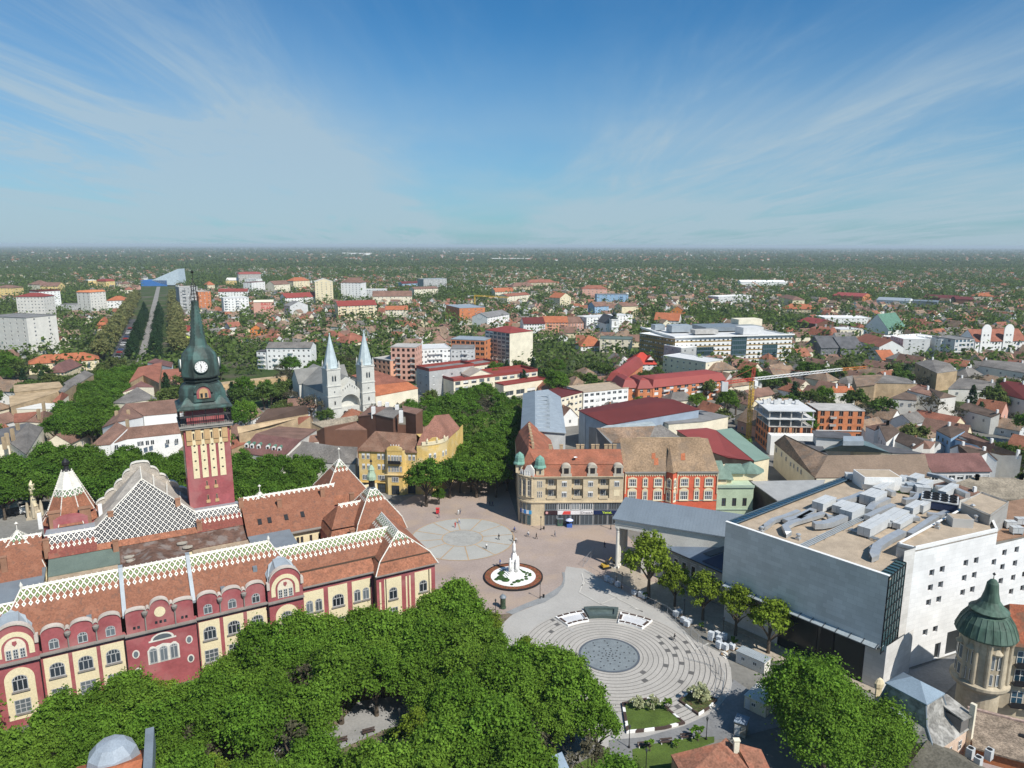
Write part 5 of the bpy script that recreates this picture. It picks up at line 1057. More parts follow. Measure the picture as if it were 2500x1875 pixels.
for s_,z_ in hw_:put_win(the,W1,far,snap(s_),snap(z_),wm_,.5)
for a_,c_,z0_,z1_ in dr:b=MB();b.box(-(c_-a_)/2,(c_-a_)/2,0,.1,0,z1_-z0_);o=b.build('door',MATS['dark door'],the,(W1[0]+eW[0]*(a_+c_)/2-eW[1]*.5,W1[1]+eW[1]*(a_+c_)/2+eW[0]*.5,z0_),math.atan2(eW[1],eW[0]))
b=MB()
def capstrip(a_,c_,z,w_=.5,h_=.14):
 d=Vector((c_[0]-a_[0],c_[1]-a_[1])).normalized();n_=Vector((-d.y,d.x))*w_;b.slab([(a_[0],a_[1],z+h_),(c_[0],c_[1],z+h_),(c_[0]+n_.x,c_[1]+n_.y,z+h_),(a_[0]+n_.x,a_[1]+n_.y,z+h_)],h_)
capstrip((-.1,-.1),(34.0,-.1),ZT,.7);
for q,r_ in ((W1,W2),(W2,W3),(W3,W4),(W4,W0),(W0,W1)):capstrip(q,r_,26,.45)
b.build('parapet_cap',MATS['white paint'],the)
gr=MATS['gravel roof']
b=MB();b.slab([(0,.6,ZT-.7),(33.9,.6,ZT-.7),(33.5,9.2,ZT-.7),W0+(ZT-.7,),W4+(ZT-.7,),(34,50,ZT-.7),FL+(ZT-.7,)],.3);b.build('gravel_roof',gr,the)
b=MB();b.slab([W0+(25.5,),W1+(25.5,),W2+(25.5,),W3+(25.5,),W4+(25.5,)],.3);b.build('wing_roof',gr,the)
b=MB();o_=(W2[0]+.0,W2[1]);q_=(far[0],far[1]);nn=(-eW[1]*16,eW[0]*16);b.slab([(W2[0]-2,W2[1]+.5,22.3),(far[0],far[1]+.3,22.3),(far[0]+nn[0],far[1]+nn[1],22.3),(W2[0]+nn[0]-2,W2[1]+nn[1],22.3)],.3);b.build('lower_roof',mat('reddish gravel',(.28,.17,.11),.95,.2,.4,.2,5.),the)
U=[lw('p',*q,28) for q in ((1790,485),(1925,415),(2108,480),(1985,570))]
b=MB()
for k in range(4):
 j=(k+1)%4;p0,p1=U[j],U[k];cwall(b,p0,p1,22,28) if False else cwall(b,p1,p0,22,28);cwall(b,p0,p1,22,28,(),.1)
b.build('stair_head_wall',[SLAB],the);b=MB();b.slab([q+(27.6,) for q in U],.2);b.build('stair_head_roof',gr,the)
b=MB();e_=Vector((FL[0],FL[1],0)).normalized();n_=Vector((e_.y,-e_.x,0))
g0,g1=Vector((0,.3,ZT-.1)),Vector((FL[0],FL[1],ZT-.1));b.slab([g0,g0+n_*1.9+Vector((0,0,.1)),g1+n_*1.9+Vector((0,0,.1)),g1],.2);sk=b.build('skylight_strip',MATS['blue glass'],the)
b=MB()
for k in range(35):p=g0.lerp(g1,k/34);b.slab([p+Vector((0,0,.06)),p+n_*1.9+Vector((0,0,.2)),p+n_*1.9+e_*.14+Vector((0,0,.2)),p+e_*.14+Vector((0,0,.06))],.16)
for off in (0,1.85):b.tube(g0+n_*off+Vector((0,0,.1)),g1+n_*off+Vector((0,0,.15)),.1,None,4)
b.build('glazing_bars',mat('steel blue frame',(.10,.14,.17),.5,.1),sk)
gx=[(33.9,.35),(33.3,9.0)]
b=MB();b.slab([(33.9,.35,ZT-.1),(33.6,8.6,ZT-.1),(31.9,8.6,ZT-.1),(32.2,.35,ZT-.1)],.15);b.slab([(33.9,.35,ZT-.25),(33.6,8.6,ZT-.25),(33.6,8.6,8.8),(33.9,.35,8.2)],.1,0,(-.1,0,0));gl_=b.build('glass_corner',MATS['teal glass'],the)
b=MB()
for k in range(7):y=.35+8.25*k/6;x=33.9-.3*k/6;b.box(x-.02,x+.12,y-.07,y+.07,8.3,ZT);b.box(x-1.7,x,y-.06,y+.06,ZT-.1,ZT+.06)
for k in range(8):z=8.6+(ZT-8.9)*k/7;b.slab([(33.92,.3,z),(33.62,8.65,z),(33.74,8.65,z),(34.04,.3,z)],.14)
b.build('glazing_bars',MATS['black iron'],gl_)
b=MB();b.box(13,30.6,1.7,2.0,.1,9.6);gf=b.build('glazed_front',mat('dark glazing',(.014,.022,.024),.15,.1,spec=.3),the)
b=MB()
for x in (13.1,21.2,22.0,24.6,30.5):b.box(x-.08,x+.08,1.55,1.7,.1,9.6)
b.box(22.1,24.5,1.5,1.7,.1,8.3,1);b.build('glazing_bars',[MATS['black iron'],MATS['black iron']],gf)
b=MB();b.slab([(.8,-1.3,9.75),(33.6,-1.3,9.75),(33.6,-.02,10.2),(.8,-.02,10.2)],.07);cn=b.build('glass_canopy',mat('canopy glass',(.30,.34,.36),.2,.1,spec=.5),the)
b=MB()
for k in range(14):x=.9+32.6*k/13;b.slab([(x-.05,-1.45,9.9),(x+.05,-1.45,9.9),(x+.05,-.02,10.35),(x-.05,-.02,10.35)],.12)
b.tube((.8,-1.32,9.8),(33.6,-1.32,9.8),.06,None,5);b.box(9.5,33.5,-.05,1.5,9.25,9.58);b.build('canopy_ribs',mat('canopy steel',(.05,.055,.06),.5,.1),cn)
b=MB();b.box(0,36,-.3,1.5,0,.25);b.build('plinth',MATS['beige paving'],the)
ZR=ZT-.68
def unit(x,y,l,w_,h_,m=None,rz=0,z=ZR,name='ventilation_unit'):
 b=MB();b.box(-l/2,l/2,-w_/2,w_/2,.35,h_,0);
 for k in (-.4,.4):b.box(l*k-.1,l*k+.1,-w_/2,w_/2,0,.35,1)
 b.box(-l/2-.05,l/2+.05,-w_/2-.05,w_/2+.05,h_,h_+.08,0)
 n=max(2,int(l/1.2))
 for k in range(1,n):b.box(-l/2+l*k/n-.02,-l/2+l*k/n+.02,-w_/2-.02,w_/2+.02,.4,h_+.1,1)
 return b.build(name,[m or mat('unit white',(.50,.51,.505),.5,.08),MATS['zinc']],the,(x,y,z),rz)
def duct(pts,w_=.9,h_=.8,z=ZR+.5,name='duct',m=None):
 b=MB();V=[Vector((*p,z)) if len(p) ==2 else Vector(p) for p in pts]
 secs_=[]
 for k,v in enumerate(V):
  d=(V[min(k+1,len(V)-1)]-V[max(k-1,0)]);d.z=0
  d=d.normalized() if d.length > 1e-4 else Vector((1,0,0));n_=Vector((-d.y,d.x,0))*w_/2;u_=Vector((0,0,h_));secs_.append([v-n_,v+n_,v+n_+u_,v-n_+u_])
 for a_,c_ in zip(secs_[:-1],secs_[1:]):
  for k in range(4):j=(k+1)%4;b.poly([a_[k],a_[j],c_[j],c_[k]])
 b.poly(secs_[0][::-1]);b.poly(secs_[-1]);return b.build(name,[m or MATS['steel duct']],the)
D_=lambda x,y,z=ZR+.8:lw('p',x,y,z)
AX=math.radians(0)
def dl(*q,w=.9,h=.85,down0=False,down1=False):
 pts=[D_(*p)+(ZR+.5,) for p in q]
 if down0:pts=[(pts[0][0],pts[0][1],ZR-.1)]+pts
 if down1:pts=pts+[(pts[-1][0],pts[-1][1],ZR-.1)]
 duct(pts,w,h)
dl((470,655),(520,615),(600,590),(690,555),w=1.1,down0=True);dl((600,620),(680,600),(790,545),w=1.5);dl((620,700),(600,660),(650,630),(860,570),(910,600),w=1.4,down0=True);dl((790,650),(840,650),(900,640),(1000,600),w=1.7,h=1.2)
dl((1200,860),(1220,800),(1300,745),(1390,700),w=1.7,h=1.1,down0=True);dl((690,610),(780,560),w=1.2);dl((1160,560),(1200,520),(1290,480),w=1.6,h=1.3);dl((1350,370),(1420,350),(1470,380),(1440,410),(1380,405),w=1.4,h=1.3);dl((1440,440),(1500,450),(1480,480),(1400,490),w=1.3,h=1.2);dl((1560,575),(1640,580),(1690,560),w=1.3);dl((1440,710),(1570,620),(1620,590),w=1.2)
dl((880,470),(960,500),(1060,470),(1130,440),w=1.4,h=1.2);dl((1150,600),(1230,560),(1330,520),w=1.3,h=1.1);dl((1290,640),(1400,600),(1500,600),w=1.2);dl((1230,350),(1330,345),(1430,330),w=1.5,h=1.2);dl((1120,380),(1240,400),(1330,440),w=1.3,h=1.2);dl((1560,300),(1650,320),(1740,360),w=1.2);dl((1620,400),(1720,400),(1830,450),w=1.3,h=1.2)
for x,y,l,w_,h_ in [(860,510,6.4,2.6,2.3),(1050,565,6.5,2.8,2.3),(980,530,5.,2.2,2.0),(1200,660,10.,2.6,2.2),(1190,470,6.5,3.6,2.5),(1260,405,8,2.0,2.2),(1480,350,5.,2.2,2.4),(1540,390,5.,2.2,2.4),(1470,540,6.5,1.8,2.2),(1540,520,6,1.6,2.0),(1700,420,8.5,1.8,2.0),(1390,350,4,2,2),(1330,590,9,3.2,1.6),(1400,620,8,1.6,1.5)]:
 p=D_(x,y);unit(p[0],p[1],w_,l,h_)
DK=mat('chiller blue',(.03,.045,.10),.5,.1)
p=D_(1640,500);b=MB();b.box(-3.6,3.6,-3,3,.4,2.2,1);b.box(-3.7,3.7,-3.1,3.1,2.2,2.4,0)
ch=b.build('chiller',[MATS['unit white'],DK],the,(p[0],p[1],ZR),.3)
for i in range(4):
 for j in range(3):b=MB();b.lathe([(.75,2.4),(.75,2.75),(.6,2.75),(.55,2.5),(.001,2.5)],12,-2.6+1.75*i,-2+2*j);b.build('fan',MATS['black iron'],ch)
for q0,q1,n in (((730,785),(1230,545),4),((1030,660),(1260,745),3)):
 a_,c_=Vector((*D_(*q0),ZR+.5)),Vector((*D_(*q1),ZR+.5));d=(c_-a_).normalized();nn=Vector((-d.y,d.x,0))
 b=MB()
 for k in range(n):b.tube(a_+nn*.45*k,c_+nn*.45*k,.1,None,5)
 for k in range(9):p=a_.lerp(c_,k/8);b.tube(p-nn*.3,p+nn*(.45*n),.06,None,4);b.tube(p+Vector((0,0,-.55)),p,.06,None,4)
 b.build('pipe_rack',MATS['light zinc'],the)
for x,y in ((690,715),(1185,800),(440,665),(1880,655),(1620,705)):
 p=D_(x,y);b=MB();z_=ZR if x < 1300 else 25.5;b.box(-.45,.45,-.45,.45,z_,z_+.5);b.lathe([(.3,z_+.5),(.3,z_+.9),(.5,z_+1.),(.5,z_+1.25),(.1,z_+1.4)],10);b.build('exhaust',MATS['steel duct'],the,(p[0],p[1],0))
p=lw('p',1775,625,26);b=MB();b.box(-2,2,-1.6,1.6,25.4,27.4,0);b.box(-1.8,1.8,-1.4,1.4,27.4,27.45,1);b.build('roof_hatch',[SLAB,gr],the,(p[0],p[1],0),.7)
p=lw('p',1860,560,26);b=MB();b.lathe([(.7,25.5),(.7,26.4),(.35,26.9),(.3,27.6),(.5,27.8),(.1,28.1)],10);b.build('exhaust',MATS['steel duct'],the,(p[0],p[1],0))
p=lw('p',1180,310,26);b=MB();b.box(-4.6,4.6,-3.2,3.2,0,3.4,0);b.box(-4.3,4.3,-2.9,2.9,3.4,3.45,1);b.build('rear_block',[MATS['white paint'],gr],the,(p[0]+1,p[1]+1,ZR),math.radians(48))
for k in range(9):
 p=lw('p',1050+60*k,285+3*k+(k*k*1.2),25.5);unit(p[0],p[1],3.0,2.2,1.8+.3*(k%3),MATS['light zinc'] if k%2 else None,.6,ZR)
foot((46.6,146.0),R(-49.5),0,38,0,50,24,0)
for k,(x,y) in enumerate(((2115,640),(2190,620),(2160,680))):p=lw('p',x,y,23);unit(p[0],p[1],2.2,1.4,1.6,None,.8,22.3,'air_conditioner')
PW=MATS['off white'];cb=W_('u',120,745);ang=math.degrees(math.atan2(162.1-173.3,51.6-26.7));Po=Fr((26.7,173.3),ang)
por=thing('theatre_portico','old white theatre portico with tall columns under a long blue grey sheet roof','portico',(26.7,173.3,0),R(ang))
b=MB();L_=31;Dp=9.5
b.slab([(-.6,-.6,14.0),(L_,-.6,14.0),(L_,Dp/2,18.3),(1.2,Dp/2,18.3)],.25);b.slab([(L_,Dp+.6,14.0),(-.6,Dp+.6,14.0),(1.2,Dp/2,18.3),(L_,Dp/2,18.3)],.25);b.slab([(-.6,Dp+.6,14.0),(-.6,-.6,14.0),(1.2,Dp/2,18.3)],.2)
rfp=b.build('roof',mat('blue grey sheet',(.175,.21,.245),.5,.08,.25,.06,3.,spec=.4),por)
b=MB()
for k in range(38):x=.4+.8*k;b.slab([(x,-.62,14.03),(x+.05,-.62,14.03),(x+.05,Dp/2,18.34),(x,Dp/2,18.34)],.06) if x > 1.3 else None
b.build('standing_seams',MATS['blue grey sheet'],rfp)
b=MB();b.box(0,7.2,0,1.2,11.4,13.7);b.box(0,1.2,1.2,Dp,11.4,13.7);b.box(0,7.2,Dp-1.2,Dp,11.4,13.7);b.box(-.3,L_,-.3,0,13.5,13.75);b.box(-.3,7.3,-.15,0,12.4,12.6);b.box(-.3,0,-.3,Dp+.3,13.5,13.75);b.build('entablature',PW,por)
b=MB();b.wall((7.2,0),(L_,0),0,13.6,(),.2,0);b.wall((7.2,Dp),(7.2,0),0,13.6,(),.2,1);b.wall((L_,Dp),(7.2,Dp),0,13.6,(),.2,0);b.poly([(0,0,13.6),(L_,0,13.6),(L_,Dp,13.6),(0,Dp,13.6)],0);b.build('wall',[PW,mat('portico tan',(.42,.31,.20),.9,.12)],por)
for k,(x,y) in enumerate(((.7,.6),(.7,2.3),(.7,4.0),(.7,5.7),(.7,7.4),(.7,Dp-.6))):
 b=MB();b.box(-.65,.65,-.65,.65,0,.35);b.lathe([(.6,.35),(.62,.5),(.52,.6),(.50,3.),(.42,10.1),(.5,10.2),(.45,10.4),(.7,11.1),(.75,11.4)],14,0,0);b.build('column',PW,por,(x,y,0))
b=MB();b.box(-1.8,8,-1.2,Dp+1.,0,.12);b.build('step',MATS['beige paving'],por)
foot((26.7,173.3),R(ang),0,L_,0,Dp,16,0)
a_=W_('u',430,470,8.6);c_=W_('u',1190,800,8.6);an=math.degrees(math.atan2(c_[1]-a_[1],c_[0]-a_[0]));Lw_=math.hypot(c_[0]-a_[0],c_[1]-a_[1])
lowt=thing('theatre_annex','low grey theatre annex with framed windows under a blue sheet roof, behind the street trees','annex',(a_[0],a_[1],0),R(an))
b=MB();wx=[4.6,8.2,10.8,13.6,16.4,19.6];holes=[(x-.55,x+.55,3.6,6.4) for x in wx[1:]]+[(.9,2.0,3.6,6.4)]
b.wall((0,.3),(Lw_,.3),0,8.4,holes,.25,0);b.wall((0,12),(0,.3),0,8.4,(),.2,0);b.box(0,Lw_,-.05,.3,0,2.4,1);b.box(0,Lw_,.1,.3,7.7,8.3,0);b.build('wall',[mat('annex grey',(.36,.365,.35),.9,.1),mat('annex base',(.27,.25,.215),.9,.12)],lowt)
for x in wx[1:]+[1.45]:
 o=put_win(lowt,(0,.3),(Lw_,.3),x,3.6,win_mesh(1.1,2.8,mat('brown frame',(.11,.055,.03),.6,.1),MATS['glass'],2,3,.1),.2)
 q=MB();q.box(-.85,-.58,-.25,-.1,-.1,3.1);q.box(.58,.85,-.25,-.1,-.1,3.1);q.box(-.85,.85,-.25,-.1,2.8,3.1);q.box(-1.,1.,-.4,-.1,3.5,3.7);q.build('surround',MATS['light grey wall'],o)
b=MB();b.slab([(-.4,-.35,8.5),(Lw_+.2,-.35,8.5),(Lw_+.2,12,12.6),(-.4,12,12.6)],.25,0);rl=b.build('roof',mat('blue roof sheet',(.13,.165,.215),.4,.12,.3,.08,3.,spec=.5),lowt)
b=MB();b.slab([(14.6,2.4,9.75),(16.8,2.4,9.75),(21.5,11.6,12.75),(19.5,11.6,12.75)],.12);b.build('skylight',MATS['pale glass'],rl)
b=MB();b.slab([(16.2,0,9.0),(Lw_+.15,0,9.0),(Lw_+.15,11.6,12.85),(22.5,11.6,12.85)],.1);b.build('dark_roof_panel',mat('navy roof',(.018,.028,.06),.4,.1,spec=.4),rl)
b=MB();b.tube((-.4,-.45,8.4),(Lw_,-.45,8.4),.12,None,6);b.build('gutter',MATS['black iron'],rl)
foot((a_[0],a_[1]),R(an),0,Lw_,0,10,9,0)
# =================corner building with green domed turret =================
tc_=(84.8,116.1);DRX=4.1
tur=thing('turret_building','sandy corner building with a round turret under a green copper witch hat roof','corner building',(tc_[0],tc_[1],0))
SAND=mat('sandy stone',(.47,.40,.29),.9,.18,.3,.12,2.,stain=(.25,.4,(.30,.24,.16)))
b=MB();b.lathe([(3.3,0),(3.3,5.0),(4.4,5.7),(4.7,6.2),(4.7,6.7),(4.0,7.0),(3.9,15.2),(4.3,15.6),(4.3,16.0)],28);b.build('turret_wall',SAND,tur)
zr=15.6
b=MB();b.lathe([(4.75,zr-.3),(4.9,zr),(4.75,zr+.4),(4.1,zr+2.2),(3.2,zr+3.5),(2.6,zr+3.8)],26,0,0,0);tr_=b.build('turret_roof',mat('green copper',(.058,.10,.074),.6,.35,.5,.2,2.,stain=(.6,.5,(.13,.19,.15)),stretch=(1,1,.25)),tur)
b=MB()
for k in range(26):
 a=2*math.pi*k/26;pr=[(4.92,zr+.02),(4.77,zr+.43),(4.12,zr+2.24),(3.2,zr+3.55)]
 for (r0,z0_),(r1,z1_) in zip(pr[:-1],pr[1:]):b.tube((r0*math.cos(a),r0*math.sin(a),z0_),(r1*math.cos(a),r1*math.sin(a),z1_),.05,None,4)
b.build('seams',MATS['green copper'],tr_)
b=MB();b.lathe([(2.5,zr+3.7),(2.5,zr+4.2),(2.3,zr+4.2)],16);b.build('louvre_ring',MATS['black iron'],tr_)
b=MB();b.lathe([(3.1,zr+4.1),(3.15,zr+4.3),(2.3,zr+4.9),(1.5,zr+6.0),(1.1,zr+7.6),(.9,zr+9.2),(.5,zr+9.8),(.1,zr+10.)],18);b.build('upper_cone',MATS['green copper'],tr_)
b=MB();b.tube((0,0,zr+9.9),(0,0,zr+10.9),.08,.05);b.lathe([(.05,zr+10.6),(.28,zr+10.9),(.05,zr+11.2)],8);b.build('finial',MATS['black iron'],tr_)
for a in (-2.9,-2.45,-1.95,-1.35,-.85):b=MB();b.lathe([(.42,7.0),(.42,14.2),(.6,14.9),(.6,15.2)],10,4.0*math.cos(a),4.0*math.sin(a));b.build('half_column',SAND,tur)
for a in (-2.68,-1.65,-3.3):
 for z,h_ in ((7.3,2.2),(10.4,2.6)):
  for d in (-.2,.2):aa=a+d*.9;link('window',win_mesh(.95,h_,MATS['off white'],MATS['pale glass'],1,1,.1),tur,(4.02*math.cos(aa),4.02*math.sin(aa),z),aa+math.pi/2)
 b=MB();b.lathe([(.9,13.2),(1.0,13.5),(.2,14.3)],8,3.75*math.cos(a),3.75*math.sin(a));b.build('cartouche',SAND,tur)
b=MB();b.slab([(2.5,-2.,0),(30,-8,0),(32,2,0),(3,6,0)],-15.,0,(0,0,15.2));b.build('wall',SAND,tur)
b=MB();b.poly([(2.0,-3.2,14.6),(30,-9.4,14.6),(31,-2,19.8),(5,2,19.8)]);b.poly([(32,5,14.8),(3,7,14.8),(5,2,19.8),(31,-2,19.8)]);b.poly([(3,7,14.8),(2,-3.2,14.6),(5,2,19.8)]);b.build('roof',mat('rust tile',(.26,.085,.045),.9,.3,.3,.3,2.5,stain=(.5,.6,(.12,.09,.06))),tur)
for k in range(3):
 for z in (3.0,7.3,10.8):
  x=5.2+3.0*k;y=-2-(x-2.5)*6/27.5;link('window',win_mesh(1.9,2.4,MATS['off white'],MATS['blue glass'],2,2,.1),tur,(x,y-.05,z),math.atan2(-6,27.5))
  if z < 11:b=MB();b.box(-1.2,1.2,-1.1,0,-.5,-.3);b.box(-1.2,1.2,-1.1,-1.,-.3,.6);b.build('balcony',MATS['black iron'],tur,(x,y,z+.1),math.atan2(-6,27.5))
foot(tc_,0,-5,20,-8,6,24,0)
# =================slate mansard house,brick roof,yard things =================
hs=thing('slate_house','small pale house with a steep grey slate mansard roof, zinc cap and round gable','house',(66.5,105.5,0),R(32))
b=MB();X0,X1,Y0,Y1=-5.2,5.2,-6.5,5.5;b.box(X0,X1,Y0,Y1,0,6.2);b.build('wall',mat('peach wall',(.62,.47,.36),.85,.1),hs)
SLT=mat('patchy slate',(.22,.21,.19),.7,.35,.5,.3,2.5,stain=(.55,.75,(.46,.44,.40)))
b=MB();I=[(-2.4,-3.2),(2.4,-3.2),(2.4,3.),(-2.4,3.)];O=[(X0-.3,Y0-.3),(X1+.3,Y0-.3),(X1+.3,Y1+.3),(X0-.3,Y1+.3)];Mi=[((i[0]*.72+o[0]*.28),(i[1]*.72+o[1]*.28)) for i,o in zip(I,O)]
for k in range(4):
 j=(k+1)%4;b.poly([(*O[k],6.1),(*O[j],6.1),(*Mi[j],8.0),(*Mi[k],8.0)]);b.poly([(*Mi[k],8.0),(*Mi[j],8.0),(*I[j],11.4),(*I[k],11.4)])
b.poly([(*o,6.1) for o in O][::-1]);ms=b.build('mansard_roof',SLT,hs)
b=MB();roof_hip(b,-2.4,2.4,-3.2,3.,11.5,1.7,.35);b.build('zinc_cap',mat('cap zinc',(.23,.29,.34),.4,.1,spec=.5),ms)
b=MB()
for k in range(4):b.tube((*O[k],6.2),(*Mi[k],8.1),.16,None,5);b.tube((*Mi[k],8.1),(*I[k],11.5),.16,None,5)
b.build('hip_flashing',MATS['zinc'],ms)
for s_,x_ in ((-1,X0-.2),(1,X1-.3)):
 b=MB();b.slab([(x_,-2.0,5.5),(x_,1.8,5.5),(x_,1.8,7.0)]+[(x_,-.1+1.5*math.cos(math.pi*k/12),7.9+1.2*math.sin(math.pi*k/12)) for k in range(13)]+[(x_,-2.0,7.0)],.1,0,(.5,0,0));o=b.build('round_gable',mat('gable stucco',(.50,.44,.34),.9,.15),hs)
 b=MB()
 for k in range(12):
  p_,q_=math.pi*k/12,math.pi*(k+1)/12;b.slab([(x_-.2,-.1+r_*math.cos(a_),7.9+r_*.84*math.sin(a_)) for r_,a_ in ((1.8,p_),(1.8,q_),(1.4,q_),(1.4,p_))],.1,0,(.9,0,0))
 b.build('gable_hood',MATS['light zinc'],o)
b=MB();b.box(2.4,5.6,-6.6,-2.6,6.2,8.6,1);b.slab([(2.2,-6.9,8.9),(5.9,-6.9,8.4),(5.9,-2.4,9.6),(2.2,-2.4,9.9)],.2,0);b.build('dormer',[SLT,mat('dark render',(.14,.13,.12),.9,.15)],hs)
b=MB();b.box(5.0,5.6,-7.2,-6.4,0,10.6);b.build('chimney',MATS['pale cream'],hs)
for x in (-3.,0,3.):link('window',win_mesh(1.0,1.7,MATS['white paint'],MATS['glass'],2,2,.08),hs,(x,Y0-.03,3.))
p=W_('r',330,960,7.5);o=thing('statue','small stone lion head gable ornament on the cabin roofs by the theatre','ornament',(p[0]-1,p[1]-1,0));b=MB();b.box(-.5,.5,-.2,.2,0,6.2);b.lathe([(.8,6.2),(.9,7.0),(.5,7.8),(.1,8.1)],8,0,0,0,0,1,.5);b.build('body',MATS['cream plaster'],o)
a_=W_('r',1000,1215,4.5);bo=thing('rubble_roof_shed','low shed with a rough brown rubble roof below the turret','shed',(a_[0],a_[1],0),R(-28))
b=MB();b.box(0,16,-10,-.3,0,4.3);b.build('wall',MATS['brick orange'],bo)
b=MB();b.slab([(-.3,-10.4,4.4),(16,-10.4,4.4),(16,0,4.9),(-.3,0,4.9)],.3);b.build('roof',mat('rubble roof',(.25,.195,.145),.95,.35,.7,.45,3.5),bo);b=MB();b.box(-.3,16,-.3,.2,4.9,5.2);b.build('coping',mat('brick coping',(.36,.26,.22),.9,.3,1.2,.3,2.),bo);b=MB();b.box(6.6,7.6,-4.4,-3.6,4.66,4.9);b.build('skylight',MATS['black iron'],bo)
for k,(x,y,l) in enumerate(((1005,1560,'leftmost'),(1065,1630,'nearest'),(1150,1570,'rightmost'))):
 p=W_('r',x,y,4.6);o=thing('condenser_unit','white boxy air conditioner outdoor unit, '+l+' of the three on the corner roof','air conditioner',(p[0],p[1],4.2),R(35));b=MB();b.box(-.6,.6,-.45,.45,0,1.7);b.build('case',MATS['unit white'],o);b=MB();b.lathe([(.4,1.7),(.4,1.74),(.001,1.74)],12);b.build('fan',MATS['black iron'],o)
a_=W_('r',900,1600,4);o=thing('flat_roof_shed','low flat roofed shed carrying the white air conditioner units','shed',(a_[0],a_[1],0),R(-28));b=MB();b.box(-1,14,-8,1,0,4.0);b.build('wall',MATS['pale cream'],o);b=MB();b.box(-1.2,14,-8.2,1.2,4.0,4.18);b.build('roof',mat('pinkish felt',(.34,.26,.23),.9,.15),o)
a_=W_('r',650,1455,7.0);o=thing('tile_roof_house','house with a dark ribbed tile roof and peach gable at the lower right corner','house',(a_[0],a_[1],0),R(32));b=MB();b.box(-3.8,5.5,-14,-.2,0,4.4);b.build('wall',MATS['peach wall'],o);b=MB();roof_gable(b,-3.8,5.5,-14,-.2,4.4,2.6,.4,0,'y',1);b.build('roof',[mat('mossy tile',(.15,.135,.105),.95,.3,.4,.3,3.),MATS['peach wall']],o)
# =================buildings round the square and behind it =================
M=MATS
def pb(name,label,cat,reg,polys,wall,group=None,keep=.4,th=.3,low=0):
 """building from the outline of its roof faces: each face (points with heights, roof material) stands on walls down to the ground"""
 allp=[W_(reg,x,y,z) for pts,_m in polys for x,y,z in pts];ox=sum(p[0] for p in allp)/len(allp);oy=sum(p[1] for p in allp)/len(allp)
 t=thing(name,label,cat,(ox,oy,0),0,group);wb=MB()
 for pts,m_ in polys:
  V=[W_(reg,x,y,z) for x,y,z in pts];V=[(x-ox,y-oy,z) for x,y,z in V]
  ar=sum(a[0]*c[1]-c[0]*a[1] for a,c in zip(V,V[1:]+V[:1]))
  if ar < 0:V=V[::-1]
  r=MB();r.slab(V,th);r.build('roof',m_,t)
  n=len(V);cx_=sum(v[0] for v in V)/n;cy_=sum(v[1] for v in V)/n;I=[(cx_+(v[0]-cx_)*.975,cy_+(v[1]-cy_)*.975,v[2]-th-.02) for v in V]
  for k in range(n):j=(k+1)%n;wb.poly([(I[k][0],I[k][1],low),(I[j][0],I[j][1],low),I[j],I[k]])
 wb.build('wall',wall,t)
 us=[proj(p[0],p[1],z) for p in allp for z in (0,p[2])]
 hull=[(min(p[0] for p in allp),min(p[1] for p in allp)),(max(p[0] for p in allp),min(p[1] for p in allp)),(max(p[0] for p in allp),max(p[1] for p in allp)),(min(p[0] for p in allp),max(p[1] for p in allp))]
 NAMED.append((hull,min(u for u,v in us),max(u for u,v in us),min(v for u,v in us),max(v for u,v in us),hull[0][1],keep))
 t['ox']=(ox,oy);return t
def wins_on(t,A,B,reg,lst,me_fn,off=.06,name='window'):
 """windows seen at pixels (x,y) on the upright plane through world points A,B"""
 an=math.degrees(math.atan2(B[1]-A[1],B[0]-A[0]));f=Fr(A[:2],an)
 for q in lst:
  s_,z_=f.pl(*px(reg,q[0],q[1]),0);me=me_fn(*q[2:]) if callable(me_fn) else me_fn
  w_=f.w(s_,-off,0);loc=t.matrix_basis.inverted() @ Vector((w_[0],w_[1],z_))
  link(name,me,t,loc,R(an)-t.rotation_euler.z)
WHW=lambda w,h,c=2,bl_=0:win_mesh(w,h,M['white paint'],M['glass'],c,1,.1,bl_,M['blind white'])
cbA=(6.8,202.0);ang=R(1.5);cb_=thing('corner_building','beige corner building with red mansard, two copper turrets and shop signs','corner building',(*cbA,0),ang)
BG=mat('beige stone',(.56,.46,.31),.9,.12,.4,.1,2.);W=26.6
b=MB();holes=[]
bays=[(3.0+3.93*k,3.0+3.93*(k+1)) for k in range(6)]
for k,(a_,c_) in enumerate(bays):
 if k%2 ==0:holes.append((a_+.25,c_-.25,8.6,15.0))
b.wall((0,0),(W,0),7.4,15.5,holes,1.2,0);b.wall((W,0),(W,12),0,15.5,(),.2,0);b.wall((W,12),(0,12),0,15.5,(),.2,0)
arc=[(-3.2*math.sin(math.pi/2*k/8)-1.4*k/8,3.6*(1-math.cos(math.pi/2*k/8))) for k in range(9)]
for (x0,y0),(x1,y1) in zip(arc[:-1],arc[1:]):b.wall((x1,y1+.0),(x0,y0),0,15.5,(),.2,0)
b.wall((arc[-1][0],40),arc[-1],0,15.5,(),.2,0);b.wall((0,0),(3.0,0),0,7.4,(),.2,0)
for k,(a_,c_) in enumerate(bays):
 if k%2 ==0:b.wall((a_+.25,1.2),(c_-.25,1.2),8.6,15.0,(),.1,0)
b.build('wall',BG,cb_)
b=MB();b.box(-.1,W,-.5,0,15.35,15.65);b.box(-.1,W,-.35,0,7.3,7.7);b.box(-.1,W,-.25,0,14.9,15.1)
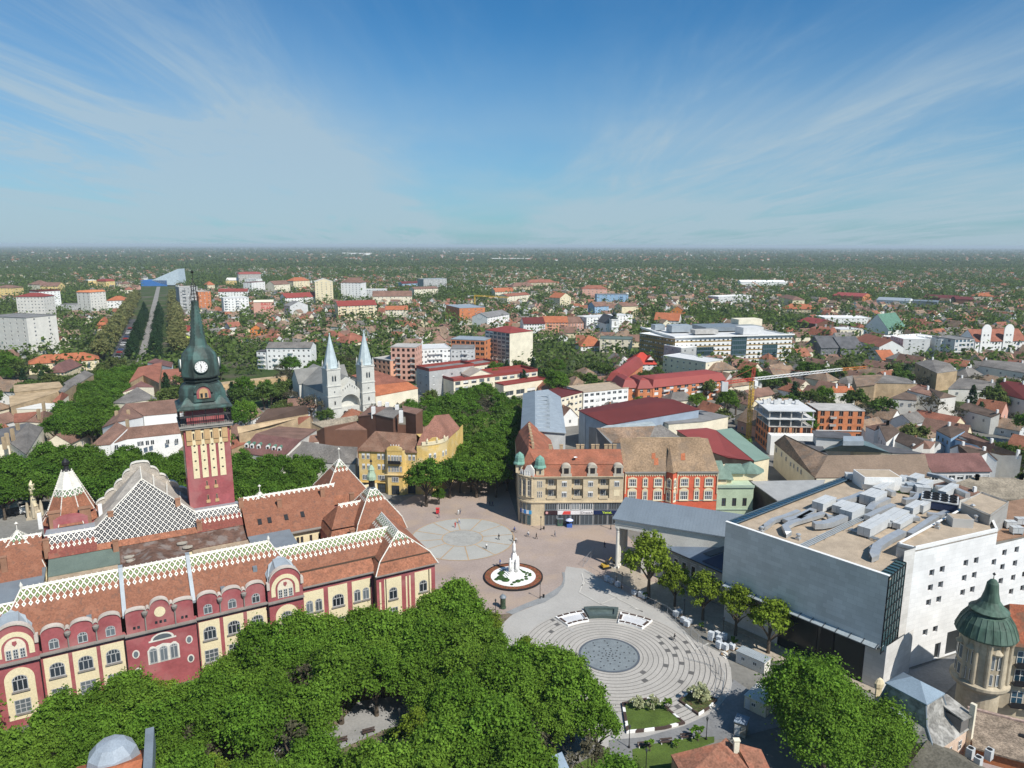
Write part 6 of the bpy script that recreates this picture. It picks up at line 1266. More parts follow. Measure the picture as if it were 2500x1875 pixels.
for (x0,y0),(x1,y1) in zip(arc[:-1],arc[1:]):
 for z0,z1,d in ((15.35,15.65,.5),(7.3,7.7,.35),(8.9,9.1,.25)):
  c0=Vector((x0+1,y0-3,0));n0=Vector((x0,y0-3.8,0)).normalized();n1=Vector((x1,y1-3.8,0)).normalized();b.slab([(x1+n1.x*d,y1+n1.y*d,z1),(x0+n0.x*d,y0+n0.y*d,z1),(x0,y0,z1),(x1,y1,z1)],z1-z0)
b.build('cornice',BG,cb_)
for k,(a_,c_) in enumerate(bays):
 xm=(a_+c_)/2
 for z in (8.75,12.0):
  if k ==5 and z < 9:b=MB();b.box(xm-.9,xm+.9,-.05,0,9.3,11.2);b.build('blind_panel',M['cream plaster'],cb_);continue
  link('window',WHW(1.5,2.2 if k%2 ==0 else 1.75,3,0 if k%2 ==0 else .25),cb_,(xm,1.14 if k%2 ==0 else -.05,z if k%2 ==0 else z+.3))
  if k%2 ==0:
   q=MB();q.box(xm-1.35,xm+1.35,-.35 if z > 10 else -.2,1.0,z-.35,z-.15);q.box(xm-1.35,xm+1.35,-.38 if z > 10 else -.22,-.2,z-.15,z+.75)
   q.build('balcony',BG,cb_)
for z in (9.0,12.2):
 for d in (-.55,0,.55):link('window',win_mesh(.32,1.9,M['white paint'],M['glass'],1,2,.05),cb_,(1.55+d,-.05,z))
for k in range(1,8):
 x0,y0=arc[k];n0=Vector((x0,y0-3.8,0)).normalized()
 if k%2:b=MB();b.lathe([(.28,9.0),(.26,14.4),(.4,14.9)],8,x0+n0.x*.15,y0+n0.y*.15);b.build('column',BG,cb_)
 else:link('window',win_mesh(1.1,4.8,M['off white'],M['glass'],2,3,.1),cb_,(x0+n0.x*.06,y0+n0.y*.06,9.4),math.atan2(n0.x,-n0.y));link('window',win_mesh(1.2,2.0,M['zinc'],M['pale glass'],1,1,.06),cb_,(x0+n0.x*.06,y0+n0.y*.06,4.9),math.atan2(n0.x,-n0.y));link('window',win_mesh(1.25,3.0,M['zinc'],M['teal glass'],1,1,.08),cb_,(x0+n0.x*.06,y0+n0.y*.06,.3),math.atan2(n0.x,-n0.y))
SIGN=lambda n,c:mat('sign '+n,c,.5,.05)
sp_=[(3.0,6.95,SIGN('dark',(.04,.02,.025)),'dark'),(6.95,10.95,SIGN('white',(.72,.70,.70)),'red'),(10.95,13.8,SIGN('white',(.72,.70,.70)),'mid'),(13.8,17.8,SIGN('white',(.72,.70,.70)),'DressA'),(17.8,26.5,SIGN('navy',(.012,.022,.075)),'Yettel.')]
for a_,c_,m_,tx_ in sp_:
 b=MB();b.box(a_+.05,c_-.05,-.25,0,3.6,4.75);o=b.build('shop_sign',m_,cb_)
 if tx_ =='Yettel.':link('lettering',text_mesh('Yettel.',1.0,mat('lime letters',(.55,.72,.06),.5,.03),1.1,.02),o,(21.9,-.27,3.85))
 elif tx_ =='DressA':link('lettering',text_mesh('DressA',1.1,mat('dark letters',(.10,.08,.09),.5,.03),1.1),o,((a_+c_)/2,-.27,3.78))
 elif tx_ =='red':q=MB();q.slab([(a_+1.4,-.27,3.65),(c_-.1,-.27,3.65),(c_-.1,-.27,4.7),(a_+1.9,-.27,4.7)],.02,0,(0,.02,0));q.build('sign_panel',mat('sign red',(.62,.07,.06),.5,.05),o)
 elif tx_ =='dark':q=MB();q.slab([(a_+.75+.4*math.cos(k*.628),-.27,4.2+.4*math.sin(k*.628)) for k in range(10)],.02,0,(0,.02,0));q.build('emblem',mat('sign pink',(.65,.35,.33),.5,.05),o)
 n=max(1,round((c_-a_)/3.9));st=(c_-a_)/n
 for j in range(n):
  x=a_+st*(j+.5);link('window',win_mesh(st-.5,2.1,M['white paint'] if tx_ in('DressA','mid','red') else M['zinc'],M['pale glass'],5,1,.12),cb_,(x,.02,5.0));link('window',win_mesh(st-.35,3.2,M['zinc'],M['glass'],3,1,.12),cb_,(x,.02,.2))
b=MB();b.box(3,W,.1,.3,0,7.4);b.build('shop_wall',mat('shop wall',(.30,.29,.28),.8,.15),cb_)
b=MB();b.wall((2.9,-.06),(3.05,-.06),0,7.4);b.build('pier',BG,cb_)
n0=Vector((arc[5][0],arc[5][1]-3.8,0)).normalized()
for k,c_ in ((2,(.05,.30,.55)),(3,(.66,.68,.72)),(4,(.05,.25,.6)),(5,(.62,.64,.7)),(6,(.03,.08,.3))):
 (x0,y0),(x1,y1)=arc[k-1],arc[k];n_=Vector(((x0+x1)/2,(y0+y1)/2-3.8,0)).normalized()*.25;b=MB();b.slab([(x1+n_.x,y1+n_.y,3.7),(x0+n_.x,y0+n_.y,3.7),(x0+n_.x,y0+n_.y,4.8),(x1+n_.x,y1+n_.y,4.8)],.2,0,(-n_.x*.9,-n_.y*.9,0));b.build('shop_sign',mat('curved sign %d'%k,c_,.5,.05),cb_)
b=MB();TERRA=mat('terracotta roof',(.30,.11,.065),.9,.25,.25,.2,2.5,stain=(.3,.4,(.18,.09,.06)))
b.poly([(-1,-.5,15.65),(W,-.5,15.65),(W,1.6,18.6),(.5,1.6,18.6)]);b.poly([(.5,1.5,18.75),(W,1.5,18.75),(W,6.5,22),(-1.5,6.5,22)]);b.poly([(W,12,15.6),(3,12,15.6),(-1.5,6.5,22),(W,6.5,22)]);b.poly([(W,-.5,15.65),(W,12,15.6),(W,6.5,22),(W,1.6,18.6)])
b.poly([(-4.6,40,15.6),(-4.6,4,15.6),(-3.3,4,18.7),(-3.3,40,18.7)]);b.poly([(-3.4,40,18.7),(-3.4,4,18.7),(-1.5,6.5,22),(.3,40,22.5)]);b.poly([(8,12,15.6),(8,40,15.6),(.3,40,22.5),(-1.5,6.5,22)]);b.poly([(-4.6,4,15.6),(-1,-.5,15.65),(.5,1.6,18.6),(-1.5,6.5,22),(-3.4,4,18.7)])
cr_=b.build("mansard_roof",TERRA,cb_)
b=MB();b.box(-4.6,8,39.6,40,0,15.6);b.poly([(-4.6,40,15.6),(.3,40,22.4),(8,40,15.6)]);b.box(4.,8.,14,39.6,0,15.4);b.build('rear_wall',mat('pale yellow wall',(.62,.54,.38),.9,.12),cb_)
for x in (5.2,8.5,13.6,15.0,18.2,19.6,22.2,23.5,24.9):b=MB();b.box(-.5,.5,-.3,.3,-1.5,1.1);b.box(-.6,.6,-.4,.4,1.1,1.3);b.build('chimney',M['tan plaster'],cr_,(x,7.2,22))
for k in range(7):b=MB();b.box(-.35,.35,-.6,.6,-1,.9);b.build('chimney',M['tan plaster'],cr_,(.0,10+4*k,22.3))
for x in (9.4,17.2,25.0):
 b=MB();b.box(x-1.25,x+1.25,-.4,1.6,15.65,18.3);b.slab([(x+1.45*math.cos(math.pi*k/10),-.45,18.2+1.0*math.sin(math.pi*k/10)) for k in range(11)],.3,0,(0,2.4,0));b.box(x-1.6,x+1.6,-.5,.2,15.65,16.4);o=b.build('dormer',mat('dormer stone',(.46,.41,.33),.9,.12),cr_);link('window',win_mesh(1.4,1.7,M['brown wood'],M['glass'],3,1,.08),o,(x,-.42,16.5))
for x,y in ((1.6,.9),(-4.3,4.6)):
 b=MB();b.box(x-1.2,x+1.2,y-1.2,y+1.2,15.6,18.2);o=b.build('turret',BG,cb_);b=MB();b.lathe([(2.0,18.2),(1.95,18.5),(1.55,19.0),(1.5,20.2),(1.25,20.9),(.3,21.7),(.02,21.9)],8,x,y,0,math.pi/8);b.build('turret_roof',mat('mint copper',(.16,.31,.245),.6,.2,.8,.12),o);link('window',win_mesh(.7,1.3,BG,M['glass'],1,1,.06),o,(x,y-1.23,16.3))
b=MB();b.slab([(-3.2,.7,15.65),(-.3,-.6,15.65),(-.2,-.4,17.6),(-1.3,.2,19.),(-2.4,.8,18.6),(-3.1,1.0,17.)],.4,0,(.3,.5,0));b.build('attic_gable',M['off white'],cb_)
for k in range(6):x0,y0=arc[k+1];b=MB();b.lathe([(.25,15.65),(.3,16.2),(.15,16.8),(.18,17.1),(.02,17.3)],6,x0,y0);b.build('statue',M['light grey wall'],cb_)
b=MB();b.lathe([(.02,0),(.55,.25),(.6,.3),(.5,.2),(.01,.05)],12);b.build('satellite_dish',M['white paint'],cr_,(12.4,2.6,20.4))
foot(cbA,ang,-4,W,0,14,20,.05);foot(cbA,ang,-5,8,12,40,20,.1)
rA=(34.3,205.6);ra=R(1.2);rb=thing('red_building','orange red art nouveau building with white window surrounds and tall tan tiled roof','building',(*rA,0),ra);W=28.2
RW=mat('coral plaster',(.60,.13,.07),.9,.12,.4,.08,2.);b=MB();b.wall((0,0),(12.3,0),0,16,(),.2,0);b.wall((15.8,0),(W,0),0,16,(),.2,0);b.wall((12.3,0),(14.05,-1.9),0,16,(),.2,0);b.wall((14.05,-1.9),(15.8,0),0,16,(),.2,0);b.wall((W,0),(W,15),0,16,(),.2,0);b.wall((0,15),(0,0),0,16,(),.2,0);b.wall((W,15),(0,15),0,16,(),.2,0);b.build('wall',RW,rb)
b=MB();b.box(0,12.3,-.2,0,15.0,15.6,0);b.box(15.8,W,-.2,0,15.0,15.6,0)
for x in [k*.72+.1 for k in range(17)]+[15.9+k*.72 for k in range(17)]:
 b.slab([(x,-.16,15.0),(x+.6,-.16,15.0),(x+.3,-.16,14.35)],.14,0,(0,.14,0))
b.build('white_frieze',M['cream plaster'],rb);b=MB();b.box(-.2,12.4,-.6,0,15.6,16.1);b.box(15.7,W+.2,-.6,0,15.6,16.1);b.box(-.1,W+.1,-.15,-.02,6.6,6.9);b.build('cornice',M['tower cornice'],rb)
def orn(x,y,rz,w_,two,z,h_,low):
 o=link('window',win_mesh(w_,h_,M['white paint'],M['glass'],4 if two else 2,2,.13,.0),rb,(x,y-.08,z),rz);q=MB()
 q.box(-w_/2-.25,-w_/2,-.12,.05,-.2,h_+.1);q.box(w_/2,w_/2+.25,-.12,.05,-.2,h_+.1);q.box(-w_/2-.3,w_/2+.3,-.18,.05,-.35,-.02)
 if low:q.slab([(-w_/2-.3,-.12,h_+.1)]+[((w_/2+.3)*-math.cos(math.pi*k/8),-.12,h_+.1+.95*math.sin(math.pi*k/8)) for k in range(9)],.15,0,(0,.17,0))
 else:q.slab([(-w_/2-.3,-.12,h_),(w_/2+.3,-.12,h_),(w_/2+.2,-.12,h_+.25),(0,-.12,h_+.65),(-w_/2-.2,-.12,h_+.25)],.15,0,(0,.17,0))
 q.build('surround',M['cream plaster'],o)
for x,two in ((2.3,1),(6.2,0),(10.1,1),(18.1,1),(22.0,0),(25.6,1)):
 orn(x,0,0,2.2 if two else 1.15,two,11.3,2.3,0);orn(x,0,0,2.3 if two else 1.2,two,6.95,2.7,1)
for s_,x in ((-1,13.15),(1,14.95)):orn(x,-1.0,-s_*-math.atan2(1.9,1.75)*1 if s_ < 0 else math.atan2(1.9,1.75),1.1,0,11.2,2.4,0);orn(x,-1.0,s_*math.atan2(1.9,1.75),1.1,0,6.9,2.7,1)
for x in (0.1,12.2,15.9,W-.1):b=MB();b.lathe([(.16,9),(.18,14.8),(.25,15.4)],8,x,-.2);b.build('pilaster',M['cream plaster'],rb)
b=MB();OT=mat('aged tan tile',(.27,.185,.115),.92,.22,.2,.28,2.2,stain=(.3,.45,(.20,.15,.11)))
zr=24.6;b.poly([(1.5,-.6,16.1),(12.3,-.6,16.1),(15.8,-.6,16.1),(W+.1,-.6,16.1),(W-4,7,zr),(4.5,7,zr)]);b.poly([(W+.1,-.6,16.1),(W+.1,15,16.1),(W-1.5,7,zr-.3),(W-4,7,zr)]);b.poly([(W,15,16),(0,15,16),(4.5,7,zr),(W-4,7,zr)]);b.poly([(-.6,15,16),(-1,4,17),(0.2,7,zr),(4.5,7,zr),(3.,15,16)]);b.poly([(-.6,-.6,16.1),(1.5,-.6,16.1),(4.5,7,zr),(-.8,7,zr)])
rr2=b.build('roof',OT,rb)
b=MB();b.poly([(12.1,-.5,16.1),(14.05,-2.5,16.1),(14.05,4.2,23.2)]);b.poly([(14.05,-2.5,16.1),(16.,-.5,16.1),(14.05,4.2,23.2)]);b.build('tent_roof',OT,rr2)
for x,y,z,w_ in ((9.,2.8,20.,.7),(9.6,1.6,18.6,.8),(18.0,2.6,19.8,.8)):
 b=MB();s_=8.5/7.6;b.slab([(x-w_,y-w_,z-w_*s_-.0+.04),(x+w_*.7,y-w_,z-w_*s_+.04),(x+w_,y+w_,z+w_*s_+.04),(x-w_*.6,y+w_*.8,z+w_*.8*s_+.04)],.03);b.build('patched_tiles',M['orange tile'],rr2)
b=MB();b.tube((4.5,7,zr),(W-4,7,zr),.18);b.build('ridge_tiles',M['tan plaster'],rr2)
foot(rA,ra,0,W,0,15,20,.05)
gA=(62.7,206.6);gb=thing('green_building','pale green building with brown windows and patinated copper attic beside the red building','building',(*gA,0),R(1));W=11.2
b=MB();b.wall((0,0),(W,0),0,11.2,[(1.6,2.9,4.6,7.2),(4.8,6.1,4.6,7.2),(8.0,9.3,4.6,7.2)],.25);b.wall((W,0),(W,16),0,11.2);b.wall((0,16),(0,0),0,11.2);b.wall((W,16),(0,16),0,11.2);b.poly([(0,0,11.15),(W,0,11.15),(W,16,11.15),(0,16,11.15)]);b.build('wall',mat('pale green plaster',(.42,.51,.36),.9,.1),gb)
for x in (2.25,5.45,8.65):put_win(gb,(0,0),(W,0),x,4.6,win_mesh(1.3,2.6,M['brown wood'],M['glass'],2,2,.1),.2)
b=MB();b.box(-.1,W+.1,-.4,0,10.6,11.4);b.box(-.1,W+.1,-.2,0,3.4,3.8);b.build('cornice',mat('sage trim',(.33,.42,.33),.9,.1),gb)
CG=mat('sage copper',(.15,.22,.175),.6,.2,.5,.15);b=MB()
for x0,x1,y0,y1,z0,z1 in ((.2,3.2,1.2,6,11.2,15.6),(3.3,5,2.2,6,11.2,14.6)):b.box(x0,x1,y0,y1,z0,z1-2.3,1)
b.box(5,W+5,5,14,11.2,13.6,1);ab=b.build('attic_wall',[M['sage trim'],M['cream plaster']],gb)
b=MB();b.slab([(-.2,.6,13.1),(3.5,.6,13.1),(2.6,5.5,17.5),(.4,5.5,17.5)],.2);b.slab([(3.2,1.5,12.6),(5.4,1.5,12.6),(4.8,5.5,16),(3.4,5.5,16)],.2);b.slab([(4.8,4.2,13.7),(10,4.2,13.7),(10,9,15.4),(4.8,9,15.4)],.2)
b.lathe([(4.6,13.5),(4.5,13.7),(2.6,14.8),(.1,16.2)],9,12.6,8.4);b.build('copper_roof',CG,gb)
foot(gA,R(1),0,W,0,16,14,.05)
pb('glazed_link','grey sloping sheet roof over a dark glass and steel frame beside the green building','building','p',[([(365,345,11),(870,335,11),(800,470,10),(545,475,10)],mat('pale sheet',(.33,.33,.32),.7,.1))],mat('dark frame glass',(.045,.035,.035),.3,.3,.8,.3,2.))
pb('red_roof_hall','long hall under a bright red sheet roof behind the red building','hall','l',[([(860,150,13),(1230,122,13.5),(1345,150,14.5),(1810,525,14.5),(1500,490,13),(1300,420,13)],mat('bright red sheet',(.28,.060,.050),.6,.08,.12))],M['tan plaster'],keep=.1)
pb('green_roof_hall','hall with a sage green sheet roof sloping beside the red sheet roof','hall','l',[([(1350,150,14.6),(1540,125,12),(2010,490,12),(1820,528,14.6)],mat('sage sheet',(.19,.27,.215),.6,.08,.12))],M['cream plaster'],keep=.1)
pb('mossy_roof_house','old house with mossy roofs and a blank dark gable wall behind the corner building','house','j',[([(935,600,19),(1530,580,19),(1450,755,14.5),(1100,745,14.5)],M['old tile']),([(1530,580,19),(1590,565,19),(1900,765,14),(1450,755,14.5)],M['grey tile']),([(860,590,17.5),(935,600,19),(1100,745,14.6),(1085,760,14.4)],M['dark grey wall'])],M['dark grey wall'],keep=.1)
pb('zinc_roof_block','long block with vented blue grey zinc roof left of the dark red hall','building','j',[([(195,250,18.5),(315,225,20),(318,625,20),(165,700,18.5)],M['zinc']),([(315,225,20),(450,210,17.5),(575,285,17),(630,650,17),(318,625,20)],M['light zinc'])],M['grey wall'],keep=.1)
zt_=bpy.data.objects['zinc_roof_block']
for k in range(9):
 y=275+40*k;p=W_('j',440,y,18.9);q=W_('j',330,y+4,19.8);b=MB();ox,oy=zt_['ox'];b.tube((p[0]-ox,p[1]-oy,p[2]),(q[0]-ox,q[1]-oy,q[2]),.22,None,5);b.box(p[0]-ox-.2,p[0]-ox+.9,p[1]-oy-.5,p[1]-oy+.5,p[2]-.4,p[2]+.6);b.build('roof_vent',M['light zinc'],zt_)
pb('red_sheet_hall','wide hall with a nearly flat dark red sheet roof and pale blue end wall','hall','m',[([(45,1050,15),(740,920,16.5),(980,945,16.6),(110,1085,15.4)],M['dark red sheet']),([(110,1085,15.4),(980,945,16.6),(1245,1040,14.5),(340,1195,13)],M['dark red sheet'])],mat('blue cladding',(.30,.36,.43),.6,.1),keep=.1)
pb('flat_roof_annex','low cream annex with grey flat roof and clutter behind the dark red hall','building','m',[([(800,1130,11),(1210,1040,11),(1530,1110,10),(1280,1160,10.5),(930,1185,11)],M['grey roof'])],M['pale cream'],keep=.1)
pb('bitumen_strip_roof','narrow pale sheet roof strip between the dark red hall and the mossy roof','shed','j',[([(1040,575,15.5),(1500,535,15.5),(1545,580,15.3),(960,605,15.3)],mat('weathered zinc',(.36,.40,.40),.6,.2))],M['concrete'],keep=.1)
YW=mat('mustard plaster',(.64,.44,.15),.9,.14,.25,.1,2.,stain=(.22,.55,(.66,.56,.36)))
yA=(-51.8,231.2);yB=(-31.8,229.2);ya=math.atan2(yB[1]-yA[1],yB[0]-yA[0]);yb_=thing('yellow_building','mustard yellow corner building with brown tiled roofs and flaking plaster by the street trees','corner building',(*yA,0),ya);W=math.hypot(yB[0]-yA[0],yB[1]-yA[1])
b=MB();b.wall((0,0),(9.2,0),0,15,(),.2,0);b.wall((9.2,0),(10.2,-1.4),0,15.6,(),.2,0);b.wall((10.2,-1.4),(15.4,-1.4),0,16.4,(),.2,0);b.wall((15.4,-1.4),(16.4,0),0,15.6,(),.2,0);b.wall((16.4,0),(W,0),0,15,(),.2,0);b.wall((0,16),(0,0),0,15,(),.2,0)
crv=[(W+9.5*math.sin(math.pi/2*k/8)*.95,9*(1-math.cos(math.pi/2*k/8))-.2) for k in range(9)]
for p0,p1 in zip(crv[:-1],crv[1:]):b.wall(p0,p1,0,17.2,(),.2,0)
b.wall(crv[-1],(crv[-1][0]+1.5,30),0,17.2,(),.2,0);b.poly([(0,0,14.9),(W,0,14.9),crv[-1]+(14.9,),(W+10,26,14.9),(0,20,14.9)]);b.build('wall',YW,yb_)
b=MB();b.slab([(10.2,-1.5,15.4),(15.4,-1.5,15.4),(15.4,-1.5,16.2)]+[(12.8+2.6*math.cos(math.pi*k/10),-1.5,16.2+1.0*math.sin(math.pi*k/10)) for k in range(11)],.3,0,(0,.4,0));b.build('curved_gable',YW,yb_)
b=MB();BT=mat('brown yellow-house tile',(.19,.105,.07),.92,.25,.25,.25,2.5,stain=(.4,.35,(.26,.17,.12)))
b.poly([(-.6,-.6,14.8),(9.4,-.6,14.8),(12.8,-.2,16.6),(16.2,-.6,14.8),(W+.3,-.6,14.8),(W-1.5,6,19.5),(4.2,6,20.2)]);b.poly([(-.6,14,14.8),(-.6,-.6,14.8),(4.2,6,20.2)]);b.poly([(W,13,14.8),(-.6,14,14.8),(4.2,6,20.2),(W-1.5,6,19.5)]);b.build('roof',BT,yb_)
ap_=(W+3.5,13,24.5);b=MB()
for p0,p1 in zip(crv[:-1],crv[1:]):
 m0=(p0[0]+(ap_[0]-p0[0])*.22,p0[1]+(ap_[1]-p0[1])*.22,19.9);m1=(p1[0]+(ap_[0]-p1[0])*.22,p1[1]+(ap_[1]-p1[1])*.22,19.9);b.poly([(*p0,17.3),(*p1,17.3),m1,m0]);b.poly([m0,m1,ap_])
b.poly([(W-1,12,17.3),(*crv[0],17.3),ap_]);b.poly([(*crv[-1],17.3),(W+10.5,24,17.3),(W+6,26,22),ap_]);b.poly([(W-1,26,17.3),(W-1,12,17.3),ap_,(W+6,26,22)]);b.build('tower_roof',mat('brick red yellow-house tile',(.25,.12,.085),.92,.2,.25,.25,2.5),yb_)
b=MB()
for p0,p1 in zip(crv[1:-1],crv[2:]):b.slab([(*p0,18.4),(*p1,18.4),(*p1,16.9),(*p0,16.9)],.1,0,(-.2,.4,0))
for k in (2,4,6):b.lathe([(.35,18),(.4,18.9),(.1,19.6)],6,*crv[k])
b.build('parapet',M['cream plaster'],yb_);b=MB();q=[crv[k] for k in (2,3,4,5)];b.slab([(*q[0],18.3),(*q[3],18.3),(*q[2],19.6),(*q[1],19.6)],.3,0,(-.2,.4,0));b.build('attic_gable',YW,yb_)
for x in (1.6,3.3,7.0,8.5):
 for z in (12.0,8.4):link('window',WHW(1.0,1.9,2,.35),yb_,(x,-.06,z))
for x in (10.9,12.0,12.9,13.8,14.8):link('window',WHW(.75,2.2,2,.2),yb_,(x,-1.46,11.8));link('window',WHW(.75,1.9,2,0),yb_,(x,-1.46,8.2))
for x in (2.2,7.6,12.8,18):link('window',win_mesh(2.3,1.8,M['white paint'],M['glass'],4,1,.12),yb_,(x,-1.46 if 10 < x < 15 else -.06,4.6));link('window',win_mesh(2.6,3.2,M['black iron'],M['glass'],3,2,.12),yb_,(x,-1.46 if 10 < x < 15 else -.06,.2))
for x in (17.6,19.0):link('window',WHW(.9,1.9,2,.3),yb_,(x,-.06,12.0))
for k in (2,3,5,6):
 p0,p1=crv[k],crv[k+1];
 for z in (12.4,8.6,4.6):put_win(yb_,p0,p1,math.hypot(p1[0]-p0[0],p1[1]-p0[1])/2,z,WHW(.85,1.9,2,.3),-.06)
b=MB();b.box(10.6,15,-2.4,-1.42,11.2,11.4);b.box(10.6,15,-2.4,-2.3,11.4,12.3);b.build('balcony',M['black iron'],yb_)
b=MB();b.box(9.2,16.4,-1.9,-1.4,7.0,7.3);b.box(0,9.2,-.4,0,3.7,3.95);b.build('cornice',YW,yb_)
for k in range(4):b=MB();b.lathe([(.05,0),(.2,.2),(.05,.5)],6);b.build('finial',M['white paint'],yb_,(11.4+.9*k,-.6,17.0))
foot(yA,ya,0,W+10,-1,24,20,.05)
pb('brown_flats','dark brown rendered flats with brown tiled roof and chimneys behind the yellow building','house','g',[([(1085,1115,13),(1460,1115,11),(1405,1015,13.5),(1000,1090,15)],M['brown tile']),([(925,1135,12.5),(1085,1115,13),(1000,1090,15)],M['brown tile'])],M['brown render'],keep=.2)
pb('grey_roof_flats','flats with grey and brown slate roofs and white chimneys next to the yellow building','house','g',[([(1520,960,18),(1650,880,19),(1800,900,19),(1700,1000,18)],M['grey tile']),([(1340,980,16),(1480,870,18.5),(1650,880,19),(1520,960,18)],M['brown tile']),([(1640,985,17),(1830,985,17),(1880,1060,14),(1700,1050,14.5)],mat('pale slate',(.27,.25,.21),.9,.2)),([(1790,870,19),(2000,910,20),(1930,960,19),(1800,930,19)],M['brown tile'])],M['brown render'],keep=.2)
d=bpy.data.objects['grey_roof_flats'];ox,oy=d['ox']
for x,y in ((1500,925),(1563,870),(1640,880),(1780,965),(1740,905)):p=W_('g',x,y,19);b=MB();b.box(-.7,.7,-.7,.7,-3,1.6);b.build('chimney',M['white paint'],d,(p[0]-ox,p[1]-oy,p[2]))
pb('dormer_house','maroon tiled house with six arched white dormers facing the town hall','house','g',[([(150,1345,8),(570,1410,8),(770,1215,13),(310,1155,13)],mat('maroon tile',(.17,.085,.075),.92,.2,.25,.2,2.5)),([(310,1155,13),(770,1215,13),(930,1110,10),(540,1080,10)],M['brown tile'])],M['off white'],keep=.2)
d=bpy.data.objects['dormer_house'];ox,oy=d['ox']
for x,y in ((218,1290),(272,1297),(340,1303),(433,1312),(493,1322),(550,1330)):
 p=W_('g',x,y,9.6);b=MB();b.box(-.7,.7,-.2,.2,-.6,.6,0);b.slab([(.7*math.cos(math.pi*k/8),-.2,.6+.5*math.sin(math.pi*k/8)) for k in range(9)],.1,0,(0,.3,0));o=b.build('dormer',M['white paint'],d,(p[0]-ox,p[1]-oy,p[2]+.4));q=MB();q.lathe([(.75,-.1),(.8,2.8)],10);q.v=[(x_,z_,y_*.8+.5) for x_,y_,z_ in q.v];q.build('dormer_roof',M['copper green'],o);link('window',win_mesh(.8,.9,M['brown wood'],M['glass'],2,1,.06),o,(0,-.22,-.4))
pb('grey_roof_wing','wing with grey asbestos roofs running up to the yellow building','house','g',[([(770,1230,12),(1120,1280,12),(985,1450,7),(580,1410,7.5)],M['grey tile']),([(1120,1280,12),(1340,1290,11),(1320,1460,8),(985,1450,7)],M['grey tile'])],M['off white'],keep=.2)
pb('brown_pent_roof','small brown roofed house with white wall beside the brown flats','house','g',[([(770,1185,10.5),(990,1155,11),(1050,1225,9),(820,1245,8.5)],M['brown tile'])],M['off white'],keep=.2)
pb('tan_wall_house','old house with a long blotchy tan firewall and three stub chimneys','house','g',[([(120,1085,12.5),(740,990,12.5),(720,1015,11),(130,1150,10.5)],M['tan plaster']),([(730,990,12),(860,975,12),(890,1020,9),(740,1060,9)],M['red tile'])],M['tan plaster'],keep=.2)
pb('dark_hall','long dark brown roofed hall beside the church','hall','g',[([(300,1045,7),(420,905,11),(820,865,11),(845,950,7)],mat('dark brown roof',(.085,.055,.042),.9,.2,.2,.15))],M['tan plaster'],keep=.2)
pb('rough_ridge_house','low house with a rough grey ridge roof right of the church tower','house','g',[([(870,1040,10),(1330,970,11),(1400,1010,9),(1000,1100,8)],mat('lichen roof',(.26,.22,.165),.95,.3,.3,.3,2.))],M['tan plaster'],keep=.2)
pb('red_barn','red brick shed roof behind the clock tower','shed','g',[([(55,1200,8),(130,1180,8),(210,1250,6),(60,1310,6)],M['red tile'])],M['tan plaster'])
tl=Vector((-86.8,335.4));tr2=Vector((-72.6,345.7));dch=(tr2-tl).normalized();ca_=math.atan2(dch.y,dch.x)
ch_=thing('church','pale grey church with two pointed spires and a great arched portal','church',(tl.x,tl.y,0),ca_);CW=mat('church stone',(.56,.55,.50),.9,.1,.3,.08,2.);dist=(tr2-tl).length;SPR=mat('spire copper',(.46,.53,.54),.55,.12,.5,.1)
for x in (0,dist):
 b=MB();hw_=3.3;b.box(x-hw_,x+hw_,-hw_,hw_,0,25.2)
 for z in (5.7,11.4,16.6,24.6):b.box(x-hw_-.25,x+hw_+.25,-hw_-.25,hw_+.25,z,z+.45)
 o=b.build('tower',CW,ch_);b=MB();b.lathe([(3.9,25.3),(3.5,26.2),(2.2,32),(.15,41.3)],8,x,0,0,math.pi/8);b.lathe([(.3,41.2),(.35,41.6),(.05,42)],6,x,0);b.build('spire',SPR,o)
 for sx_ in (-1,1):
  for sy_ in (-1,1):b=MB();b.lathe([(.45,25.2),(.45,27.2),(.02,29)],6,x+sx_*2.9,sy_*2.9);b.build('pinnacle',CW,o)
 for z,h_ in ((19.0,3.0),):
  for d_ in (-.65,.65):link('window',win_mesh(.95,h_,CW,M['glass'],1,1,.1,0,None,.45),o,(x+d_,-hw_-.05,z));link('window',win_mesh(.95,h_,CW,M['glass'],1,1,.1,0,None,.45),o,(x+hw_+.05,d_,z),math.pi/2)
 link('window',win_mesh(.9,2.2,CW,M['glass'],1,1,.1,0,None,.45),o,(x,-hw_-.05,7.5));link('window',win_mesh(.8,.8,CW,M['glass'],1,1,.1),o,(x,-hw_-.05,13.5))
b=MB();xa,xb=3.3,dist-3.3;xm=dist/2;n=12;r_=(xb-xa)/2-.6
for k in range(n):
 a0,a1=math.pi*k/n,math.pi*(k+1)/n;x0,z0_=xm-r_*math.cos(a0),6.5+r_*math.sin(a0);x1,z1_=xm-r_*math.cos(a1),6.5+r_*math.sin(a1);tz_=lambda x:13+5.5*(1-abs(x-xm)/((xb-xa)/2))
 b.poly([(x0,-1,z0_),(x1,-1,z1_),(x1,-1,tz_(x1)),(x0,-1,tz_(x0))]);b.poly([(x0,2.5,z0_),(x1,2.5,z1_),(x1,-1,z1_),(x0,-1,z0_)])
for x0,x1 in ((xa,xm-r_),(xm+r_,xb)):b.box(x0,x1,-1,2.5,0,13.2)
b.box(xm-r_,xm+r_,2.5,3,0,13);b.box(xm-r_,xm+r_,-.6,2.5,0,5.2);b.build('portal_wall',CW,ch_)
b=MB()
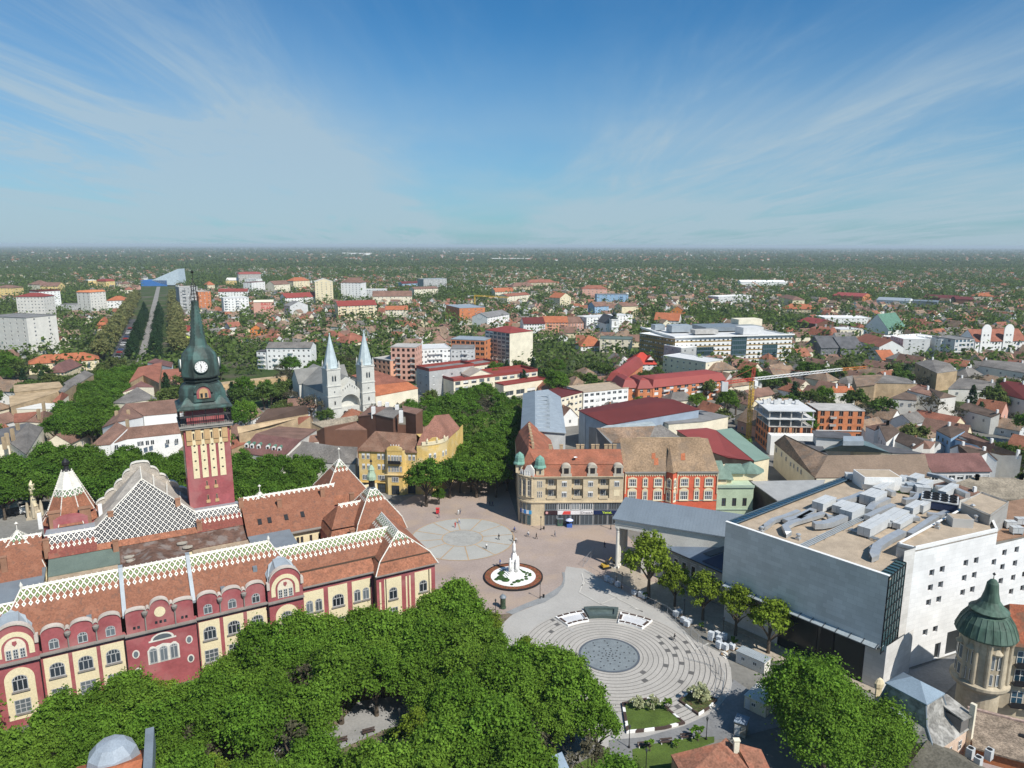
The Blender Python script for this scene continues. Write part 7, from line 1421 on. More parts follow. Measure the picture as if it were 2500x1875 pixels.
for k in range(3):x=xm-2.7+2.7*k;b.slab([(x-1,-.63,.2),(x+1,-.63,.2),(x+1,-.63,2.4)]+[(x+1*math.cos(math.pi*q/8),-.63,2.4+1*math.sin(math.pi*q/8)) for q in range(9)],.05,0,(0,.04,0))
b.build('portal_doors',M['dark door'],ch_);b=MB();b.tube((xm,-.8,18.3),(xm,-.8,20),.12);b.tube((xm-.5,-.8,19.4),(xm+.5,-.8,19.4),.12);b.build('cross',M['white paint'],ch_)
for k in range(7):link('window',win_mesh(.4,1.0,CW,M['glass'],1,1,.05),ch_,(xm-3.6+1.2*k,-1.05,14.4-abs(k-3)*.75+1.2))
NV=46;b=MB();b.box(-2.5,dist+2.5,3.3,NV,0,13);b.box(-4.5,dist+4.5,NV-13,NV-3,0,13);b.lathe([(5.6,0),(5.6,10.5)],12,xm,NV);b.box(-5.2,-2.4,9,11,0,9.5);b.box(-5.2,-2.4,18,20,0,9.5);b.build('nave_wall',CW,ch_)
b=MB();SG=mat('church slate',(.21,.205,.19),.9,.2,.2,.15);roof_gable(b,-2.5,dist+2.5,3.3,NV+1,13,7,.6,0,'y',1);roof_gable(b,-4.9,dist+4.9,NV-13,NV-3,13,6.6,.4,0,'x',1);b.build('nave_roof',[SG,CW],ch_);b=MB();b.lathe([(6.1,10.4),(6.0,10.7),(.1,16.8)],12,xm,NV+.4);b.build('apse_roof',mat('apse zinc',(.33,.42,.50),.5,.1),ch_)
for y in (8,14,22):link('window',win_mesh(1.1,5,CW,M['glass'],1,1,.1,0,None,.5),ch_,(-2.56,y,3.5),-math.pi/2)
for a in (-2.8,2.9,2.4):link('window',win_mesh(1.1,4.6,CW,M['glass'],1,1,.1,0,None,.5),ch_,(xm+5.7*math.cos(a),NV+5.7*math.sin(a),3),a+math.pi/2)
foot((tl.x,tl.y),ca_,-5,dist+4,-3,NV+6,26,.3)
pb('convent','long convent wing with orange tiled roofs right of the church','building','g',[([(1275,565,13),(1520,515,13.5),(1590,660,10),(1515,665,10)],M['red tile']),([(1520,515,13.5),(1700,575,12.5),(1840,625,12),(1590,660,10)],M['red tile']),([(1515,665,12),(1850,630,12),(1955,695,8.5),(1520,775,8.5)],M['orange tile'])],M['pale cream'],keep=.3)
pb('ochre_garden_wall','long ochre garden wall with tiled shed left of the church','wall','g',[([(-100,640,4),(640,560,4),(640,575,3.8),(-100,660,3.8)],M['tan plaster'])],mat('ochre wall',(.52,.36,.20),.9,.15))
sheet('lawn','g',[(90,720),(600,690),(620,830),(300,900),(90,880)],.06,mat('convent grass',(.08,.14,.03),1,.2,.2,.2))
# =================the town beyond:blocks read from left to right =================
G=M;g_=lambda n:MATS[n]
HP='apartment blocks of the town'
t,W=bl('i',1170,112,1435,148,478,'office_tower','dark grid fronted office tower with a pale blank side wall and satellite dishes on top','tower block',22,g_('concrete'),roof='hip',rcol=g_('red sheet'),rh=3,inset=10,ov=.2,floors=9,bays=6,sb=0,ww=4.0,wh=2.7,z_sill=.4,fr=g_('concrete'),gl=g_('blue glass'),blind=.25,sidewall=g_('pale cream'),keep=.12)
h_=t.children[0].dimensions.z if t.children else 30
for k,(x,y,r_) in enumerate(((.05,.2,.8),(.12,.1,1.),(.2,.15,.8),(.35,0,.7),(.5,.1,.9),(.62,.3,.7),(.8,.1,1.0),(.97,.15,1.9),(.9,.8,1.),(.7,.7,.8))):
 b=MB();b.lathe([(.02,-.1),(r_*.7,.1),(r_,.45),(r_*.95,.5),(r_*.6,.2),(.01,.05)],12);b.v=[(vx,-vz,vy) for vx,vy,vz in b.v];b.tube((0,.1,-1.8),(0,.1,0),.08);b.build('satellite_dish',g_('white paint'),t,(W*x,y*4-.8,h_+1.9))
bl('i',430,525,565,560,800,'office_wing','low grey office block with a maroon fascia roof behind the street trees','office',30,g_('grey wall'),roof='flat',rcol=g_('grey roof'),parapet=1.6,top=g_('red sheet'),floors=3,bays=2,sb=5,keep=.1)
bl('i',565,580,1305,470,735,'office_slab','long low office slab with a grey roof and maroon fascia below the office tower','office',14,g_('pale cream'),roof='flat',rcol=g_('grey roof'),parapet=1.5,top=g_('red sheet'),floors=2,bays=9,sb=2,ww=4,wh=1.8,keep=.1)
t,W=bl('i',830,670,1735,560,860,'office_slab','long office with maroon fascia and dark solar panels on its roof beside the trees','office',17,g_('pale cream'),roof='flat',rcol=g_('red sheet'),parapet=1.6,top=g_('red sheet'),floors=3,bays=11,sb=0,ww=3.2,wh=2.0,fr=g_('brown wood'),gl=g_('pale glass'),keep=.1)
hh=t.children[0].dimensions.z
for k in range(2):b=MB();b.slab([(W*(.06+.38*k),3,hh+.5),(W*(.42+.38*k),3,hh+.5),(W*(.42+.38*k),11,hh+1.3),(W*(.06+.38*k),11,hh+1.3)],.12);b.build('solar_panels',mat('solar blue',(.02,.028,.05),.25,.1),t)
bl('i',1370,715,1840,645,850,'office_annex','low cream annex with a red roof edge and a blue white panel beside the office','office',8,g_('pale cream'),roof='flat',rcol=g_('red sheet'),parapet=.7,top=g_('red sheet'),floors=1,bays=4,sb=0,ww=7,wh=2.6,gl=g_('pale glass'),keep=.2)
bl('i',800,530,1000,610,640,'gable_hall','pale ribbed gable roof standing on the maroon edged office wing','hall',14,g_('pale cream'),h=11.5,roof='gable',rcol=mat('pale brown sheet',(.36,.31,.26),.8,.1),rh=3,floors=1,bays=0,sb=0,keep=.1)
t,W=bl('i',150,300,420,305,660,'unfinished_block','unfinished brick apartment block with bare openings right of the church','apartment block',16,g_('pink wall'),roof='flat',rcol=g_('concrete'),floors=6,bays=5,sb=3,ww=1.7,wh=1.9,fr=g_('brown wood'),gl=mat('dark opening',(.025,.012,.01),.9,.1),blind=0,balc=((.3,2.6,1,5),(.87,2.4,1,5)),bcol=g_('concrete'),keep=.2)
bl('g',1495,395,1670,420,620,'unfinished_block','lower unfinished brick block behind the right church spire','apartment block',14,g_('salmon wall'),h=13,roof='flat',rcol=g_('concrete'),floors=4,bays=4,sb=2,ww=2,wh=2,fr=g_('concrete'),gl=g_('dark opening'),blind=0,keep=.2)
t,W=bl('i',420,325,800,310,560,'apartment_block','wide white apartment block with a flat grey roof behind the office wing','apartment block',20,g_('white paint'),h=17,roof='flat',rcol=g_('light grey wall'),floors=5,bays=9,sb=3,balc=((.45,5,1,5),(.65,5,1,5)),keep=.25)
bl('i',800,320,1050,320,540,'apartment_block','set back wing of the wide white apartment block beside the office tower','apartment block',18,g_('light grey wall'),h=16.5,roof='flat',rcol=g_('grey roof'),floors=5,bays=6,sb=3,balc=((.6,4,1,5),),keep=.25)
bl('i',800,215,1165,230,400,'unfinished_block','brick and concrete construction block with a pale roof left of the office tower','apartment block',18,g_('brick orange'),h=19,roof='flat',rcol=g_('light zinc'),floors=5,bays=7,sb=2,ww=2.6,wh=2.,fr=g_('concrete'),gl=g_('dark opening'),blind=0,keep=.25)
bl('g',315,325,415,330,500,'apartment_block','white stepped apartment block with dark balconies left of the church, lower front part','apartment block',14,g_('white paint'),roof='flat',rcol=g_('dark grey roof'),floors=4,bays=2,sb=2,balc=((.5,5,1,4),),keep=.25)
bl('g',415,285,865,285,500,'apartment_block','white stepped apartment block with grey tiled roof left of the church, long part','apartment block',14,g_('white paint'),h=15,roof='gable',rcol=g_('grey tile'),rh=3,floors=4,bays=9,sb=2,balc=((.2,3,1,3),(.55,3,1,4)),keep=.25)
t,W=bl('m',780,830,1495,755,1020,'mansard_block','long brick block with bright red mansard attic and white loggias','apartment block',16,g_('brick orange'),roof='mansard',rcol=g_('bright red sheet'),rh=6.2,floors=4,bays=10,sb=3,ww=2.6,wh=2.,blind=.5,balc=((.17,4.2,1,4),(.39,4.2,1,4),(.62,4.2,1,4),(.84,4.2,1,4)),bcol=g_('light grey wall'),keep=.2)
hh=max(v[2] for v in t.children[0].bound_box)
for k in range(9):x=W*(k+.5)/9;b=MB();b.box(x-.8,x+.8,-.2,1.2,hh+.6,hh+2.5);o=b.build('dormer',g_('bright red sheet'),t);link('window',WHW(1.2,1.4,2,.5),o,(x,-.23,hh+.9))
for k,(xl,xr,y0,y1) in enumerate(((485,630,835,830),(635,775,840,835))):
 t,W=bl('m',xl,y0,xr,y1,1000,'mansard_block','stepped brick mansard bay at the left end of the red roofed row, '+('outer' if k ==0 else 'inner')+' one','apartment block',17,g_('brick orange'),h=12.5,roof='mansard',rcol=g_('bright red sheet'),rh=6.2,floors=4,bays=2,sb=2,ww=1.6,wh=1.6,keep=.2)
bl('m',330,760,470,770,900,'mansard_block','dark red mansard block behind the stepped bays of the red roofed row','apartment block',60,g_('brick orange'),h=11,roof='mansard',rcol=g_('red sheet'),rh=7,floors=3,bays=3,sb=8,keep=.2)
bl('m',100,880,540,835,1080,'slab_block','cream and white slab block with grey flat roof left of the dark red hall','apartment block',16,g_('white paint'),h=12.5,roof='flat',rcol=g_('gravel roof'),floors=4,bays=8,sb=2,ww=2,balc=((.7,4,1,3),),keep=.15)
bl('j',580,295,800,240,520,'slab_block','cream slab block with maroon flat roof beside the zinc roofed block','apartment block',15,g_('pale cream'),h=12.5,roof='flat',rcol=g_('dark red sheet'),floors=4,bays=5,sb=3,ww=2,balc=((.4,3,1,4),),keep=.15)
t,W=bl('m',560,600,820,600,660,'villa','white villa with bright red hipped roofs in the trees behind the mansard row','house',16,g_('white paint'),roof='hip',rcol=mat('scarlet tile',(.48,.055,.035),.8,.12,.2,.15),rh=7,floors=2,bays=5,sb=3,keep=.4)
for x in (.2,.75):b=MB();roof_gable(b,-2.4,2.4,-.5,6,7.2,2.8,.3,0,'y',1);b.build('gable',[g_('scarlet tile'),g_('white paint')],t,(W*x,0,0))
bl('m',880,520,1300,585,620,'office','white flat roofed block with glass penthouse in front of the glass office','office',18,g_('pale cream'),h=11,roof='flat',rcol=g_('light grey wall'),floors=3,bays=7,sb=3,keep=.15)
bl('m',890,415,1060,445,520,'penthouse','boxy white penthouse block with a projecting flat roof before the glass office','building',14,g_('grey wall'),h=14.5,roof='flat',rcol=g_('white paint'),floors=4,bays=3,sb=2,keep=.15)
t,W=bl('m',1000,355,2150,325,625,'glass_office','huge office block banded in white, gold and teal glass with a white roof edge','office',62,g_('white paint'),roof='flat',rcol=g_('light grey wall'),parapet=.9,top=g_('white paint'),floors=6,bays=26,sb=14,ww=1.5,wh=1.5,sidewall=mat('gold band',(.33,.22,.075),.6,.1),cols=1,blind=.2,keep=.35)
hh=max(v[2] for v in t.children[0].bound_box);fh=hh/6
b=MB()
for f in range(6):b.box(-.06,W+.02,-.10,-.01,fh*f+.02,fh*f+.85)
b.build('gold_band',g_('gold band'),t)
for x0,x1,f0,f1 in ((.18,.32,1,4),(.475,.60,2.15,6),(.745,.87,1,4.2)):
 b=MB();b.box(W*x0,W*x1,-.5,-.12,fh*f0,fh*f1-.2,0);o=b.build('glass_bay',g_('teal glass'),t);b=MB()
 for k in range(9):x=W*(x0+(x1-x0)*k/8);b.box(x-.08,x+.08,-.6,-.5,fh*f0,fh*f1-.2)
 for f in range(int(f0),int(f1)+1):b.box(W*x0,W*x1,-.62,-.5,fh*f+.2,fh*f+.9) if fh*f+.9 < fh*f1 else None
 b.build('mullions',g_('steel blue frame'),o)
b=MB();b.box(-1.2,W+1,-1.4,.2,hh+.1,hh+1.0);b.box(-1.2,.2,.2,62,hh+.1,hh+1.0);b.build('roof_edge',g_('white paint'),t)
for x,y,l,d,h_,m_ in ((.42,30,46,24,3.2,'zinc'),(.62,8,16,12,5,'light grey wall'),(.80,44,20,12,7,'pale cream'),(.12,30,16,10,5,'light zinc'),(.25,16,18,8,3,'concrete'),(.04,44,8,8,4,'light zinc')):b=MB();b.box(W*x,W*x+l,y,y+d,hh+.1,hh+h_);b.build('roof_plant',g_(m_),t)
t2=bl('m',650,300,1000,355,625,'office_wing','dark teal and gold receding wing at the left end of the glass office','office',10,g_('gold band'),h=hh-1.,roof='flat',rcol=g_('white paint'),floors=6,bays=16,sb=2,ww=1.6,wh=1.5,gl=g_('teal glass'),fr=g_('white paint'),keep=.3)
bA=W_('n',245,760,11.);
t,W=bl('n',625,640,985,645,870,'unfinished_block','unfinished orange brick block with concrete frame beside the yellow crane, right part','apartment block',14,g_('brick orange'),roof='flat',rcol=g_('concrete'),parapet=.3,floors=4,bays=5,sb=3,ww=1.8,wh=2.3,fr=g_('concrete'),gl=g_('dark opening'),blind=0,balc=((.32,2.6,1,4),),bcol=g_('concrete'),keep=.2)
hh=max(v[2] for v in t.children[0].bound_box)
for k in range(6):b=MB();x=W*k/5;b.box(x-.25,x+.25,.1,.6,hh,hh+3.4);b.build('concrete_post',g_('concrete'),t)
b=MB();b.box(-.3,W+.3,-.3,14,hh+3.4,hh+3.8);b.build('upper_slab',g_('light grey wall'),t);b=MB()
for k in range(1,4):b.box(-.1,W+.1,-.05,.0,hh*k/4-.2,hh*k/4+.2)
b.build('floor_band',g_('concrete'),t)
t,W=bl('n',245,765,580,770,900,'unfinished_block','unfinished brick block with open concrete top storeys beside the yellow crane, left part','apartment block',18,g_('brick orange'),h=10.5,roof='flat',rcol=g_('concrete'),parapet=.25,floors=3,bays=4,sb=5,ww=3.4,wh=2.4,fr=g_('concrete'),gl=g_('dark opening'),blind=0,keep=.2)
for f in range(2):
 for k in range(5):
  for y in (.3,9,17):b=MB();b.box(W*k/4-.22,W*k/4+.22,y-.22,y+.22,10.5+3.4*f,13.7+3.4*f);b.build('concrete_post',g_('concrete'),t)
 b=MB();b.box(-1,W+.6,-.6,18.5,13.7+3.4*f,13.9+3.4*f+.2);b.build('upper_slab',g_('light grey wall'),t)
for k in range(7):b=MB();b.box(0,1.5,0,1.3,17.6,19.3);b.build('block_stack',g_('light grey wall'),t,(2.2*k+.5,11+(k%2)*2,0))
for k in range(8):b=MB();b.tube((0,0,10.7),(0,0,12.9),.12);b.build('scaffold_prop',g_('tan plaster'),t,(2+1.2*k,-1.5,-2.5))
b=MB();b.box(-.5,W+.8,-5,-.5,0,8.2);b.build('white_sheeting',g_('white paint'),t)
cp_=W_('n',85,860,0);cz=Zat(cp_[0],cp_[1],px('n',0,415)[1]);CY=mat('crane yellow',(.62,.40,.05),.6,.1);cr=thing('tower_crane','yellow lattice tower crane with a red and white jib beside the unfinished brick block','crane',(cp_[0],cp_[1],0))
def lattice(b,a_,c_,w_,n,r_=.09):
 a_,c_=Vector(a_),Vector(c_);d=(c_-a_).normalized();p_=d.orthogonal().normalized() if abs(d.z) > .9 else Vector((-d.y,d.x,0)).normalized();q_=d.cross(p_)
 cs=[p_*s1*w_+q_*s2*w_ for s1,s2 in ((1,1),(1,-1),(-1,-1),(-1,1))]
 for c4 in cs:b.tube(a_+c4,c_+c4,r_,None,4)
 for k in range(n):
  u0,u1=a_.lerp(c_,k/n),a_.lerp(c_,(k+1)/n)
  for j in range(4):b.tube(u0+cs[j],u1+cs[(j+1)%4],r_*.7,None,3);b.tube(u1+cs[j],u1+cs[(j+1)%4],r_*.7,None,3)
b=MB();lattice(b,(0,0,0),(0,0,cz),.75,18,.13);b.build('mast',CY,cr)
def cpt(reg,x,y,dy):# point on the jib:keeps to the upright plane through the mast
 u,v=px(reg,x,y);d=ray(u,v);k=(cp_[1]+dy)/d[1];return Vector((d[0]*k-cp_[0],dy,H+d[2]*k))
j0=cpt('m',1800,740,0);jA=cpt('n',110,390,0);jB=cpt('n',830,318,38);jC=cpt('n',995,305,48);jT=cpt('m',1480,760,-6)
b=MB();lattice(b,(jA.x,0,cz+1),(jT.x,-6,cz+.5),.5,8,.1);b.build('counter_jib',mat('crane red',(.50,.08,.05),.6,.1),cr);b=MB();b.box(jT.x-1,jT.x+1.6,-6.8,-5.2,cz-3,cz+1);b.build('counterweight',g_('light grey wall'),cr)
dirj=(jB-Vector((0,0,cz+1)))
b=MB();lattice(b,(0,0,cz+1),tuple(Vector((0,0,cz+1))+dirj*.96),.5,22,.1);b.build('jib',g_('white paint'),cr);b=MB();lattice(b,tuple(Vector((0,0,cz+1))+dirj*.96),tuple(jC),.5,6,.1);b.build('jib_tip',mat('crane orange',(.50,.17,.04),.6,.1),cr)
b=MB();lattice(b,(0,0,cz),(.5,0,cz+6),.5,4,.1);b.tube((.5,0,cz+6),tuple(dirj*.6+Vector((0,0,cz+1.5))),.05,None,3);b.tube((.5,0,cz+6),(jT.x,-6,cz+1),.05,None,3);b.build('tower_head',g_('crane red'),cr);b=MB();b.box(.8,2.2,-1.2,.2,cz-1.8,cz+.3);b.build('cab',g_('white paint'),cr)
pb('courtyard_block','long cream block with brown tiled roofs and a grey glazed courtyard roof','building','n',[([(365,825,14),(700,985,14),(600,1155,9.5),(285,885,9.5)],g_('old tile')),([(700,985,14),(1450,975,14),(1495,1150,9.5),(600,1155,9.5)],mat('taupe tile',(.22,.16,.115),.92,.12,.2,.15,2.)),([(560,880,10),(1200,965,10),(1450,970,10.2),(1010,880,10)],g_('dark grey roof')),([(420,870,10),(640,880,10),(700,985,10.2),(600,960,10)],g_('dark grey roof'))],g_('pale cream'),keep=.2)
t=bpy.data.objects['courtyard_block'];ox,oy=t['ox'];A_=[W_('n',*q,10.6) for q in ((640,950),(1180,965),(1010,880),(760,890))];B_2=[W_('n',*q,14) for q in ((815,905),(975,905),(965,865),(815,865))]
b=MB()
for k in range(4):j=(k+1)%4;b.poly([(q[0]-ox,q[1]-oy,q[2]) for q in (A_[k],A_[j],B_2[j],B_2[k])])
b.poly([(q[0]-ox,q[1]-oy,q[2]) for q in B_2]);b.build('glass_pyramid',mat('grey copper sheet',(.11,.155,.16),.5,.2,.5,.1),t)
b=MB();q=[W_('n',*r_,14.2) for r_ in ((815,905),(975,905),(965,865),(815,865))];b.slab([(a_[0]-ox,a_[1]-oy,15.6) for a_ in q],1.6);b.build('lantern',g_('light zinc'),t)
a_,c_=W_('n',285,885,9.5),W_('n',600,1155,9.5)
wins_on(t,a_,c_,'n',[(300,960),(340,995),(375,1030),(410,1070),(435,1085),(465,1110),(490,1130)],WHW(1.1,1.7),.05)
p=W_('n',730,860,12);b=MB();b.box(-6,6,-4,4,0,13.5,0);b.box(-6.6,6.6,-4.6,4.6,13.5,13.8,1);b.build('stair_block',[g_('light grey wall'),g_('dark grey roof')],t,(p[0]-ox,p[1]-oy,0),R(-15))
bl('n',1500,1105,1955,1100,1200,'tile_house','house with maroon tiled roof and white framed windows behind the theatre','house',13,g_('light grey wall'),h=8.5,roof='gable',rcol=g_('maroon tile'),rh=4.2,floors=2,bays=7,sb=2,ww=2.2,wh=1.6,keep=.2)
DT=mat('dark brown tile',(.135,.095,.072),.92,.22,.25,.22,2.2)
for nm,lb,a in [('white_gable_house','tall white gable house with brown roof at the right edge behind the theatre',([(1830,1010,11),(1935,955,13.5),(1700,900,13.5),(1640,925,11)],[(2010,1020,11),(1935,955,13.5),(1700,900,13.5),(1800,905,11)])),
  ('brown_roof_house','house with hipped dark brown roofs and white chimneys left of the white gable house',([(1215,870,10),(1350,930,10),(1440,870,13),(1255,800,13)],[(1350,930,10),(1490,930,10),(1530,880,11),(1440,870,13)])),
  ('white_wall_house','house with a white pointed gable and brown tile roof beyond the courtyard block',([(1090,750,12),(1180,740,13),(1255,800,12),(1150,880,9.5)],[(990,760,10.5),(1140,735,13),(1180,740,13),(1060,790,10)],)),
  ('ridge_house','long dark tiled house with skylights on the far right behind the white gable house',([(1990,910,12.5),(2200,980,12),(2180,1010,10),(1960,960,10)],[(1710,830,12.5),(1990,910,12.5),(1960,960,10),(1690,860,10)])),
  ('blue_wall_house','dark tiled house with a bluish wall right of the brown roofed courtyard houses',([(1535,790,10.5),(1620,745,13),(1760,790,13),(1650,850,10.5)],[(1680,860,11),(1760,800,13),(1990,890,13),(1960,930,11)])),
  ('ochre_firewall_house','pale brown house with a blank ochre firewall in the right middle distance',([(890,370,12.5),(1140,360,14),(1060,440,12.),(920,455,10.5)],[(1140,360,14),(1310,390,13),(1390,430,12),(1060,425,12.3)])),
  ('red_hip_house','house with dark red hipped roofs and a small round turret right of the ochre firewall',([(1170,545,9),(1300,490,11),(1380,485,11),(1385,560,9)],[(1310,480,12),(1390,440,13),(1480,465,13),(1560,545,10)],[(1480,465,13),(1600,500,13),(1690,530,11),(1560,545,10.5)])),
  ('tan_gable_house','big grey roofed house with a tan gable wall and four small windows',([(1370,270,12),(1500,240,15),(1640,275,14),(1540,350,11)],[(1540,350,11),(1640,275,14.5),(1700,330,11)])),
  ('grey_hip_house','low house with wide grey hipped roof at the right edge',([(1625,470,7),(1720,380,10),(1990,420,10),(2000,480,7)],)),
  ('maroon_roof_house','house with steep maroon roof at the far right edge',([(1970,490,10),(2050,405,15),(2230,430,15),(2230,560,10)],)),
  ('brown_ridge_house','low brown tiled house among trees right of the red hipped house',([(1700,620,8),(1770,570,10),(2030,660,10),(1960,690,8)],)),
  ('orange_roof_house','small house with a vivid orange roof behind the unfinished brick block',([(710,500,8),(740,450,11),(880,450,11),(915,500,8)],)),
  ('grey_barn','grey roofed barn at the right edge above the grey hipped house',([(1860,290,10),(1900,245,13),(2220,270,13),(2220,350,10)],)),
  ('rough_roof_house','house with crumbling brown roof and tall chimneys right of the theatre roof',([(1560,1240,12),(1820,1150,14),(2220,1160,14),(2220,1330,11),(1860,1310,12)],)),
  ('dark_brick_house','house with dark red tile roof half hidden behind the theatre ducts',([(1500,1210,13),(1620,1180,15),(1880,1270,14),(1720,1320,12)],))]:
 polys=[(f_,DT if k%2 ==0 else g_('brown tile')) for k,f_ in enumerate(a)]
 if 'grey' in nm or 'tan_g' in nm:polys=[(f_,g_('grey tile')) for f_,_ in polys]
 if 'ochre' in nm:polys=[(a[0],g_('old tile')),(a[1],g_('grey tile'))]
 if 'orange' in nm:polys=[(f_,g_('orange tile')) for f_,_ in polys]
 if 'maroon' in nm or 'dark_brick' in nm:polys=[(f_,g_('dark red sheet') if 'maroon' in nm else g_('brown tile')) for f_,_ in polys]
 if 'rough' in nm:polys=[(f_,g_('lichen roof')) for f_,_ in polys]
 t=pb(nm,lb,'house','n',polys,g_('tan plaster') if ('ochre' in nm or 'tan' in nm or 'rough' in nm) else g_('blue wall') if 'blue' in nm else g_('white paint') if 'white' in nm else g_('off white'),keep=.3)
 ox,oy=t['ox']
 for q in range(2 if 'rough' not in nm else 4):
  f_=a[q%len(a)];x,y,z=f_[q%2+1];p=W_('n',x,y,z);d=Vector((-(p[0]-ox),-(p[1]-oy),0)).normalized()*1.6;b=MB();b.box(-.4,.4,-.4,.4,-2,1.3);b.build('chimney',g_('tan plaster') if 'rough' in nm else g_('white paint'),t,(p[0]-ox+d.x,p[1]-oy+d.y,z))
 for q in range(3):
  x0,y0,z0=a[0][0];x1,y1,z1=a[0][-1];A2,B2=W_('n',x0,y0,z0),W_('n',x1,y1,z1)
  if A2[0] > B2[0]:A2,B2=B2,A2
  f_=(q+.7)/3.4;wpx=proj(A2[0]+(B2[0]-A2[0])*f_,A2[1]+(B2[1]-A2[1])*f_,min(z0,z1)-3.2);reg_=REG['n']
  wins_on(t,A2,B2,'n',[((wpx[0]-reg_[0])/reg_[2],(wpx[1]-reg_[1])/reg_[2])],WHW(1.1,1.5),.0)
for nm,lb,reg,polys,wl in [
  ('corner_grey_house','big grey roofed corner house with stub chimneys left of the tree lined street','f',[([(90,1160,10),(285,960,14),(440,1010,10),(265,1285,9.5)],'grey tile'),([(-150,1060,13.5),(285,960,14),(90,1160,10),(-150,1200,10)],'dark grey roof')],'pale cream'),
  ('brown_street_house','brown tiled house next to the big grey roofed corner house','f',[([(260,950,10),(440,840,13.5),(565,870,10),(430,960,9.5)],'brown tile'),([(140,870,11),(400,845,12),(260,950,10),(140,960,9)],'red tile')],'pale cream'),
  ('white_firewall_house','red roofed house with a white stepped firewall on the left street front','f',[([(530,745,10),(630,650,13),(695,680,10),(590,770,9)],'red tile'),([(160,820,9.5),(430,760,10),(590,770,10),(590,820,9.5)],'off white')],'pale cream'),
  ('long_tan_house','house with long tan firewalls facing the tower on the left street front','f',[([(90,690,11),(580,630,11.5),(580,650,11.2),(100,800,9)],'tan plaster'),([(590,640,11.5),(700,540,14),(760,570,12),(640,660,11)],'grey tile')],'tan plaster'),
  ('upper_tan_house','house with sloping tan gable above the long tan firewall','f',[([(135,580,12),(600,545,12),(640,600,11.5),(140,650,11)],'tan plaster'),([(640,560,12),(860,430,14.5),(950,470,12),(740,600,11)],'grey tile')],'tan plaster'),
  ('long_white_house','white street house with wide brown roofs, right behind the clock tower','f',[([(915,1195,10),(1180,955,14.5),(1290,1010,14),(1110,1180,10)],'brown tile'),([(1110,1180,10),(1290,1010,14),(1850,955,14),(1850,1065,10),(1280,1125,10)],'brown tile'),([(1030,1010,10.5),(1270,770,14.5),(1450,900,11),(1180,955,14.5)],'brown tile'),([(1270,770,14.5),(1850,715,14.5),(1850,855,11),(1450,890,11)],'brown tile')],'white paint'),
  ('grey_ridge_house','house with grey ridge roof and long white verge right of the tree lined street','f',[([(1140,760,10.5),(1390,600,14),(1590,715,11),(1270,765,10.5)],'grey tile')],'pale cream'),
  ('maroon_street_house','house with maroon roof right of the tree lined street','f',[([(1240,655,10.5),(1430,540,14),(1560,600,12),(1400,600,12)],'maroon tile')],'pale cream'),
  ('orange_street_house','house with big orange roof at the far end of the tree lined street','f',[([(1300,560,10.5),(1400,400,14.5),(1500,380,14.5),(1450,480,12)],'red tile'),([(1450,480,12),(1500,380,14.5),(1640,350,14),(1610,560,10.5)],'red tile')],'tan plaster'),
  ('orange_roof_wing','house with orange roof and pink wall left of the clock','f',[([(1630,520,9),(1640,425,12),(1850,410,12),(1870,510,9)],'red tile')],'pink wall'),
  ('dormer_corner_house','maroon roofed corner house with white dormers at the end of the street','f',[([(1490,350,10),(1570,310,12),(1750,350,12),(1740,400,10)],'maroon tile')],'white paint')]:
 pb(nm,lb,'house',reg,[(f_,g_(m_)) for f_,m_ in polys],g_(wl),keep=.3)
t=bpy.data.objects['long_white_house'];A2,B2=W_('f',1110,1180,10),W_('f',1850,1065,10);wins_on(t,A2,B2,'f',[(1410,1200),(1440,1195),(1495,1190),(1545,1185),(1250,1230),(1700,1180),(1180,1235),(1790,1170)],WHW(1.3,1.9),.1)
for nm in ('corner_grey_house','long_white_house','brown_street_house'):
 t=bpy.data.objects[nm];ox,oy=t['ox']
 for x,y in (((40,1150),(70,1110),(125,1065),(180,1010)) if nm[0] =='c' else ((1180,880),(1290,970),(1300,870)) if nm[0] =='l' else ((390,860),(440,780))):p=W_('f',x,y,13.5);b=MB();b.box(-.5,.5,-.5,.5,-3,1.6);b.build('chimney',g_('tan plaster'),t,(p[0]-ox,p[1]-oy,p[2]))
bl('f',485,455,650,450,545,'yellow_house','pale yellow house with dark maroon roof and a white curved gable at the street corner','house',28,g_('cream plaster'),roof='hip',rcol=g_('maroon tile'),rh=5,floors=2,bays=4,sb=6,keep=.4)
bl('f',285,370,1000,320,430,'school','long orange roofed school wing behind the pale yellow house','school',16,g_('cream plaster'),h=7,roof='hip',rcol=g_('orange tile'),rh=4.5,floors=2,bays=10,sb=3,keep=.4)
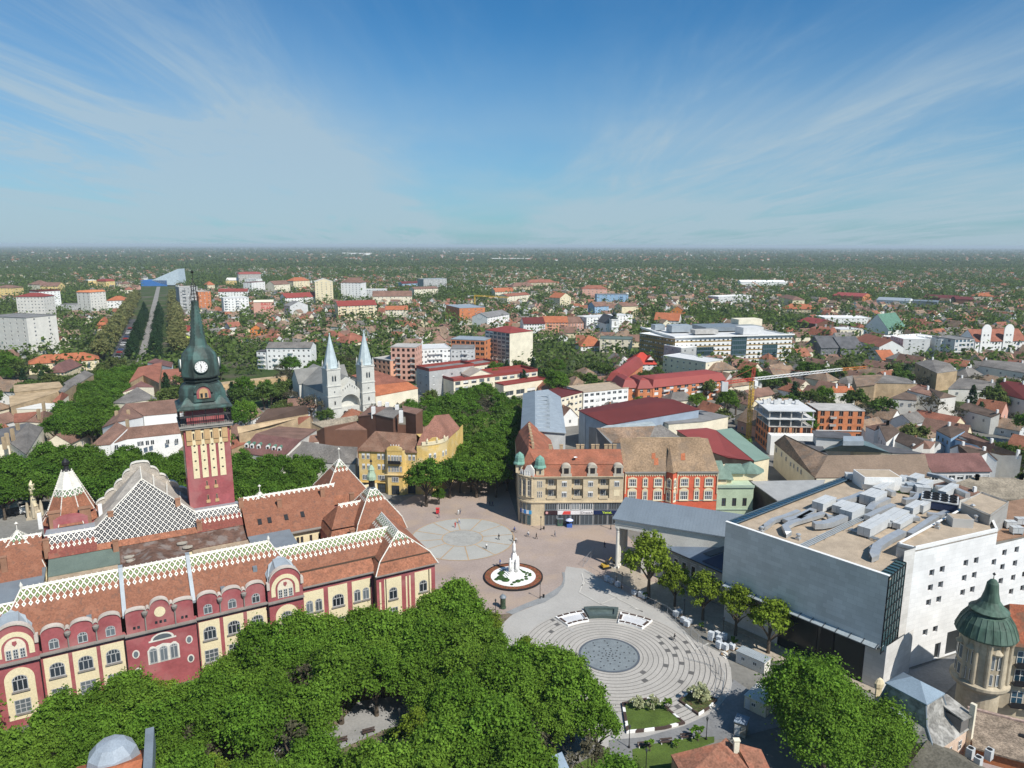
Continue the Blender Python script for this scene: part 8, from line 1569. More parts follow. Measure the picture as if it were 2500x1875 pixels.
K_=[
 ('a',-120,752,226,768,1095,'tall cream ten storey block cut by the left edge',24,'off white','flat','grey roof',10,6,2,{}),
 ('a',135,580,372,580,800,'grey tower block with a flat red hipped roof on the left',20,'off white','hip','red sheet',8,8,4,dict(rh=3.5)),
 ('a',335,540,518,530,705,'white tower block with dark red cornice behind the red hipped tower',20,'white paint','flat','dark red sheet',8,6,4,dict(parapet=1.6,top='dark red sheet')),
 ('a',775,545,910,535,735,'slim grey tower block with an orange tiled parapet',20,'off white','mansard','brick orange',8,5,3,dict(rh=3.)),
 ('a',525,650,845,645,720,'long low grey three storey block below the slim grey tower',14,'grey wall','flat','grey roof',3,14,3,{}),
 ('a',920,615,1100,612,718,'white block with an orange hipped roof beside the avenue',18,'white paint','hip','orange tile',4,6,3,dict(rh=5)),
 ('a',240,475,345,478,532,'beige block with brown hipped roof among far left trees',24,'pale cream','hip','brown tile',4,5,3,dict(rh=7)),
 ('a',345,490,500,490,545,'pale yellow twin gable block next to the beige block',22,'yellow wall','gable','brown tile',4,6,3,dict(rh=6)),
 ('a',-60,505,115,505,600,'yellow gable block at the left edge',24,'yellow wall','hip','brown tile',5,6,3,dict(rh=4)),
 ('a',762,442,832,440,505,'bright yellow block with white dishes and red roof behind',20,'yellow wall','flat','white paint',4,3,3,{}),
 ('a',835,448,915,450,505,'beige wing with a maroon mansard beside the bright yellow block',20,'yellow wall','mansard','red sheet',3,5,3,dict(rh=6)),
 ('a',1040,470,1105,470,512,'small tower like house with brown hipped roof',14,'beige wall','hip','brown tile',3,2,2,dict(rh=5)),
 ('a',1075,522,1155,520,555,'small house with a red roof left of the avenue',14,'pale cream','hip','red tile',2,3,2,dict(rh=5)),
 ('a',815,855,945,850,925,'cream house with a large orange hipped roof left of the avenue',34,'pale cream','hip','orange tile',2,4,4,dict(rh=8)),
 ('a',1545,500,1705,495,730,'grey tower block with projecting balconies behind the spire',18,'grey wall','flat','concrete',8,5,3,dict(balc=((.25,4,1,8),(.75,4,1,8)))),
 ('a',1712,540,1818,535,725,'orange brick tower block right of the iron spire crown',18,'brick orange','flat','concrete',8,3,3,{}),
 ('a',1490,608,1550,605,670,'cream house with orange roof right of the avenue',16,'pale cream','hip','orange tile',2,2,3,dict(rh=5)),
 ('a',1500,755,1612,752,790,'small white gable house right of the avenue',16,'white paint','gabley','brown tile',2,3,2,dict(rh=5)),
 ('a',1495,880,1637,878,925,'house with a crimson roof in the row right of the avenue',14,'off white','gable','red sheet',2,5,2,dict(rh=4.5)),
 ('a',1505,960,1632,960,1058,'lime green gable house with a plain front right of the avenue',14,'lime wall','gable','lime wall',3,0,2,dict(rh=2.5)),
 ('b',115,538,370,535,600,'white block with a long red roof behind the white loggia block',16,'white paint','gable','red sheet',3,10,2,dict(rh=4)),
 ('b',160,597,378,590,755,'large white block with dark recessed loggias',18,'white paint','flat','light grey wall',7,7,3,dict(balc=((.1,3.5,1,7),(.55,3.5,1,7)))),
 ('b',290,388,485,385,482,'grey block with two red roof caps beside the far straight road',26,'concrete','mansard','red sheet',6,8,4,dict(rh=6)),
 ('b',345,430,445,432,500,'white stepped block below the red capped grey block',18,'white paint','flat','light grey wall',4,4,3,{}),
 ('b',405,460,520,452,556,'white six storey block with red eaves beside the stepped block',18,'white paint','flat','dark red sheet',6,4,3,{}),
 ('b',420,628,590,625,770,'pinkish gable block carrying large red letters on its wall',16,'pink wall','gable','pale cream',6,0,3,dict(rh=1.8,text=1)),
 ('b',692,592,1045,576,650,'white row of flats with a long crimson mansard roof',18,'white paint','gable','red sheet',3,14,3,dict(rh=6)),
 ('b',735,662,890,652,755,'big plain pale grey gable wall',14,'light grey wall','gabley','grey roof',4,0,2,dict(rh=5)),
 ('b',765,447,905,440,540,'yellow tower block with orange pyramid roof',20,'cream plaster','hip','orange tile',8,5,3,dict(rh=6)),
 ('b',950,452,1105,450,640,'tall yellow gable tower block',20,'cream plaster','gabley','off white',10,4,4,dict(rh=4)),
 ('b',1175,458,1350,460,625,'tall white tower block with small brown roofs',20,'white paint','hip','brown tile',10,6,3,dict(rh=7)),
 ('b',1350,520,1565,520,600,'grey slab block right of the tall white tower',14,'light grey wall','flat','white paint',5,10,2,{}),
 ('b',1150,662,1485,650,792,'cream block with balconies and a red mansard roof',16,'cream plaster','gable','red sheet',5,12,3,dict(rh=5,balc=((.15,5,1,5),(.6,5,1,5),(.85,5,1,5)))),
 ('b',1560,695,1757,692,758,'small cream block with a red roof right of the balcony block',14,'pale cream','gable','orange tile',3,8,2,dict(rh=4)),
 ('b',1450,578,1790,575,650,'brown roofed row of cream flats',18,'pale cream','gable','brown tile',3,10,3,dict(rh=7)),
 ('b',1810,516,2018,508,586,'cream comb shaped flats with stepped front',18,'pale cream','gable','brown tile',5,10,3,dict(rh=3)),
 ('b',1890,432,2090,425,532,'grey latticed slab block far behind the comb shaped flats',20,'grey wall','flat','light zinc',6,10,3,{}),
 ('b',1705,468,1885,462,492,'low bluish block left of the latticed slab',18,'blue wall','gable','dark red sheet',2,8,2,dict(rh=4)),
 ('b',600,478,735,470,562,'beige houses with brown roofs between the white blocks',20,'pale cream','gable','brown tile',4,4,3,dict(rh=6)),
 ('b',390,862,500,862,916,'bright orange house with twin gables',14,'orange wall','gabley','brown tile',2,4,3,dict(rh=4)),
 ('b',20,480,85,478,530,'pale yellow block with an orange roof behind the avenue end',20,'cream plaster','hip','orange tile',4,4,3,dict(rh=6)),
 ('b',180,440,290,440,480,'yellow block with grey gables behind the avenue end',20,'yellow wall','gable','off white',3,5,3,dict(rh=5)),
 ('b',1240,985,1440,960,1010,'house with a wide orange brown hipped roof behind the spires',22,'pale cream','hip','red tile',1,4,3,dict(rh=7)),
 ('c',315,655,430,682,775,'unfinished slab with bluish roof and orange side wall',30,'brick orange','flat','light zinc',4,4,4,{}),
 ('c',540,752,672,760,852,'white gable block bearing a faint round emblem',44,'white paint','gabley','grey roof',5,0,8,dict(rh=4,emblem=1)),
 ('c',985,815,1170,812,925,'pinkish white flats with maroon roofs behind the office tower',18,'white paint','gable','dark red sheet',4,8,3,dict(rh=5)),
 ('c',1155,802,1368,802,900,'salmon flats with an orange gabled roof',18,'salmon wall','gable','orange tile',4,8,3,dict(rh=5,balc=((.3,4,1,4),(.8,4,1,4)))),
 ('c',1372,805,1525,802,872,'pale pink gabled flats right of the salmon flats',18,'pink wall','gable','brown tile',4,6,3,dict(rh=5)),
 ('c',1530,765,1925,742,872,'long white modern block with dark windows behind the baroque steeple',18,'white paint','flat','light grey wall',5,14,3,dict(balc=((.2,5,1,5),))),
 ('c',845,578,1040,562,638,'white comb flats with red gabled roof in the centre distance',18,'pale cream','gable','red tile',4,8,3,dict(rh=3)),
 ('c',740,540,905,535,575,'row of houses with orange roofs and white chimneys',18,'pale cream','gable','orange tile',2,8,2,dict(rh=6)),
 ('c',1300,592,1395,585,678,'cream block with an orange arched roof and grey side',20,'cream plaster','gabley','orange tile',5,4,3,dict(rh=6)),
 ('c',1492,512,1708,512,600,'pink block with a bright red roof',18,'pink wall','hip','red tile',5,6,4,dict(rh=5)),
 ('c',1618,565,1890,565,638,'blue white block with a curved grey roof',18,'blue wall','flat','zinc',4,8,4,dict(balc=((.8,4,1,4),))),
 ('c',1020,462,1265,457,492,'long building with red hipped roof in the far centre',20,'beige wall','hip','red tile',2,12,3,dict(rh=6)),
 ('c',890,495,1080,490,525,'long building with brown hipped roof left of the red hipped one',20,'beige wall','hip','brown tile',2,8,3,dict(rh=7)),
 ('c',1835,665,1978,660,745,'plain cream gable block right of the blue white block',16,'cream plaster','gable','brown tile',5,0,3,dict(rh=3)),
 ('c',1600,665,1720,660,725,'small blue and ochre houses beside the plain cream gable',16,'blue wall','gable','brown tile',3,4,2,dict(rh=5)),
 ('c',1645,948,1925,955,1062,'white terraced block with green flat roof below the steeple',18,'pale cream','flat','green sheet',4,5,3,dict(balc=((.3,5,1,4),))),
 ('c',1480,1010,1690,1005,1050,'white house with orange roofs and a pointed orange turret roof',16,'white paint','hip','orange tile',2,4,2,dict(rh=7)),
 ('d',1365,570,1850,572,610,'long white factory with pale roof in the right distance',30,'white paint','gable','white paint',1,10,2,dict(rh=4)),
 ('d',1125,730,1480,715,800,'grey and white modern hall with a red stripe wall',22,'light grey wall','flat','white paint',3,8,3,{}),
 ('d',1775,728,1925,760,820,'cream house with brown roof right of the modern hall',16,'cream plaster','hip','brown tile',2,3,2,dict(rh=4)),
 ('d',1820,855,2190,865,890,'long building with a vivid orange roof in the right trees',20,'cream plaster','hip','orange tile',1,10,3,dict(rh=6)),
 ('d',600,880,760,885,910,'brown gabled house with orange front',16,'orange wall','gabley','brown tile',2,3,2,dict(rh=6)),
 ('d',430,975,700,985,1040,'white houses with bright orange roofs left of the glass office',18,'white paint','gable','orange tile',3,6,2,dict(rh=7)),
 ('e',490,592,760,605,640,'factory with a bright red roof on the right',40,'brick orange','gable','bright red sheet',1,10,3,dict(rh=4)),
 ('e',885,632,1178,645,692,'white factory hall with a blue side',30,'white paint','gable','light zinc',2,10,3,dict(rh=3)),
 ('e',1180,645,1430,655,700,'grey factory hall beside the white factory hall',34,'zinc','flat','zinc',1,6,2,{}),
 ('e',1310,608,1600,620,650,'factory with long dark red roof on the right',40,'red sheet','gable','dark red sheet',1,0,2,dict(rh=3)),
 ('e',1600,628,1765,632,680,'brown red hall end right of the dark red factory roof',30,'brown render','gable','dark red sheet',1,0,2,dict(rh=3)),
 ('e',1750,600,1950,605,630,'house with orange roofs beyond the factories',20,'pale cream','hip','orange tile',1,5,2,dict(rh=5)),
 ('e',420,798,835,800,850,'long white two storey hall with pale roof',26,'white paint','flat','white paint',2,9,2,{}),
 ('e',560,905,758,900,985,'white building with tall arched windows and a small tower',18,'pale cream','flat','light grey wall',1,6,2,dict(ww=2,wh=6)),
 ('e',170,825,340,850,880,'low hall with a dull red roof beside the white two storey hall',26,'brown render','gable','red sheet',1,4,2,dict(rh=4)),
 ('e',260,945,480,960,1000,'building with a maroon mansard and many chimneys',22,'white paint','mansard','red tile',2,5,3,dict(rh=9,chim=6)),
 ('o',750,690,940,665,760,'white flats with a steep green roof and blue grey gable wall',24,'white paint','gable','copper green',4,4,0,dict(rh=14)),
 ('o',775,755,910,790,940,'grey glazed corner of the salmon banded flats',20,'light grey wall','flat','white paint',5,5,2,{}),
 ('o',915,790,1310,765,940,'white flats banded in salmon with glazed corner and roof chimneys',20,'salmon wall','flat','white paint',5,14,2,dict(ww=1.9,wh=1.9,chim=9,balc=((.85,4,1,5),))),
 ('o',1318,800,1470,800,1000,'white and salmon flats with recessed loggias, right of the banded flats',20,'white paint','flat','white paint',6,5,2,dict(chim=6,balc=((.75,4,1,6),))),
 ('o',1470,795,1678,785,1020,'pale grey flats with dark blue window bands',20,'light grey wall','flat','grey roof',5,5,2,dict(ww=2.4,wh=2,gl='blue glass')),
 ('o',1690,810,2240,800,1000,'long white flats with red roof and two curved white gables at the right edge',18,'white paint','gable','red tile',4,16,2,dict(rh=8,chim=9)),
 ('o',380,790,650,870,900,'house with red roof and white gable before the salmon banded flats',18,'white paint','gable','red tile',2,4,2,dict(rh=5)),
 ('o',20,880,240,875,960,'dark slate roofed houses with cream gables right of the glass office',20,'dark grey wall','gable','dark grey roof',2,5,2,dict(rh=8)),
 ('o',240,890,480,880,960,'second row house with dark slate roof and cream gables',20,'dark grey wall','gable','dark grey roof',2,5,2,dict(rh=8)),
 ('o',680,1010,840,1005,1040,'small house with a bright orange roof before the banded flats',16,'off white','gable','orange tile',1,3,2,dict(rh=6)),
]
for reg,xL,yL,xR,yR,yb,label,dp,wl,roof,rc,fl,by,sb,kw in K_:
 kw=dict(kw);tx=kw.pop('text',0);em=kw.pop('emblem',0)
 for k in ('top','gl'):
  if k in kw:kw[k]=g_(kw[k])
 nm='tower_block' if 'tower' in label and 'block' in label else 'factory' if 'factory' in label or 'hall' in label else 'house' if 'house' in label else 'apartment_block'
 t,W=bl(reg,xL,yL,xR,yR,yb,nm,label,nm.replace('_',' '),dp,g_(wl),roof=roof,rcol=g_(rc),floors=fl,bays=by,sb=sb,keep=.45,**kw)
 hh=max(v[2] for v in t.children[0].bound_box)
 if tx:link('lettering',text_mesh('BAU\n  PLAN',4.6,mat('red letters',(.55,.05,.05),.6,.05),1.1,.05),t,(W*.6,-.08,hh*.72))
 if em:
  b=MB()
  for k in range(24):p_,q_=2*math.pi*k/24,2*math.pi*(k+1)/24;b.slab([(W/2+r_*math.cos(a_),-.06,hh*.85+r_*math.sin(a_)) for r_,a_ in ((4.2,p_),(4.2,q_),(3.7,q_),(3.7,p_))],.03,0,(0,.04,0))
  b.build('emblem',g_('light grey wall'),t)
 if 'curved white gables' in label:
  for x in (.18,.62):b=MB();b.slab([(W*x-4,-.6,0),(W*x+4,-.6,0),(W*x+4,-.6,hh+1)]+[(W*x+4*math.cos(math.pi*k/10),-.6,hh+1+3.6*math.sin(math.pi*k/10)**1.5) for k in range(11)],.5,0,(0,.5,0));o=b.build('curved_gable',g_('white paint'),t);[link('window',WHW(1.2,1.5),o,(W*x+d,-.64,z)) for d in (-1.6,1.6) for z in (hh*.3,hh*.55,hh*.8)]
p0=W_('a',1220,490);p1=W_('a',1500,490);dd=math.hypot(p1[0]-p0[0],p1[1]-p0[1]);sh=thing('sports_hall','blue sports hall with a huge pale wedge shaped roof at the end of the avenue','sports hall',(p0[0],p0[1],0),math.atan2(p1[1]-p0[1],p1[0]-p0[0]));hb=Zat(p0[0],p0[1],px('a',0,440)[1]);hp=Zat(p1[0],p1[1],px('a',0,342)[1]);W=dd*1.19
b=MB();b.box(0,dd*.8,0,40,0,hb);b.build('blue_hall',g_('blue sheet'),sh);b=MB();wgl=[(dd*.34,-1,hb*.95),(W,-1,hb*.35),(W,-1,2),(dd*.8,-1,2)]
b.slab([(dd*.34,0,hb),(W*.98,0,hp),(W,0,2),(dd*.75,0,2)],30,0,(0,34,0));b.build('wedge_roof',mat('wedge blue',(.48,.56,.61),.5,.12),sh);foot((p0[0],p0[1]),sh.rotation_euler.z,0,W,0,40,hp,.5)
p=W_('c',1762,928);zt_=Zat(p[0],p[1],px('c',0,660)[1]);zb_=Zat(p[0],p[1],px('c',0,775)[1]);st=thing('church_steeple','white baroque church steeple with a dark onion helmet left of the glass office','church',(p[0],p[1],0),.2)
b=MB();b.box(-3.3,3.3,-3.3,3.3,0,zb_);
for z in (zb_*.55,zb_*.97):b.box(-3.7,3.7,-3.7,3.7,z,z+.7)
b.build('tower',g_('white paint'),st);b=MB();d_=zt_-zb_;b.lathe([(3.9,zb_),(3.7,zb_+d_*.06),(2.3,zb_+d_*.14),(1.5,zb_+d_*.2),(1.4,zb_+d_*.3),(2.6,zb_+d_*.34),(2.4,zb_+d_*.42),(1.0,zb_+d_*.52),(.4,zb_+d_*.62),(.1,zt_)],10);b.build('helmet',g_('black copper'),st);link('window',win_mesh(1.2,4,g_('pale cream'),g_('glass'),1,1,.2,0,None,.6),st,(0,-3.35,zb_*.65));b=MB();b.box(-6,6,3.4,30,0,12);b.build('nave',g_('white paint'),st);b=MB();roof_gable(b,-6,6,3.4,30,12,7,.4,0,'y');b.build('nave_roof',g_('dark grey roof'),st);foot(p[:2],.2,-6,6,-3,30,zb_,.5)
for reg,x,y,yt,xe,ye,l in (('c',562,690,572,855,588,'small yellow tower crane with a long jib before the comb flats'),('d',1600,690,640,1490,565,'orange slanting crane boom near the white factory')):
 p=W_(reg,x,y);z=Zat(p[0],p[1],px(reg,0,yt)[1]);u,v=px(reg,xe,ye);d=ray(u,v);k=p[1]/d[1];e=(d[0]*k-p[0],0,H+d[2]*k);o=thing('distant_crane',l,'crane',(p[0],p[1],0));cm=CY if reg =='c' else g_('crane orange')
 b=MB();lattice(b,(0,0,0),(0,0,z),.7,12,.2);b.build('mast',cm,o);b=MB();lattice(b,(0,0,z),e,.6,12,.2);b.build('jib',cm,o);b=MB();b.box(-9,-6,-1,1,z-2,z);b.tube((-6,0,z-.3),(0,0,z-.3),.4);b.build('counterweight',g_('concrete'),o)
for x0,x1,y,l in ((700,1050,262,'pale road viaduct on slim piers in the far distance'),(430,605,214,'shorter pale viaduct just below the horizon')):
 a_,c_=W_('c',x0,y+6),W_('c',x1,y+6);L=math.hypot(c_[0]-a_[0],c_[1]-a_[1]);o=thing('viaduct',l,'viaduct',(a_[0],a_[1],0),math.atan2(c_[1]-a_[1],c_[0]-a_[0]));b=MB();b.box(0,L,0,14,9,12.5);b.build('deck',g_('white paint'),o)
 for k in range(8):b=MB();b.box(L*(k+.5)/8-1.5,L*(k+.5)/8+1.5,2,12,0,9);b.build('pier',g_('concrete'),o)
for x0,x1,y,l in ((1185,1330,212,'far white factory left of two near the horizon'),(1330,1445,214,'far white factory right of two near the horizon')):bl('b',x0,y-8,x1,y-8,y+8,'factory',l,'factory',120,g_('white paint'),roof='flat',rcol=g_('white paint'),floors=1,bays=0,sb=0)
a_=W_('t',1530,1545,4.5);o=pb('red_tile_house','house with red brown pantile roofs and a small chimney at the bottom edge','house','t',[([(1530,1545,4.6),(1950,1440,7.5),(2000,1400,7.6),(2080,1480,7.2),(2230,1720,5),(1640,1740,4.6)],mat('pantile',(.27,.125,.08),.92,.25,.5,.3,3.,stain=(.5,.4,(.36,.12,.07)))),([(2080,1440,7.2),(2300,1500,6.5),(2420,1760,5),(2230,1720,5)],g_('pantile')) ],g_('tan plaster'))
ox,oy=o['ox'];p=W_('t',2085,1500,7.);b=MB();b.box(-.4,.4,-.3,.3,-1,1.6);b.box(-.5,.5,-.4,.4,1.6,1.75);b.build('chimney',g_('pale cream'),o,(p[0]-ox,p[1]-oy,p[2]))
pb('tile_shed','small shed with weathered pink tile roof at the bottom edge','shed','t',[([(990,1640,4),(1110,1600,5),(1150,1640,4.6),(1240,1659,4),(1230,1760,4),(980,1760,4)],g_('pantile'))],g_('tan plaster'))
pb('blue_sheet_house','house corner with pale blue ribbed sheet roof at the bottom edge','house','t',[([(290,1650,9.5),(600,1520,11),(690,1720,11),(500,1900,10)],mat('pale blue sheet',(.36,.44,.52),.4,.08,.3,.06,spec=.5))],g_('pale cream'))
p=P(285,1850,13.6);o=thing('domed_roof_house','house roof with orange tile and a faceted zinc dome at the bottom left edge','house',(p[0],p[1],0),R(25));b=MB();b.box(-5,4.5,-8,2,0,12.3);b.build('wall',g_('tan plaster'),o);b=MB();roof_gable(b,-5,4.5,-8,2,12.3,2.2,.3,0,'x',1);b.build('roof',[g_('orange tile'),g_('tan plaster')],o);b=MB();b.lathe([(3.4,12.3),(3.4,13.0),(3.0,14.6),(1.9,15.8),(.1,16.3)],9,-.5,.3);b.build('dome',mat('dome zinc',(.30,.34,.38),.4,.1,spec=.5),o);b=MB();b.box(3.6,4.7,-8,2.3,12.3,15.4);b.build('fire_wall',g_('zinc'),o)
p=W_('v',625,1180);o=thing('trinity_column','ochre baroque column with figures beside parked trucks at the far left','monument',(p[0],p[1],0),.4);b=MB();b.box(-2,2,-2,2,0,.6);b.lathe([(1.7,.6),(1.6,2.0),(1.2,2.4),(1.1,3.6),(1.3,3.9)],6);b.build('pedestal',g_('sandy stone'),o);b=MB();b.lathe([(.95,3.9),(.8,5),(.65,8.5),(.9,9.2),(.7,10),(.9,10.8),(.3,11.6),(.1,12.2)],9);b.build('column',g_('cream plaster'),o)
for a in range(4):b=MB();b.lathe([(.5,.6),(.5,3),(.42,4.2),(.3,4.8),(.2,5.3),(.05,5.5)],7,1.8*math.cos(a*1.57),1.8*math.sin(a*1.57));b.build('statue',g_('sandy stone'),o)
# =================vehicles =================
def car(p,rz,label,col,van=False):
 o=thing('parked_car',label,'car',(p[0],p[1],p[2] if len(p) > 2 else .1),rz,'cars parked in the streets')
 pm=mat('car paint %s'%(col,),col,.3,.04,spec=.5);b=MB()
 prof=[(-2.1,.35),(-2.15,.75),(-1.9,.9),(-1.55,1.35),(.55,1.4),(1.15,.95),(2.0,.82),(2.15,.6),(2.1,.35)] if not van else [(-2.5,.35),(-2.5,1.9),(1.2,2.0),(1.9,1.2),(2.4,1.05),(2.5,.35)]
 n=len(prof);i=len(b.v)
 for y,k in ((-.85,1),(-.78,0),(.78,0),(.85,1)):pass
 for y in (-.86,.86):b.poly([(x,y,z) for x,z in (prof if y > 0 else prof[::-1])])
 for (x0,z0_),(x1,z1_) in zip(prof,prof[1:]+prof[:1]):b.poly([(x0,-.86,z0_),(x1,-.86,z1_),(x1,.86,z1_),(x0,.86,z0_)][::-1])
 b.build('body',pm,o);b=MB()
 if not van:
  for y in (-.875,.855):b.box(-1.35,.5,y,y+.02,.95,1.28)
  b.slab([(.62,-.75,1.36),(1.12,-.75,1.0),(1.12,.75,1.0),(.62,.75,1.36)],.02,0,(.03,0,.03));b.slab([(-1.87,-.75,.96),(-1.6,-.75,1.3),(-1.6,.75,1.3),(-1.87,.75,.96)],.02,0,(-.03,0,.03))
 else:b.slab([(1.25,-.75,1.93),(1.85,-.75,1.3),(1.85,.75,1.3),(1.25,.75,1.93)],.02,0,(.03,0,.03))
 b.build('window',MATS['glass'],o)
 for x in (-1.35,1.35):
  for y in (-.8,.8):b=MB();b.tube((x,y-.1,.32),(x,y+.1,.32),.32,None,10);b.build('wheel',MATS['black iron'],o)
 return o
CC=dict(white=(.7,.7,.7),silver=(.42,.44,.46),black=(.015,.015,.018),red=(.35,.03,.03),blue=(.04,.08,.22),grey=(.12,.13,.14))
car(W_('v',250,800),-.15,'white saloon car under the trees at the far left',CC['white']);car(W_('v',120,940),.4,'dark red car half in shade below the white saloon car',CC['red'])
for x,y,w_,d_,h_,l in ((205,1150,4.2,2.5,2.9,'black box truck with a white roof panel beside the ochre column, nearer one'),(430,1050,6.,2.5,2.6,'dark slatted truck trailer with pale cover beside the ochre column, farther one')):
 p=W_('v',x,y);o=thing('box_truck',l,'truck',(p[0],p[1],.1),R(35));b=MB();b.box(-w_/2,w_/2,-d_/2,d_/2,.6,h_,0,1);b.build('cargo_box',[mat('truck black',(.02,.022,.025),.5,.1),MATS['off white']],o);b=MB();b.box(w_/2+.1,w_/2+1.7,-d_/2+.1,d_/2-.1,.5,2.2);b.build('cab',MATS['white paint'],o)
 for q in (-w_*.3,w_*.3,w_/2+.9):b=MB();b.tube((q,-d_/2+.1,.45),(q,-d_/2+.4,.45),.45,None,10);b.tube((q,d_/2-.4,.45),(q,d_/2-.1,.45),.45,None,10);b.build('wheel',MATS['black iron'],o)
rnd=random.Random(12);names=list(CC)
for k in range(16):
 c_=names[k%6];f_=20+15*k+rnd.uniform(-2,2);q=(AV0[0]-av_n.x*17+av_d.x*f_,AV0[1]-av_n.y*17+av_d.y*f_,.12)
 car(q,math.atan2(av_n.y,av_n.x)+rnd.uniform(-.1,.1),c_+' car parked along the left side of the avenue, '+['nearest bay','second bay','third bay','fourth bay','fifth bay','sixth bay','seventh bay','eighth bay','ninth bay','tenth bay','eleventh bay','twelfth bay','fourth from the far end','third from the far end','second from the far end','farthest bay'][k],CC[c_])
for k,f_ in enumerate((70,180,310)):car((AV0[0]+av_d.x*f_+3*(-1)**k,AV0[1]+av_d.y*f_,.12),math.atan2(av_d.y,av_d.x),('white','silver','red')[k]+' car driving on the avenue roadway, '+('nearest','middle','farthest')[k]+' of three',CC[('white','silver','red')[k]])
for reg,x,y,rz,c_,l in [('l',1605,70,1.3,'black','black car behind the cream annex near the crane mast'),('l',1610,130,1.3,'blue','dark blue car in the lane beside the crane mast'),('l',1590,40,1.3,'silver','silver car at the lane end behind the crane mast'),('i',1515,1105,.9,'white','white car in the shade beside the zinc roofed block'),('i',1530,1070,.9,'black','black car behind the white car at the zinc roofed block'),('i',2040,430,.8,'red','red car on the street right of the office tower'),('i',2130,470,.8,'white','white car on the street right of the office tower'),('i',2110,690,.8,'silver','silver car parked below the red roofed slab'),('i',1560,1010,.9,'grey','grey car among the trees beside the zinc roofed block'),('f',30,590,.2,'silver','silver car among the trees at the left edge'),('n',20,760,1.2,'black','black car at the foot of the unfinished brick block'),('n',5,730,1.2,'white','white car at the foot of the unfinished brick block')]:car(W_(reg,x,y),rz,l,CC[c_])
car(W_('i',1690,440),.2,'white delivery van below the office tower beside blue bins',CC['white'],True);car(W_('i',1745,450),.1,'second white van right of the delivery van below the office tower',CC['white'],True)
# =================vegetation and the small houses of the town =================
def leafmat(name,c0,c1,tr=.38):
 m=bpy.data.materials.new(name);m.use_nodes=True;t=m.node_tree;t.nodes.remove(t.nodes['Principled BSDF'])
 g=nd(t,'ShaderNodeNewGeometry');oi=nd(t,'ShaderNodeObjectInfo');mx=nd(t,'ShaderNodeMix',data_type='RGBA');mx.inputs[6].default_value=(*c0,1);mx.inputs[7].default_value=(*c1,1);t.links.new(oi.outputs['Random'],mx.inputs[0])
 n=nd(t,'ShaderNodeTexNoise');n.inputs['Scale'].default_value=.12;t.links.new(g.outputs['Position'],n.inputs['Vector'])
 a=nd(t,'ShaderNodeMapRange');a.inputs[1].default_value=.3;a.inputs[2].default_value=.7;a.inputs[3].default_value=.75;a.inputs[4].default_value=1.25;t.links.new(n.outputs['Fac'],a.inputs[0])
 r=nd(t,'ShaderNodeMapRange');r.inputs[3].default_value=.72;r.inputs[4].default_value=1.32;t.links.new(g.outputs['Random Per Island'],r.inputs[0])
 mu=nd(t,'ShaderNodeMath',operation='MULTIPLY');t.links.new(a.outputs[0],mu.inputs[0]);t.links.new(r.outputs[0],mu.inputs[1])
 s=nd(t,'ShaderNodeVectorMath',operation='SCALE');t.links.new(mx.outputs[2],s.inputs[0]);t.links.new(mu.outputs[0],s.inputs['Scale'])
 d=nd(t,'ShaderNodeBsdfDiffuse');tl_=nd(t,'ShaderNodeBsdfTranslucent');ms=nd(t,'ShaderNodeMixShader');ms.inputs[0].default_value=tr;t.links.new(s.outputs[0],d.inputs[0]);t.links.new(s.outputs[0],tl_.inputs[0]);t.links.new(d.outputs[0],ms.inputs[1]);t.links.new(tl_.outputs[0],ms.inputs[2]);t.links.new(ms.outputs[0],t.nodes['Material Output'].inputs[0])
 m['rgb']=c0;return m
LM=dict(park=leafmat('park leaves',(.115,.22,.027),(.155,.26,.035)),street=leafmat('street leaves',(.085,.175,.025),(.115,.205,.03)),young=leafmat('young leaves',(.17,.25,.03),(.20,.27,.035)),olive=leafmat('budding leaves',(.235,.225,.09),(.20,.215,.08)),dark=leafmat('conifer needles',(.022,.05,.02),(.03,.06,.025),.1),mixed=leafmat('garden leaves',(.085,.15,.032),(.14,.165,.052)),bare=leafmat('bare twigs',(.13,.115,.075),(.10,.105,.06)),far=leafmat('far leaves',(.12,.165,.062),(.115,.15,.06)),blossom=leafmat('pale blossom',(.42,.44,.26),(.40,.42,.24)))
NR=np.random.default_rng(5)
def leaf_mesh(name,cen,rad,n,size,m,up=.45):
 """n leaf-cluster faces spread through each tuft (cen k x 3, rad k): real small faces filling the crown"""
 k=len(cen);c=np.repeat(cen,n,0);r=np.repeat(rad,n)[:,None];v=NR.normal(size=(k*n,3));v /=np.linalg.norm(v,axis=1,keepdims=True)
 p=c+v*r*(.25+.9*np.abs(NR.normal(size=(k*n,1))))*np.array([1,1,.72]);nn=v*.7+NR.normal(size=v.shape)*.62+np.array([0,0,up]);nn /=np.linalg.norm(nn,axis=1,keepdims=True)
 a=np.cross(nn,NR.normal(size=v.shape));a /=np.linalg.norm(a,axis=1,keepdims=True);b=np.cross(nn,a);s=(np.repeat(size,n)[:,None] if isinstance(size,np.ndarray) else size)*(.6+.8*NR.random((k*n,1)))
 V=np.stack([p-a*s*.5,p-b*s*.38+nn*s*.1,p+a*s*.5,p+b*s*.38+nn*s*.06],1).reshape(-1,3);N=k*n
 me=bpy.data.meshes.new(name);me.vertices.add(N*4);me.vertices.foreach_set('co',V.ravel().astype(np.float32));me.loops.add(N*4);me.loops.foreach_set('vertex_index',np.arange(N*4,dtype=np.int32));me.polygons.add(N);me.polygons.foreach_set('loop_start',np.arange(0,N*4,4,dtype=np.int32));me.polygons.foreach_set('loop_total',np.full(N,4,dtype=np.int32));me.materials.append(m);me.update(calc_edges=True);return me
